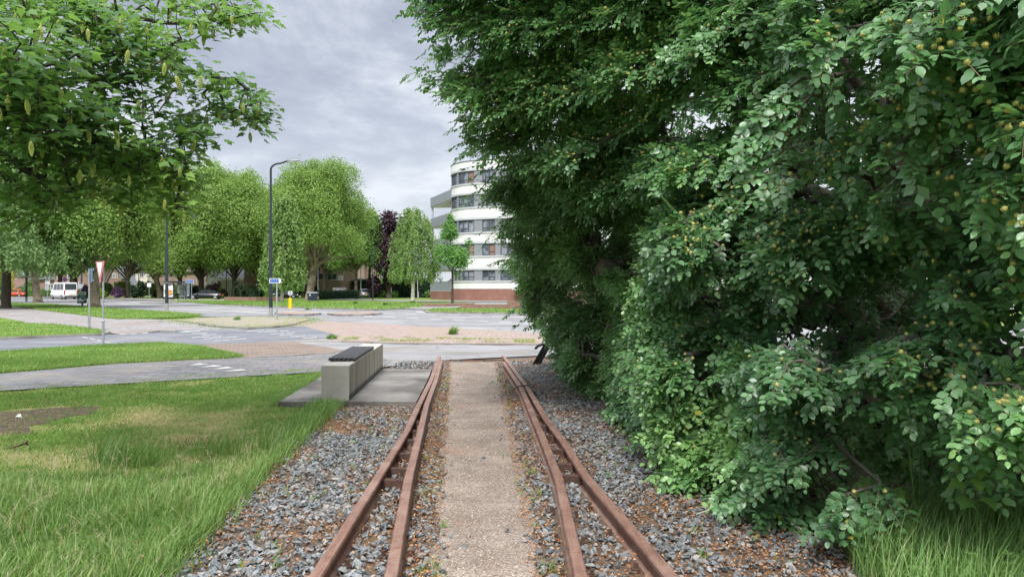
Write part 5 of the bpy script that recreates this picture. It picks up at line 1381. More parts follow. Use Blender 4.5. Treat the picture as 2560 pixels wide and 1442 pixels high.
for (cx_, cy_, a_, b_, Y_) in CL:
    k_ = int(max(10, a_ * b_ / 15000 * (Y_ ** 2) * 1.9))
    d = rm.normal(size=(k_ * 2, 3)); d /= np.maximum(1, np.linalg.norm(d, axis=1, keepdims=True) / 1.0); d = d[:k_] * rm.uniform(.35, 1.12, (k_, 1)) ** .5
    yy = Y_ + d[:, 1] * .75
    pts.append(np.stack([(cx_ + d[:, 0] * a_ - CX) / F * yy, yy, H - (cy_ + d[:, 2] * b_ - HY) / F * yy], 1))
p = np.concatenate(pts)
nz = fbm(p, (1.3, 1.3, 2.6), 41)
p = p[nz > -.12]
MN = len(p)
nb = 620
d = nrm(rm.normal(size=(nb, 3))); q = np.array([TM[0], TM[1], 6.2]) + d * np.array([4.6, 4.6, 4.6]) * rm.uniform(.6, 1, nb)[:, None]
uq, vq = proj(q); q = q[(uq < -30) & (q[:, 2] > 2.2) & (q[:, 1] > 2.5)]
q2 = rm.uniform((-9, 6.5, 4.8), (-3.9, 9.8, 7.5), (260, 3)); uq, vq = proj(q2); q2 = q2[(vq < -25)]
tips2 = np.concatenate([p, q, q2])
trunk2 = [(-8.6, 9.2, -.1), (-8.58, 9.2, .6), (-8.5, 9.15, 1.6), (-8.35, 9.1, 2.8), (-8.2, 9.0, 4.2), (-8.1, 9.0, 6.5), (-8.1, 9.0, 9)]
L1 = [(-8.35, 9.1, 2.8), (-7.2, 8.6, 3.35), (-6.0, 8.0, 3.6), tuple(P(215, 195, 7.3)), tuple(P(275, 207, 7.4)), tuple(P(310, 190, 7.5)), tuple(P(420, 170, 7.7)), tuple(P(560, 200, 7.9))]
L2 = [(-8.35, 9.1, 2.8), tuple(P(20, 240, 7.0)), tuple(P(105, 265, 6.9)), tuple(P(150, 315, 6.9)), tuple(P(240, 350, 7.0)), tuple(P(330, 390, 7.0)), tuple(P(410, 400, 7.1))]
L3 = [(-8.2, 9.0, 4.2), tuple(P(60, 40, 7.6)), tuple(P(250, 30, 7.8)), tuple(P(420, 60, 8.0)), tuple(P(520, 60, 8.1)), tuple(P(590, 20, 8.1))]
L4 = [(-8.35, 9.1, 2.8), tuple(P(-60, 380, 6.6)), tuple(P(10, 380, 6.5)), tuple(P(60, 425, 6.5)), tuple(P(110, 450, 6.5))]
L5 = [(-8.2, 9.0, 4.2), (-7.0, 7.6, 4.6), (-5.8, 6.2, 4.4)]
L6 = [tuple(P(410, 400, 7.1)), tuple(P(440, 390, 7.1)), tuple(P(455, 440, 7.1)), tuple(P(445, 490, 7.1))]
N_, par_, ti_, nm_ = grow([trunk2, L1, L2, L3, L4, L5, L6], tips2, rm, .28, .06, .12, .08)
rmain = np.full(nm_, .05); rmain[:len(trunk2)] = [.34, .28, .25, .22, .18, .12, .06]; rmain[len(trunk2):len(trunk2) + 4] = [.1, .085, .07, .06]
(Vw, Tw, vw), rr = wood(N_, par_, ti_, nm_, .0032, .46, rmain, 4)
maple = empty('maple_tree', (TM[0], TM[1], 0), 'bright green maple reaching into view with hanging yellow flower clusters', 'tree')
off = np.array([TM[0], TM[1], 0])
link('trunk', fast_mesh('trunk', Vw - off, Tw, vw, True), M['bark'], maple)
nl = 11; nt_ = len(tips2)
si = np.repeat(np.arange(nt_), nl)
pd_ = nrm(tips2 - N_[par_[ti_]] + 1e-4); hd = nrm(pd_ * np.array([1, 1, .3]) + rm.normal(size=pd_.shape) * .3)
az = rm.uniform(0, 2 * np.pi, len(si)); sp = rm.uniform(.03, .17, len(si))
pos = tips2[si] + np.stack([np.cos(az) * sp, np.sin(az) * sp, rm.normal(0, .035, len(si))], 1) + hd[si] * rm.uniform(-.12, .12, len(si))[:, None]
ld = nrm(np.stack([np.cos(az), np.sin(az), -.28 + 0 * az], 1) + rm.normal(size=(len(si), 3)) * .25)
ln_ = nrm(np.array([0.05, -.25, .9]) + rm.normal(size=(len(si), 3)) * .30)
half = [(.16, -.05), (.42, -.02), (.27, .16), (.58, .44), (.30, .44), (.22, .60)]
o2 = [(0, .02)] + half + [(0, 1.0)] + [(-x, y) for x, y in reversed(half)]
MV = np.array([(0, .30, .0)] + [(x, y, -.16 * (x * x + (y - .3) ** 2)) for x, y in o2]); kk = len(o2)
MF = [np.array([(0, 1 + i, 1 + (i + 1) % kk) for i in range(kk)])]
tint = np.clip(.42 + .7 * fbm(tips2, (.55, .55, .8), 9)[si] + rm.normal(0, .13, len(si)), 0, 1)
V, T, vv = scatter(MV, MF, pos, *frames(ld, ln_), rm.uniform(.050, .105, len(si)), tint)
M['leaf_maple'] = leaf_mat('leaf_maple', [(0, (0.042, 0.108, 0.036)), (.4, (0.083, 0.185, 0.050)), (.75, (0.145, 0.265, 0.062)), (1, (0.23, 0.36, 0.085))], .48, .4, .42, (.30, .54, .08))
link('crown', fast_mesh('crown', V - off, T, vv, True), M['leaf_maple'], maple)
print('maple leaves', len(pos))
M['raceme'] = noisy('flower_raceme', (0.30, 0.36, 0.09), (0.48, 0.52, 0.17), 60, .8, .2)
mb = MB()
for i in range(46):
    t = i / 46; az = i * 2.4; r_ = .018 * math.sin(math.pi * min(1, t * .85 + .12)); c = Vector((math.cos(az) * r_, math.sin(az) * r_, -.02 - .125 * t)); s = .0085
    mb.add([c + Vector((s, 0, 0)), c + Vector((0, s, 0)), c + Vector((-s, 0, 0)), c + Vector((0, -s, 0)), c + Vector((0, 0, -s * 1.4)), c + Vector((0, 0, s))], [(0, 1, 5), (1, 2, 5), (2, 3, 5), (3, 0, 5), (1, 0, 4), (2, 1, 4), (3, 2, 4), (0, 3, 4)])
mb.tube([(0, 0, .02), (0, 0, -.13)], .0018, 4)
fm = bpy.data.meshes.new('flower_cluster'); fm.from_pydata(mb.v, [], mb.f); fm.update(); fm.materials.append(M['raceme'])
order = rm.permutation(MN); used = []
um, vm = proj(tips2[:MN])
for i in order:
    if len(used) >= 98: break
    if not (-20 < um[i] < 665 and -20 < vm[i] < 520): continue
    if any((um[i] - um[j]) ** 2 + (vm[i] - vm[j]) ** 2 < 22 ** 2 for j in used): continue
    # prefer clusters on the near face of the foliage
    if ((np.abs(um - um[i]) < 40) & (vm > vm[i] - 10) & (vm < vm[i] + 45) & (tips2[:MN, 1] < tips2[i, 1] - .15)).sum() > 3: continue
    used.append(i)
for i in used:
    o = bpy.data.objects.new('flower_cluster', fm); COL.objects.link(o); o.parent = maple
    o.location = tips2[i] - off + np.array([0, -.14, -.06]); o.rotation_euler = (rm.normal(0, .12), rm.normal(0, .12), rm.uniform(0, 6)); s = rm.uniform(.6, .95); o.scale = (s, s, s)
print('racemes', len(used))
# maple seedlings under the beech
def seedling(px, py, Y_, nn, label):
    c = P(px, py, Y_); base = Vector((c.x, c.y, 0)); pp, dd = [], []
    for i in range(nn):
        a = rm.uniform(0, 6.28); pp.append((c.x + .09 * math.cos(a), c.y + .09 * math.sin(a), c.z + rm.normal(0, .05))); dd.append((math.cos(a), math.sin(a), -.4))
    pp, dd = np.array(pp), np.array(dd)
    a_ = scatter(MV, MF, pp, *frames(dd, nrm(np.array([0, -.6, .8]) + rm.normal(size=(nn, 3)) * .2)), rm.uniform(.09, .13, nn), rm.uniform(.5, 1, nn))
    b_ = tubes(np.tile(np.array(base), (nn, 1)), pp, np.full(nn, .003), np.full(nn, .002), 4)
    V, T, vv = merge([a_, b_]); o = link('maple_seedling', fast_mesh('maple_seedling', V, T, vv), M['leaf_maple']); tag(o, label, 'seedling', 'maple seedlings under the beech')
seedling(2300, 1045, 4.5, 9, 'broad leaved maple seedling in the dark opening under the beech')
seedling(2215, 1225, 4.6, 7, 'maple seedling at the edge of the lush grass under the beech')
seedling(1850, 1250, 5.6, 5, 'small maple seedling beside the stones under the beech')
seedling(2440, 1190, 4.0, 6, 'maple seedling among the low beech leaves above the lush grass')
# ================================================================ houses
plain('mid_panel', (0.24, 0.25, 0.28), .5)
plain('curtain_red', (0.26, 0.15, 0.12), .8)
M['brick_pink'] = brick_mat('brick_pink', (0.40, 0.27, 0.225), (0.48, 0.335, 0.285), (0.40, 0.33, 0.29), .22, .065, .008, vert=True, bstr=.1)
M['brick_brown'] = brick_mat('brick_brown', (0.22, 0.135, 0.105), (0.29, 0.18, 0.145), (0.28, 0.23, 0.20), .22, .065, .008, vert=True, bstr=.1)
M['brick_red'] = brick_mat('brick_red', (0.27, 0.10, 0.085), (0.34, 0.14, 0.115), (0.30, 0.22, 0.19), .24, .07, .010, vert=True, dirt=(0.22, 0.10, 0.09), dscale=.3, bstr=.1)
M['brick_low'] = brick_mat('brick_low', (0.21, 0.10, 0.085), (0.28, 0.14, 0.115), (0.24, 0.17, 0.14), .24, .07, .010, vert=True, dirt=(0.20, 0.15, 0.11), dscale=.5, bstr=.1)
M['render_cream'] = noisy('render_cream', (0.58, 0.54, 0.47), (0.68, 0.64, 0.57), 1.2, .9, .15)
M['render_white'] = noisy('render_white', (0.58, 0.58, 0.575), (0.76, 0.76, 0.765), .6, .8, .2, stretch=(1, 1, .25))
def tiles(name, c1, c2):
    return brick_mat(name, c1, c2, tuple(x * .35 for x in c1), .9, .30, .035, vert=True, bstr=.6)
M['tile_purple'] = tiles('tile_purple', (0.13, 0.10, 0.115), (0.19, 0.15, 0.165))
M['tile_grey'] = tiles('tile_grey', (0.11, 0.115, 0.12), (0.17, 0.175, 0.18))
M['slate'] = tiles('slate', (0.21, 0.23, 0.26), (0.28, 0.30, 0.33))

def window(par, x0, x1, z0, z1, y, nx=1, frame='white_paint', fw=.07, pane='pane_house'):
    f = MB()
    f.box(x0, x1, y - .06, y + .02, z0, z0 + fw); f.box(x0, x1, y - .06, y + .02, z1 - fw, z1)
    for i in range(nx + 1):
        c = x0 + (x1 - x0 - fw) * i / nx
        f.box(c, c + fw, y - .057, y + .017, z0 + fw, z1 - fw)
    fr = f.build('window', M[frame], par)
    p = MB(); p.box(x0 + fw * .6, x1 - fw * .6, y - .012, y + .010, z0 + fw * .6, z1 - fw * .6); p.build('pane', M[pane], fr)
    return fr
def house(label, Y, px0, px1, eave, ridge, wall, roof, gable='side', depth=8.0, wins=(), over=.35, extra=None, py0=None):
    """front wall at distance Y between photo columns px0..px1; eave/ridge/windows given as photo rows"""
    ox = fx((px0 + px1) / 2, Y); t = empty('house', (ox, Y, 0), label, 'house')
    x0, x1 = fx(px0, Y) - ox, fx(px1, Y) - ox; ze, zr = fz(eave, Y), fz(ridge, Y)
    w_ = MB(); w_.box(x0, x1, 0, depth, 0, ze)
    if gable == 'front':
        xm = (x0 + x1) / 2
        w_.prism([(x0, 0, ze), (x1, 0, ze), (xm, 0, zr - .1)], (0, depth, 0))
    elif gable == 'side':
        w_.prism([(x0, 0, ze), (x0, depth, ze), (x0, depth / 2, zr - .1)], (x1 - x0, 0, 0))
    w_.build('wall', M[wall], t)
    r = MB()
    if gable == 'front':
        xm = (x0 + x1) / 2; sl = (zr - ze) / (xm - x0)
        for s, xe in ((-1, x0), (1, x1)):
            e = (xe + s * over, ze - over * sl)
            r.prism([(e[0], -over, e[1]), (xm, -over, zr), (xm, -over, zr + .22), (e[0], -over, e[1] + .22)], (0, depth + 2 * over, 0))
    elif gable == 'side':
        ym = depth / 2; sl = (zr - ze) / ym
        for s, ye in ((-1, 0), (1, depth)):
            e = (ye + s * over, ze - over * sl)
            r.prism([(x0 - over, e[0], e[1]), (x0 - over, ym, zr), (x0 - over, ym, zr + .2), (x0 - over, e[0], e[1] + .2)], (x1 - x0 + 2 * over, 0, 0))
    else:
        r.box(x0 - over, x1 + over, -over, depth + over, ze, ze + .3)
    r.build('roof', M[roof], t)
    for a in wins:
        b0, b1, c0, c1 = a[:4]
        window(t, fx(b0, Y) - ox, fx(b1, Y) - ox, fz(c1, Y), fz(c0, Y), -.02, *(a[4:]))
    if extra: extra(t, lambda q: fx(q, Y) - ox, lambda q: fz(q, Y))
    return t
def part_box(t, name, m, x0, x1, y0, y1, z0, z1):
    mb = MB(); mb.box(x0, x1, y0, y1, z0, z1); return mb.build(name, M[m], t)

house('pinkish brick house behind the red hatchback', 165, 28, 78, 690, 662, 'brick_brown', 'tile_grey', 'side', 9, [(38, 44, 690.5, 698)])
house('low brown house with broad dark roof beside the slanting plane trunk', 158, 78, 140, 699, 684, 'brick_brown', 'tile_grey', 'side', 9, [(120, 134, 712, 722, 2)], .5)
house('brown brick house with a white framed window behind the white van', 150, 136, 222, 672, 650, 'brick_brown', 'tile_grey', 'side', 9, [(143, 156, 686, 699), (169, 176, 686, 696), (168, 177, 706, 727, 2), (196, 208, 706, 716)])
house('brown gable house with slate roof and a triple white window', 150, 266, 310, 708, 664, 'brick_brown', 'slate', 'front', 5, [(281, 294, 684, 696, 3)], .3)
house('pale beige house with dark flat eaves behind the slender plane tree', 158, 322, 368, 672, 655, 'render_cream', 'tile_grey', 'side', 9, [(330, 340, 682, 694, 2), (349, 360, 682, 694, 2)], .7)
def h6(t, X, Z):
    part_box(t, 'garage_door', 'dark_opening', X(398), X(416), -.06, .02, 0, Z(718)); part_box(t, 'door_canopy', 'white_paint', X(466), X(479), -.7, .0, Z(709.5), Z(707.5)); part_box(t, 'door', 'dark_opening', X(467), X(475), -.06, .02, 0, Z(711))
    mb = MB(); mb.tube([(X(492), -.08, 0), (X(492), -.08, Z(682))], .06, 6); mb.build('drainpipe', M['offwhite'], t)
house('pink brick house with purple tiled roof behind the bus shelter', 146, 388, 494, 681, 668, 'brick_pink', 'tile_purple', 'side', 9, [(391, 398, 683, 695), (437, 451, 683, 695, 2)], .4, h6)
def h7(t, X, Z):
    part_box(t, 'fascia', 'white_paint', X(543), X(612), -1.2, -.9, Z(702), Z(695)); part_box(t, 'porch_roof', 'white_paint', X(543), X(612), -.9, .0, Z(696.5), Z(695.2))
    part_box(t, 'front_door', 'pane_house', X(544), X(552), -.05, .02, .1, Z(705)); part_box(t, 'shutter', 'white_paint', X(576), X(590), -.08, .02, Z(719), Z(706))
house('white house with low dark roof and broad white fascia behind the clipped evergreen', 140, 545, 611, 696, 668, 'render_cream', 'tile_grey', 'side', 9, [], .25, h7)
house('narrow white gable next to the low dark roofed house', 141.5, 516, 543, 700, 664, 'render_white', 'tile_grey', 'front', 9, [(526, 534, 712, 726, 2)], .12)
def h8(t, X, Z):
    mb = MB(); mb.tube([(X(638), -.08, 0), (X(638), -.08, Z(666))], .07, 6); mb.build('drainpipe', M['red_sign'], t)
    mb = MB(); mb.box(X(643), X(676), -1.2, -.003, 0, Z(674)); mb.build('wall', M['brick_pink'], t)
    window(t, X(650), X(662.5), Z(689), Z(673.5), -1.22)
    mb = MB(); mb.prism([(X(642), -1.6, Z(674)), (X(642), 3.9, Z(638)), (X(642), 3.9, Z(636)), (X(642), -1.6, Z(672))], (X(678) - X(642), 0, 0)); mb.build('roof', M['tile_purple'], t)
house('pink brick house with steep purple roof behind the forked plane tree', 136, 611, 680, 664, 636, 'brick_pink', 'tile_purple', 'none', 8, [(616, 621, 671, 690), (629, 633.5, 671, 690), (615, 618.5, 708, 720), (624, 627, 708, 715)], .1, h8)
def h9(t, X, Z):
    part_box(t, 'garage_opening', 'dark_opening', X(762), X(796), -.05, .02, 0, Z(716))
    for i in range(6):
        a, b = X(779) + (X(846) - X(779)) * i / 6, X(779) + (X(846) - X(779)) * (i + 1) / 6
        part_box(t, 'balcony_panel', 'dark_fence', a + .05, b - .05, -1.5, -1.46, Z(699), Z(686.5))
    mb = MB()
    for i in range(7):
        a = X(779) + (X(846) - X(779)) * i / 6; mb.box(a - .03, a + .03, -1.53, -1.44, Z(701), Z(685.8))
    mb.build('balcony_rail', M['galv'], t)
    part_box(t, 'balcony_slab', 'light_grey', X(778), X(847), -1.6, -.003, Z(702.5), Z(700.8))
    part_box(t, 'balcony_door', 'pane_house', X(787), X(800), -.05, .02, Z(700.5), Z(671)); part_box(t, 'air_conditioner', 'white_paint', X(847), X(859), -1.0, -.25, Z(702), Z(689)); part_box(t, 'shutter', 'dark_opening', X(812), X(826), -.05, .02, Z(700.5), Z(676))
house('pink brick flats with a dark panelled balcony behind the dark limbed plane tree', 138, 752, 886, 650, 632, 'brick_pink', 'tile_purple', 'side', 10, [(750, 763, 668, 680, 2), (764, 768, 707, 713)], .3, h9)
def h10(t, X, Z):
    part_box(t, 'column', 'white_paint', X(896), X(900), -.6, -.25, 0, Z(680)); part_box(t, 'porch_roof', 'white_paint', X(893), X(912), -.8, -.003, Z(680), Z(678.5)); part_box(t, 'front_door', 'dark_opening', X(901), X(908), -.05, .02, 0, Z(682))
house('pink brick house with a white column porch behind the silver car', 148, 872, 934, 668, 640, 'brick_pink', 'tile_grey', 'front', 9, [(900, 906, 655, 662)], .3, h10)
wl = MB(); wl.box(fx(845, 143), fx(950, 143), 143, 143.2, 0, 2.55 + .9)
tag(wl.build('garden_wall', M['render_white']), 'white garden wall showing over the tall dark hedge', 'wall')
for i, px in enumerate((865, 882, 902, 925)):
    shrub('potted_plant', ['potted plant beside the air conditioner on the white wall', 'trailing plant on the white wall behind the small plane tree', 'leafy plant on the white wall near the porch column', 'leafy plant on the white wall under the crimson maple'][i], px, 0, 7, 17, 'leaf_birch', 250, .25, 300 + i, 'plants along the white garden wall', Y=142.2)
    bpy.context.scene.objects[-1] if False else None

# ================================================================ curved white flats
def flats():
    C0 = Vector((fx(1122, 108), 108, 0))
    t = empty('apartment_block', C0, 'curved white block of flats with ribbon windows, grey corner balconies and brick plinth', 'flats')
    # plan line (local): side wall coming from the back, rounded corner, long front running to the right and nearer
    line = []
    fd = Vector((1, -0.42)).normalized(); start = Vector((5.6, -3.6)); r_ = 7.0
    arcpts = []
    # corner arc from heading "towards camera" to heading fd
    a0, a1 = R(-100), math.atan2(fd.y, fd.x)
    p = Vector((0.25, 3.0)); line.append(p + Vector((.9, 9))); line.append(p.copy())
    k = 14; L = 8.2
    for i in range(k):
        a = a0 + (a1 - a0) * ((i + .5) / k); p = p + Vector((math.cos(a), math.sin(a))) * (L / k); line.append(p.copy())
    for i in range(1, 19): line.append(p + fd * (1.9 * i))
    cum = [0]
    for a, b in zip(line, line[1:]): cum.append(cum[-1] + (b - a).length)
    def at(s, off=0.0):
        i = max(0, min(len(line) - 2, next((k for k in range(len(cum) - 1) if cum[k + 1] >= s), len(line) - 2)))
        f = (s - cum[i]) / (cum[i + 1] - cum[i]); q = line[i].lerp(line[i + 1], f)
        # smooth normal
        def nr(j):
            j = max(0, min(len(line) - 2, j)); d = (line[j + 1] - line[j]).normalized(); return Vector((d.y, -d.x))
        n = (nr(i) * (1 - abs(f - .5)) + nr(i - 1 if f < .5 else i + 1) * abs(f - .5)).normalized()
        return q + n * off
    S0, S1 = cum[1], cum[-1]
    def band(mb, s0, s1, z0, z1, o0, o1):
        n = max(1, int((s1 - s0) / .55)); rings = []
        for i in range(n + 1):
            s = s0 + (s1 - s0) * i / n; a, b = at(s, o0), at(s, o1)
            rings.append([(a.x, a.y, z0), (b.x, b.y, z0), (b.x, b.y, z1), (a.x, a.y, z1)])
        mb.loft(rings)
    floors = [(16.5, 18.25), (13.15, 14.9), (9.6, 11.35), (6.25, 7.95), (2.75, 4.25)]
    TOP, BASE = 19.6, 1.6
    edges = [TOP] + [z for f in floors for z in (f[1] + .30, f[0] - .22)] + [BASE]
    for i in range(0, len(edges), 2):
        mb = MB(); band(mb, 0, S1, edges[i + 1], edges[i], -.45, 0.0); mb.build('wall_band', M['render_white'], t)
    mb = MB(); band(mb, 0, S1, TOP, TOP + .10, -.5, .06); mb.build('roof_edge', M['frame_dark'], t)
    mb = MB(); band(mb, 0, S1, -.1, BASE, -.4, -.04); mb.build('plinth', M['brick_red'], t)
    core = [tuple(at(s, -1.6)) for s in np.linspace(0.5, S1, 40)]
    core += [(core[-1][0] + 9, core[-1][1] + 14), (core[0][0] + 14, core[0][1] + 8)]
    mb = MB(); mb.prism([(a, b, .2) for a, b in core], (0, 0, TOP - .7)); mb.build('inner_core', M['dark_opening'], t)
    mb = MB(); rf = [tuple(at(s, -.3)) for s in np.linspace(0.2, S1, 40)]; rf += [(rf[-1][0] + 9, rf[-1][1] + 14), (rf[0][0] + 14, rf[0][1] + 8)]
    mb.prism([(a, b, TOP - .35) for a, b in rf], (0, 0, .1)); mb.build('roof', M['grey_panel'], t)
    rg = np.random.default_rng(9)
    for fi, (z0, z1) in enumerate(floors):
        mb = MB(); band(mb, 0, S1, z1, z1 + .30, -.45, .06); mb.build('lintel', M['light_grey'], t)
        mb = MB(); band(mb, 0, S1, z0 - .22, z0, -.45, .09); mb.build('sill', M['light_grey'], t)
        s = S0 - .6; pat = [('w', 3, .85), ('p', .45), ('w', 3, .80), ('p', .38), ('w', 3, 1.0), ('p', 1.25), ('w', 2, 1.0), ('p', .8), ('w', 3, 1.0), ('p', 1.5), ('w', 3, 1.0), ('p', .8), ('w', 2, 1.0), ('p', 1.5), ('w', 3, 1.0), ('p', .8), ('w', 3, 1.0), ('p', 1.5), ('w', 3, 1.0), ('p', .8)]
        for it in pat:
            if s > S1 - 1: break
            if it[0] == 'p':
                e = min(s + it[1], S1); mb = MB(); band(mb, s, e, z0, z1, -.30, -.06); mb.build('infill_panel', M['mid_panel'], t); s = e
            else:
                wdt = it[1] * it[2]; e = min(s + wdt, S1)
                f = MB(); band(f, s, e, z0, z0 + .12, -.30, -.08); band(f, s, e, z1 - .12, z1, -.30, -.08)
                for j in range(it[1] + 1):
                    c = s + (e - s - .12) * j / it[1]; band(f, c, c + .12, z0 + .12, z1 - .12, -.30, -.08)
                for j in range(it[1]):
                    if rg.random() < .55:
                        c0, c1 = s + (e - s) * j / it[1], s + (e - s) * (j + 1) / it[1]; band(f, c0 + .1, c1 - .1, z0 + .52, z0 + .60, -.25, -.12)
                fr = f.build('window', M['frame_dark'], t)
                pn = MB(); band(pn, s + .05, e - .05, z0 + .06, z1 - .06, -.24, -.20); pn.build('pane', M['pane'], fr)
                if rg.random() < .45:
                    j = rg.integers(0, it[1]); c0, c1 = s + (e - s) * j / it[1] + .12, s + (e - s) * (j + 1) / it[1] - .02
                    cu = MB(); band(cu, c0, c1, z0 + .12, z1 - .12, -.195, -.175); cu.build('blind', M[['curtain_red', 'light_grey', 'mid_panel'][rg.integers(0, 3)]], fr)
                s = e
        # shallow front balcony with barred rail, partly behind the tree
        if fi > 0:
            s0 = S0 + 14.5; a = at(s0, 0); n = Vector((fd.y, -fd.x)); q = lambda u, o, z: (a.x + fd.x * u + n.x * o, a.y + fd.y * u + n.y * o, z)
            zb = z0 - 1.35
            mb = MB(); mb.prism([q(0, .003, zb), q(6.5, .003, zb), q(6.5, 1.1, zb), q(0, 1.1, zb)], (0, 0, .32)); mb.build('balcony_slab', M['offwhite'], t)
            mb = MB()
            for i in range(30): mb.tube([q(1.6 + i * .16, 1.02, zb + .32), q(1.6 + i * .16, 1.02, z0 + .35)], .018, 4)
            mb.tube([q(1.5, 1.02, z0 + .37), q(6.4, 1.02, z0 + .37)], .03, 5); mb.build('balcony_rail', M['light_grey'], t)
    # grey corner balconies
    A, B = Vector((fx(1076, 119) - C0.x, 11.0)), Vector((.30, .4))
    back = Vector((1.3, 10.5))
    for fi, (z0, z1) in enumerate(floors):
        zt = z0 - .35 if fi < 4 else 2.75; zb = zt - 1.45
        d = (B - A).normalized(); n = Vector((d.y, -d.x))
        if fi == 4: B2 = B + Vector((1.4, -.9))
        else: B2 = B
        mb = MB(); mb.prism([(A.x, A.y, zb), (B2.x, B2.y, zb), (B2.x - n.x * .08, B2.y - n.y * .08, zb), (A.x - n.x * .08, A.y - n.y * .08, zb)], (0, 0, zt - zb)); mb.build('balcony_panel', M['grey_panel'], t)
        mb = MB(); mb.prism([(A.x, A.y, zb), (back.x, back.y, zb), (back.x, back.y - .08, zb), (A.x + .02, A.y - .08, zb)], (0, 0, zt - zb)); mb.build('balcony_panel', M['grey_panel'], t)
        mb = MB(); mb.prism([(A.x + n.x * -.09, A.y + n.y * -.09, zb - .12), (B2.x - n.x * .09, B2.y - n.y * .09, zb - .12), (1.2, 2.5, zb - .12), (back.x, back.y, zb - .12)], (0, 0, .30)); mb.build('balcony_slab', M['offwhite'], t)
        mb = MB(); a_ = A.lerp(back, .45); b_ = Vector((.9, 5.0))
        mb.prism([(a_.x, a_.y, zt - .2), (b_.x, b_.y, zt - .2), (b_.x, b_.y, zt + .95)], (.05, .03, 0)); mb.build('balcony_screen', M['light_grey'], t)
    mb = MB(); mb.tube([(A.x + .35, A.y - .15, 0), (A.x + .35, A.y - .15, 14.8)], .17, 10); mb.build('column', M['light_grey'], t)
    mb = MB(); mb.prism([(A.x - .02, A.y - .1, 1.25), (B.x + 1.5, B.y - 1.0, 1.25), (1.4, 2.6, 1.25), (back.x, back.y, 1.25)], (0, 0, -1.35)); mb.build('plinth', M['brick_red'], t)
    mb = MB(); mb.prism([(A.x - .05, A.y - .1, 1.18 + .08), (B.x + 1.5, B.y - 1.04, 1.18 + .08), (1.4, 2.6, 1.26), (back.x, back.y, 1.26)], (0, 0, -.06 + .10)); mb.build('white_edge', M['render_white'], t)
    return t
flats()

# low brick garden walls before the flats
def low_wall(label, pts, h, capm='brick_low'):
    mb = MB(); strip(mb, pts, .24, -.02, h); tag(mb.build('brick_wall', M['brick_low']), label, 'wall', 'low brick walls before the white flats')
low_wall('low brick wall running behind the young green tree stem', [G(1057, 769), G(1110, 768.5), G(1185, 766.5)], .30)
low_wall('low brick wall along the near verge in front of the white flats', [G(1153, 774.5), G(1220, 774.8), G(1269, 775)], .42)
low_wall('taller block of brick wall half hidden by the beech leaves', [G(1270, 775), G(1330, 776), G(1460, 780)], .72)
mb = MB(); strip(mb, [G(562, 753.5), G(640, 754), G(705, 753)], .25, -.02, .55)
tag(mb.build('brick_wall', M['brick_low']), 'low brick bed edging under the forked plane tree', 'wall')

# ================================================================ street furniture
def lamp_post(label, px, py, h, r=.085, arm=0.0, foot=True, group='dark lamp posts along the road', m='lamp_paint'):
    b, py = base_point(px, py); t = empty('lamp_post', b, label, 'lamp post', group)
    mb = MB()
    pts = [(0, 0, .55 if foot else 0), (0, 0, h * .55), (0, 0, h * .56), (0, 0, h - .45)]; rr = [r, r * .86, r * .66, r * .58]
    if arm:
        for i in range(1, 7):
            a = i / 6 * math.pi / 2; pts.append((.55 * (1 - math.cos(a)) * 1.0, 0, h - .45 + .36 * math.sin(a))); rr.append(r * .52)
        pts += [(1.0, 0, h + .06), (arm, 0, h + .08)]; rr += [r * .45, r * .4]
    else:
        pts.append((0, 0, h)); rr.append(r * .5)
    mb.tube(pts, rr, 10); mb.build('pole', M[m], t)
    if foot:
        mb = MB(); mb.tube([(0, 0, -.03), (0, 0, .55)], r * 1.06, 10); mb.build('pole_foot', M['lamp_foot'], t)
        mb = MB(); mb.tube([(0, 0, 2.05), (0, 0, 2.10)], r * 1.15, 10); mb.build('clamp_band', M['galv'], t)
    if arm:
        mb = MB(); mb.loft([[(arm - .10, -.05, h + .03), (arm - .10, .05, h + .03), (arm - .10, .05, h + .13), (arm - .10, -.05, h + .13)], [(arm + .15, -.15, h + .02), (arm + .15, .15, h + .02), (arm + .15, .12, h + .14), (arm + .15, -.12, h + .14)],
                           [(arm + .62, -.13, h + .05), (arm + .62, .13, h + .05), (arm + .62, .1, h + .09), (arm + .62, -.1, h + .09)]]); hd = mb.build('lamp_head', M['grey_panel'], t)
        mb = MB(); mb.box(arm + .1, arm + .55, -.1, .1, h + .008, h + .018); mb.build('lens', M['lamp_lens'], hd)
    else:
        mb = MB(); mb.tube([(0, 0, h), (0, 0, h + .08), (0, 0, h + .3), (0, 0, h + .36)], [.06, .16, .2, .05], 10); mb.build('lamp_head', M['lamp_paint'], t)
    return t
lamp_post('tall dark lamp post with curved arm standing on the dry traffic island', 677, 794, 8.9, .105, 1.05)
lamp_post('tall dark lamp post on the grass strip in front of the bus shelter', 417, 777.5, 8.7, .12, 1.0)
lamp_post('dark lamp post beside the slanting mottled plane trunk', 66, 755, 8.0, .14, 0, True)
lamp_post('thin dark green lamp post on the far lawn before the silver car', 932, 751.5, 6.2, .09, 0, False, m='lamp_paint')
lamp_post('thin dark lamp post in the gardens behind the white house', 566, 742, 5.0, .09, 0, False)
lamp_post('thin dark lamp post in front of the beige house gardens', 347, 741, 6.5, .09, 0, False)
lamp_post('dark lamp post between the van and the thick plane trunk', 204, 748, 7.5, .14, 0, False)
def pale_pole(label, px, py, top, r=.05, cap=False):
    b, py = base_point(px, py); h = (py - top) * b.y / F; t = MB(); t.tube([(b.x, b.y, -.02), (b.x, b.y, h)], r, 8)
    if cap: t.tube([(b.x, b.y, h), (b.x, b.y, h + .25), (b.x, b.y, h + .3)], [.1, .16, .03], 8)
    tag(t.build('pole', M['light_grey']), label, 'pole', 'pale poles on the far lawn')
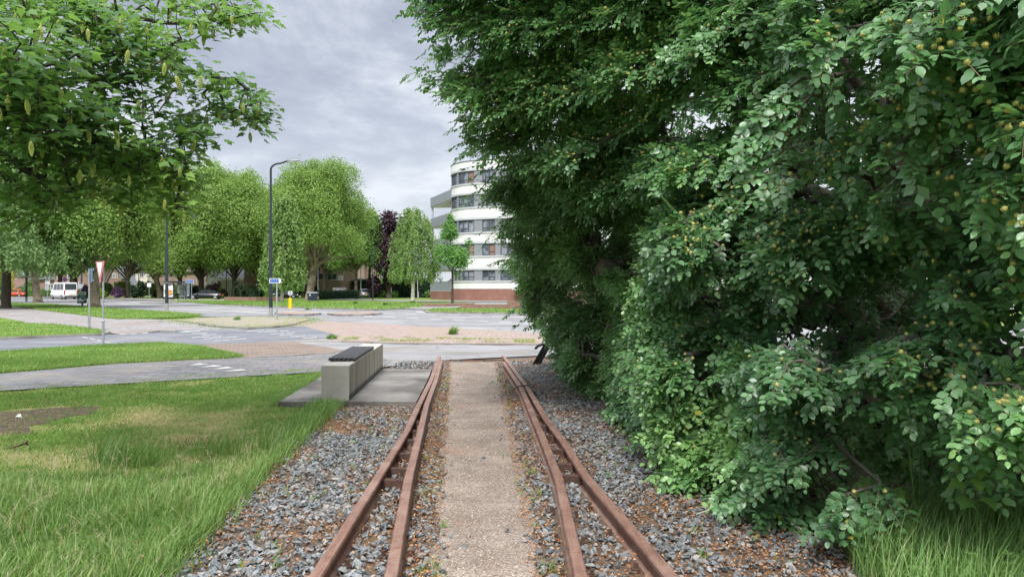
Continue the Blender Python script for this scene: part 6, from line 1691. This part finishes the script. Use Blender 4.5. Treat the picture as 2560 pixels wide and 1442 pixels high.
pale_pole('pale grey post with small lamp cap before the purple beech', 952, 742, 678, .09, True)
pale_pole('short pale post on the lawn before the purple beech', 978, 743, 718, .08)
pale_pole('pale pole standing behind the silver car', 902, 738, 660, .07)
pale_pole('thin pale pole between the birch and the white flats', 1044, 741, 680, .06)
pale_pole('short pale post before the hedge beside the white flats', 1046, 742, 730, .06)
pale_pole('pale pole in front of the dark panelled balcony', 795, 741, 655, .06)
pale_pole('short striped post in front of the low clipped hedge', 866, 747, 731, .08)
pale_pole('white gate post in the garden behind the black car', 560, 741, 716, .10)
# give-way sign
def give_way():
    b = G(258, 864); t = empty('give_way_sign', b, 'white and red triangular give way sign on a grey pole, seen almost edge on', 'road sign')
    mb = MB(); mb.tube([(0, 0, -.05), (0, 0, .72)], .038, 10); mb.tube([(0, 0, .72), (0, 0, .745)], [.041, .026], 10); mb.tube([(0, 0, .74), (0, 0, 2.34)], .026, 10); mb.build('pole', M['galv'], t)
    a = R(-43); ux = Vector((math.cos(a), math.sin(a), 0)); n = Vector((ux.y, -ux.x, 0))
    if n.y > 0: n = -n
    c = Vector((-.02, 0, 0)) + n * .045; zt, zb, hw = 2.43, 1.80, .36
    tri_ = lambda s, o: [c + n * o + ux * (-hw * s) + Vector((0, 0, zt - .09 * (1 - s))), c + n * o + ux * (hw * s) + Vector((0, 0, zt - .09 * (1 - s))), c + n * o + Vector((0, 0, zb + (zt - zb) * (1 - s) * 0.75))]
    mb = MB(); mb.prism(tri_(1.0, 0), n * .022); pl_ = mb.build('sign_plate', M['red_sign'], t)
    mb = MB(); mb.prism(tri_(.985, .0225), n * .002); mb.build('white_rim', M['white_paint'], pl_)
    mb = MB(); mb.prism(tri_(.90, .026), n * .002); mb.build('red_border', M['red_sign'], pl_)
    mb = MB(); mb.prism(tri_(.66, .030), n * .002); mb.build('white_centre', M['white_paint'], pl_)
    mb = MB()
    for z in (1.92, 2.36): mb.box(-.045, .03, -.03, .03, z, z + .035)
    mb.build('bracket', M['galv'], t)
give_way()
def edge_sign():
    b = G(223, 826); t = empty('road_sign', b, 'blue rectangular road sign seen from the side on a grey pole by the cycle path', 'road sign')
    mb = MB(); mb.tube([(0, 0, -.05), (0, 0, .55)], .05, 10); mb.tube([(0, 0, .55), (0, 0, 2.42)], .032, 10); mb.build('pole', M['galv'], t)
    a = R(-50); M4 = Matrix.Translation((.055, .0, 0)) @ Matrix.Rotation(a, 4, 'Z')
    mb = MB(); mb.bbox(-.33, .33, -.012, .012, 1.90, 2.45, .004, 0, M4); mb.build('sign_plate', M['blue_plate'], t)
    mb = MB(); mb.box(-.36, .36, .016, .05, 1.93, 2.0, 0, M4); mb.box(-.36, .36, .016, .05, 2.36, 2.43, 0, M4); mb.build('back_rail', M['galv'], t)
edge_sign()
def street_name(label, px, py, top, wd, hgt, double=False):
    b = G(px, py); s = b.y / F; h = (py - top) * s; t = empty('street_name_sign', b, label, 'street sign', 'blue street name signs')
    mb = MB(); mb.tube([(0, 0, -.03), (0, 0, h)], .04, 8); mb.build('pole', M['galv'], t)
    x0 = -wd * .72; x1 = x0 + wd
    mb = MB(); mb.box(x0, x1, -.05, -.02, h - .02, h + hgt); pl_ = mb.build('name_plate', M['blue_sign'], t)
    mb = MB(); e = .018
    for a in ((x0 - e, x1 + e, h - .02 - e, h - .02 + .006), (x0 - e, x1 + e, h + hgt - .006, h + hgt + e), (x0 - e, x0 + .006, h - .013, h + hgt - .007), (x1 - .006, x1 + e, h - .013, h + hgt - .007)): mb.box(a[0], a[1], -.054, -.016, a[2], a[3])
    mb.build('plate_rim', M['white_paint'], pl_)
    mb = MB(); rr = random.Random(px)
    for row, (z, m0, m1) in enumerate(((h + hgt * .60, .08, .9), (h + hgt * .20, .06, .96))):
        x = x0 + wd * m0
        while x < x0 + wd * m1:
            w_ = rr.uniform(.015, .035); mb.box(x, x + w_, -.053, -.0502, z, z + hgt * .15 * rr.uniform(.8, 1.25)); x += w_ + rr.choice([.012, .012, .012, .05])
    mb.build('lettering', M['sign_text'], pl_)
    if double:
        mb = MB(); mb.box(x1 + .02, x1 + .05, -.04, .14, h - .02, h + hgt); mb.build('name_plate', M['white_paint'], t)
    return t
street_name('blue street name sign on a pale pole next to the curved lamp post', 692, 803, 707, .48, .19, True)
street_name('blue street name sign in front of the black saloon car', 479, 754, 708, .98, .37)
def bus_stop():
    b = G(373, 748); t = empty('bus_stop_sign', b, 'pale square bus stop sign on a thin pole before the gardens', 'bus stop')
    mb = MB(); mb.tube([(0, 0, -.02), (0, 0, 2.3)], .05, 8); mb.build('pole', M['galv'], t); mb = MB(); mb.bbox(-.32, .32, -.06, -.02, 1.9, 2.5, .02); mb.build('sign_plate', M['poster_white'], t)
bus_stop()
def info_sign():
    b = G(118.5, 757.5); t = empty('bus_stop_sign', b, 'tall pale sign panel with timetable on a grey pole before the white van', 'bus stop')
    mb = MB(); mb.tube([(0, 0, -.02), (0, 0, 2.6)], .045, 8); mb.build('pole', M['galv'], t); mb = MB(); mb.bbox(-.25, .32, -.07, -.02, 2.1, 2.62, .02); mb.build('sign_plate', M['poster_white'], t)
    mb = MB(); mb.bbox(-.26, .2, -.07, -.02, 1.45, 2.06, .02); mb.build('timetable', M['light_grey'], t); mb = MB(); mb.box(-.2, .27, -.075, -.0702, 2.5, 2.57); mb.build('lettering', M['frame_dark'], t)
info_sign()
def round_sign(label, px, py, zc, r, m, Yoff=0):
    b, py = base_point(px, py); t = empty('road_sign', b, label, 'road sign'); mb = MB(); mb.tube([(0, 0, -.02), (0, 0, zc + r * .8)], .04, 8); mb.build('pole', M['galv'], t)
    mb = MB(); mb.tube([(0, -.05, zc), (0, -.075, zc)], r, 20, smooth=False); mb.build('sign_plate', M[m], t)
round_sign('grey back of a round road sign above the green advertising board', 201, 752, 1.95, .36, 'light_grey')
plain('mid_panel', (0.33, 0.34, 0.37), .5)
plain('sign_purple', (0.20, 0.12, 0.33), .5)
round_sign('purple round sign showing over the roof of the white van', 163, 743, 3.2, .38, 'sign_purple')
def bollard():
    b = G(725.5, 772); t = empty('traffic_bollard', b, 'yellow traffic bollard topped by a round grey sign back on the median', 'bollard')
    mb = MB(); mb.bbox(-.115, .115, -.09, .09, 0, .86, .03); mb.build('post', M['yellow_paint'], t); mb = MB(); mb.tube([(0, 0, .86), (0, 0, 1.35)], .025, 8); mb.build('stem', M['galv'], t)
    mb = MB(); mb.tube([(0, -.02, 1.27), (0, .02, 1.27)], .20, 20, smooth=False); p_ = mb.build('sign_plate', M['light_grey'], t); mb = MB(); mb.box(-.02, .02, -.05, -.0205, 1.10, 1.44); mb.build('back_rail', M['frame_dark'], p_)
    mb = MB(); mb.bbox(-.14, .14, -.11, .11, -.05, -.001, .01); mb.build('base', M['frame_dark'], t)
bollard()
def ad_board():
    b = G(205, 768); t = empty('advertising_board', b, 'green advertising board with pale heading and white picture on a dark post', 'billboard')
    Y = b.y; s = Y / F; X = lambda p: (p - 205) * s; Z = lambda p: H - (p - HY) * s
    mb = MB(); mb.box(-.07, .07, -.0, .10, -.05, Z(730)); mb.build('post', M['frame_dark'], t)
    mb = MB(); mb.bbox(X(194.3), X(217.3), -.09, -.01, Z(759), Z(729.5), .015); fr = mb.build('frame', M['board_green'], t)
    mb = MB(); mb.box(X(195.2), X(216.2), -.096, -.0902, Z(738.2), Z(730)); mb.build('heading_sheet', M['board_mint'], fr)
    rr = random.Random(3); mb = MB()
    for z, a0, a1 in ((734.0, 197.5, 214), (736.6, 199, 212.5)):
        x = a0
        while x < a1:
            w_ = rr.uniform(.7, 1.3); mb.box(X(x), X(min(x + w_, a1)), -.101, -.0962, Z(z), Z(z - 1.5 * rr.uniform(.7, 1.1))); x += w_ + rr.choice([.35, .35, .8])
    mb.build('lettering', M['board_green'], fr)
    mb = MB()
    for z, a0, a1 in ((741.4, 200.5, 214.6), (743.2, 204, 214), (744.6, 199, 208), (745.2, 208.5, 215)): mb.box(X(a0), X(a1), -.096, -.0902, Z(z), Z(z - .95))
    mb.build('lettering', M['board_teal'], fr)
    mb = MB(); Q = lambda a: [(X(x), -.096, Z(y)) for x, y in a]
    mb.prism(Q([(196.5, 753.5), (197, 749), (200, 746.6), (202.6, 745.4), (204.5, 746.2), (205.6, 748.4), (207, 749.5), (209.5, 749), (211, 750.5), (210.5, 753), (208.5, 755), (206, 754.6), (203, 753.6), (201, 755)]), (0, .005, 0)); mb.build('picture_shape', M['poster_white'], fr)
    mb = MB(); mb.prism(Q([(209, 750.4), (212, 748), (215, 747.6), (214.6, 750.8), (211.5, 751.6)]), (0, .0045, 0)); mb.build('picture_shape', M['board_mint'], fr)
ad_board()
def shelter():
    Y = 110.0; b = Vector((fx(437, Y), Y, 0.05)); t = empty('bus_shelter', b, 'glazed bus shelter with dark frame, bench and a lit burger poster', 'bus shelter')
    s = Y / F; X = lambda p: (p - 437) * s; Z = lambda p: H - (p - HY) * s - .05
    mb = MB(); mb.loft([[(X(401), 0, Z(704.5)), (X(401), 1.4, Z(704.5)), (X(401), 1.4, Z(705)), (X(401), 0, Z(705))], [(X(434), -.4, Z(703.3)), (X(434), 1.6, Z(703.3)), (X(434), 1.6, Z(708)), (X(434), -.4, Z(708))], [(X(467), -.4, Z(706.3)), (X(467), 1.6, Z(706.3)), (X(467), 1.6, Z(708.6)), (X(467), -.4, Z(708.6))]]); mb.build('roof', M['lamp_paint'], t)
    for a, c in ((434.5, .06), (465, .06)):
        for y in (0.0, 1.35):
            mb = MB(); mb.box(X(a) - c, X(a) + c, y - .05, y + .05, -.06, Z(708)); mb.build('post', M['lamp_paint'], t)
    for (x0, x1, y) in ((435.6, 449, 1.34), (450, 464, 1.34)):
        mb = MB(); mb.box(X(x0), X(x1), y, y + .012, .2, Z(709)); mb.build('glass_panel', M['clear_glass'], t)
    mb = MB(); mb.box(X(464.8), X(465.2), .06, 1.3, .2, Z(709)); mb.build('glass_panel', M['clear_glass'], t)
    mb = MB(); mb.box(X(435.5), X(464), 1.30, 1.335, Z(724.5), Z(723.6)); mb.box(X(449.2), X(449.9), 1.30, 1.37, .0, Z(709)); mb.build('cross_rail', M['lamp_paint'], t)
    mb = MB(); mb.box(X(441), X(464), .75, 1.15, .44, .50); mb.box(X(444), X(446), .9, 1.0, -.05, .438); mb.box(X(454), X(456), .9, 1.0, -.05, .438); mb.build('bench_seat', M['galv'], t)
    mb = MB(); mb.box(X(436.3), X(441), .9, .93, Z(734), Z(713)); mb.box(X(442), X(443.2), .9, .93, Z(734), Z(713)); mb.build('timetable', M['poster_white'], t)
    mb = MB(); mb.bbox(X(407.5), X(433.4), .0, .22, .02, Z(710.6), .03); ad = mb.build('poster_case', M['lamp_paint'], t)
    mb = MB(); mb.box(X(409.6), X(432.2), -.012, -.002, Z(743.2), Z(712)); ps = mb.build('poster', M['poster_white'], ad)
    E = lambda x0, x1, y0, y1, k=10: [(X(x0 + (x1 - x0) * (.5 - .5 * math.cos(math.pi * i / k))), -.016, Z(y1 + (y0 - y1) * math.sin(math.pi * i / k))) for i in range(k + 1)]
    mb = MB(); mb.prism(E(418, 432, 725.5, 731.5), (0, .003, 0)); mb.build('bun', M['poster_bun'], ps)
    mb = MB(); mb.box(X(418), X(432), -.016, -.0125, Z(736.2), Z(734.4)); mb.box(X(411), X(414), -.016, -.0125, Z(736), Z(733)); mb.box(X(411), X(414), -.016, -.0125, Z(731), Z(726)); mb.box(X(421), X(431), -.016, -.0125, Z(741), Z(740)); mb.box(X(421), X(428), -.016, -.0125, Z(715.3), Z(712.8)); mb.box(X(411), X(430), -.016, -.0125, Z(723.9), Z(723.2)); mb.build('lettering', M['poster_dark'], ps)
    mb = MB(); mb.prism([(X(420), -.017, Z(731.6)), (X(431.5), -.017, Z(731.6)), (X(428), -.017, Z(734)), (X(424.5), -.017, Z(736)), (X(421), -.017, Z(733.6))], (0, .003, 0)); mb.build('cheese', M['poster_cheese'], ps)
    mb = MB(); mb.prism(list(reversed(E(418.5, 431.5, 739.2, 736.4))), (0, .003, 0)); mb.build('bun', M['poster_bun'], ps)
shelter()
def cabinet():
    Y = 121; b = Vector((fx(848, Y), Y, 0)); t = empty('utility_cabinet', b, 'grey two door utility cabinet behind the low clipped hedge', 'cabinet'); s = Y / F
    mb = MB(); mb.bbox(-15.5 * s, 15.5 * s, 0, .6, 0, 1.62, .03); mb.build('housing', M['cabinet'], t)
    mb = MB(); mb.bbox(-16 * s, 16 * s, -.06, .66, 1.622, 1.70, .02); mb.build('lid', M['light_grey'], t)
    for a, c in ((-15, 4.2), (5, 14.8)):
        mb = MB(); mb.box(a * s, c * s, -.02, -.001, .15, 1.52); d_ = mb.build('door', M['cabinet'], t); mb = MB(); mb.box((a + c) / 2 * s - .12, (a + c) / 2 * s + .12, -.024, -.0205, .95, 1.1); mb.build('warning_label', M['poster_white'], d_)
cabinet()
def container():
    Y = F * H / (752 - HY); b = Vector((fx(780.5, Y), Y, 0)); t = empty('waste_container', b, 'dark waste container beside the blotched plane trunk', 'container'); s = Y / F
    mb = MB(); mb.loft([[(-10.8 * s, 0, 0), (10.8 * s, 0, 0), (10.8 * s, 1.0, 0), (-10.8 * s, 1.0, 0)], [(-12 * s, -.05, 1.0), (12 * s, -.05, 1.0), (12 * s, 1.05, 1.0), (-12 * s, 1.05, 1.0)]]); bd = mb.build('body', M['dumpster'], t)
    mb = MB(); mb.loft([[(-12.4 * s, -.09, 1.002), (12.4 * s, -.09, 1.002), (12.4 * s, 1.09, 1.002), (-12.4 * s, 1.09, 1.002)], [(-12 * s, .1, 1.16), (12 * s, .1, 1.16), (12 * s, .9, 1.16), (-12 * s, .9, 1.16)]]); mb.build('lid', M['grey_panel'], t)
    mb = MB(); mb.box(-6.5 * s, -4.2 * s, -.055, -.03, .62, .90); mb.build('sticker', M['poster_white'], bd)
    mb = MB(); mb.ball((13.5 * s, .2, .25), .28, .6, .6, 1.2, 6); o = mb.build('stone', M['concrete']); o.location = b; tag(o, 'pale rounded stone beside the dark waste container', 'stone')
container()

# ================================================================ vehicles (x = length, nose at +x)
def vehicle(name, label, cat, loc, head, L, W, Hh, belt, roofx, glassx, paint, wheel_r=.31, wx=None, ground=.18, boxy=False, group=None, rear_window=True, plate='plate_yellow'):
    t = empty(name, loc, label, cat, group, head)
    hw = W / 2
    prof = [(-L / 2, ground + .22, belt * .80, .84), (-L / 2 + .10, ground + .03, belt * .97 if not boxy else belt, .95), (-L / 2 + .55, ground, belt, 1), (0, ground, belt * .99, 1), (glassx[1] + .1, ground, belt * .97, 1), (L / 2 - .55, ground, belt * .86, .97), (L / 2 - .12, ground + .04, belt * .76, .88), (L / 2, ground + .18, belt * .60, .70)]
    rings = [[(x, -hw * k * .95, z0), (x, -hw * k, (z0 + z1) * .5), (x, -hw * k * .94, z1), (x, 0, z1 + .015), (x, hw * k * .94, z1), (x, hw * k, (z0 + z1) * .5), (x, hw * k * .95, z0)] for x, z0, z1, k in prof]
    mb = MB(); mb.loft(rings, 0, True, True)
    g0, g1 = glassx; r0, r1 = roofx; tw = .82 if not boxy else .90
    low = [(g0, -hw * .92, belt - .03), (g1, -hw * .92, belt * .965 - .03), (g1, hw * .92, belt * .965 - .03), (g0, hw * .92, belt - .03)]
    top = [(r0, -hw * tw, Hh - .06), (r1, -hw * tw, Hh - .06), (r1, hw * tw, Hh - .06), (r0, hw * tw, Hh - .06)]
    cap = [(r0 + .15, -hw * tw * .85, Hh), (r1 - .15, -hw * tw * .85, Hh), (r1 - .15, hw * tw * .85, Hh), (r0 + .15, hw * tw * .85, Hh)]
    mb.loft([low, top, cap]); body = mb.build('body', M[paint], t)
    V3 = Vector
    def pane(a, b, c, d, nm, lo=.1, hi=.88, l=.06, r=.94):
        a, b, c, d = map(V3, (a, b, c, d)); q = lambda u, v: (a.lerp(b, u)).lerp(d.lerp(c, u), v)
        n = (b - a).cross(d - a).normalized() * .006
        m_ = MB(); m_.add([q(l, lo) + n, q(r, lo) + n, q(r, hi) + n, q(l, hi) + n], [(0, 1, 2, 3)]); return m_.build(nm, M['car_glass'], body)
    ns = 3 if boxy else 2
    for s_ in (0, 1):
        A, B, C, D = (low[0], low[1], top[1], top[0]) if s_ == 0 else (low[2], low[3], top[3], top[2])
        for i in range(ns):
            l = .05 + .9 * i / ns + .012; r = .05 + .9 * (i + 1) / ns - .012
            pane(A, B, C, D, 'side_window', .12, .90, l, r)
    pane(low[1], low[2], top[2], top[1], 'windscreen')
    if rear_window: pane(low[3], low[0], top[0], top[3], 'rear_window', .28 if not boxy else .12, .9)
    wx = wx or (L / 2 - .85, -L / 2 + .8)
    for x in wx:
        for s_ in (-1, 1):
            m_ = MB(); y = s_ * (hw - .10); m_.tube([(x, y - .11, wheel_r), (x, y + .11, wheel_r)], wheel_r, 20, smooth=False); wh = m_.build('wheel', M['rubber'], t)
            m_ = MB(); yo = y + s_ * .112; m_.tube([(x, yo, wheel_r), (x, yo + s_ * .012, wheel_r)], [wheel_r * .66, wheel_r * .55], 14, smooth=False); m_.build('rim', M['rim_metal'], wh)
    for s_ in (-1, 1):
        m_ = MB(); m_.bbox(L / 2 - .30, L / 2 - .10, min(s_ * hw * .52, s_ * hw * .90), max(s_ * hw * .52, s_ * hw * .90), belt * .60, belt * .74, .02); m_.build('headlight', M['lamp_lens'], body)
        zt = (belt * .66, belt * .92) if not boxy else (.75, 1.35)
        m_ = MB(); m_.box(-L / 2 - .012, -L / 2 + .12, min(s_ * hw * .80, s_ * hw * .96), max(s_ * hw * .80, s_ * hw * .96), *zt); m_.build('tail_light', M['tail_red'], body)
        m_ = MB(); m_.bbox(g1 - .35, g1 - .15, min(s_ * hw * 1.0, s_ * (hw + .2)), max(s_ * hw * 1.0, s_ * (hw + .2)), belt - .02, belt + .15, .02); m_.build('mirror', M[paint], body)
    m_ = MB(); m_.box(-L / 2 - .03, -L / 2 + .02, -.26, .26, ground + .38, ground + .50); m_.build('number_plate', M[plate], body)
    m_ = MB(); m_.box(-L / 2 - .02, -L / 2 + .06, -hw * .86, hw * .86, ground + .08, ground + .26); m_.box(L / 2 - .1, L / 2 + .015, -hw * .66, hw * .66, ground + .03, ground + .20); m_.build('bumper', M['rubber'], body)
    return t
Yc = 148; vehicle('parked_car', 'small orange red hatchback seen from the side at the far end of the road', 'car', (fx(43.5, Yc), Yc, 0), R(-3), 3.6, 1.6, 1.48, .92, (-1.35, .35), (-1.7, 1.15), 'orange_paint', .29)
Yc = 111; vehicle('parked_car', 'black saloon car parked behind the bus shelter, nose towards it', 'car', (fx(514.5, Yc), Yc, 0), R(184), 4.9, 1.8, 1.42, .92, (-1.1, .45), (-2.0, 1.25), 'black_paint', .32)
Yc = 129.5; vehicle('parked_car', 'silver hatchback parked by the tall hedge, seen from behind', 'car', (fx(909, Yc), Yc, 0), R(112), 4.4, 1.8, 1.56, .98, (-1.75, .3), (-2.05, 1.2), 'silver_paint', .33)
Yc = 122; vehicle('parked_car', 'dark car half hidden by the hanging birch', 'car', (fx(712, Yc), Yc, 0), R(20), 4.3, 1.75, 1.45, .92, (-1.2, .4), (-1.9, 1.2), 'black_paint', .31)
Yc = 112.5; vehicle('delivery_van', 'white high roofed passenger van driving away along the road', 'van', (fx(144, Yc), Yc + 1.5, 0), R(141), 5.6, 2.0, 2.55, 1.32, (-2.68, 1.25), (-2.76, 1.95), 'van_paint', .34, (1.75, -1.75), .28, True, plate='plate_yellow')
# pale fenced yard and building on the far side of the beech, seen through its branches
t = empty('pale_building', (30, 55, 0), 'pale low building glimpsed through the gap in the beech leaves', 'building')
mb = MB(); mb.box(-9, 14, 0, 9, 0, 6.5); mb.build('wall', M['render_white'], t)
mb = MB(); mb.box(-9.3, 14.3, -.3, 9.3, 6.5, 6.8); mb.build('roof', M['grey_panel'], t)
for i in range(6): window(t, -8 + i * 3.6, -5.8 + i * 3.6, 3.6, 5.2, -.02, 2, 'frame_dark')
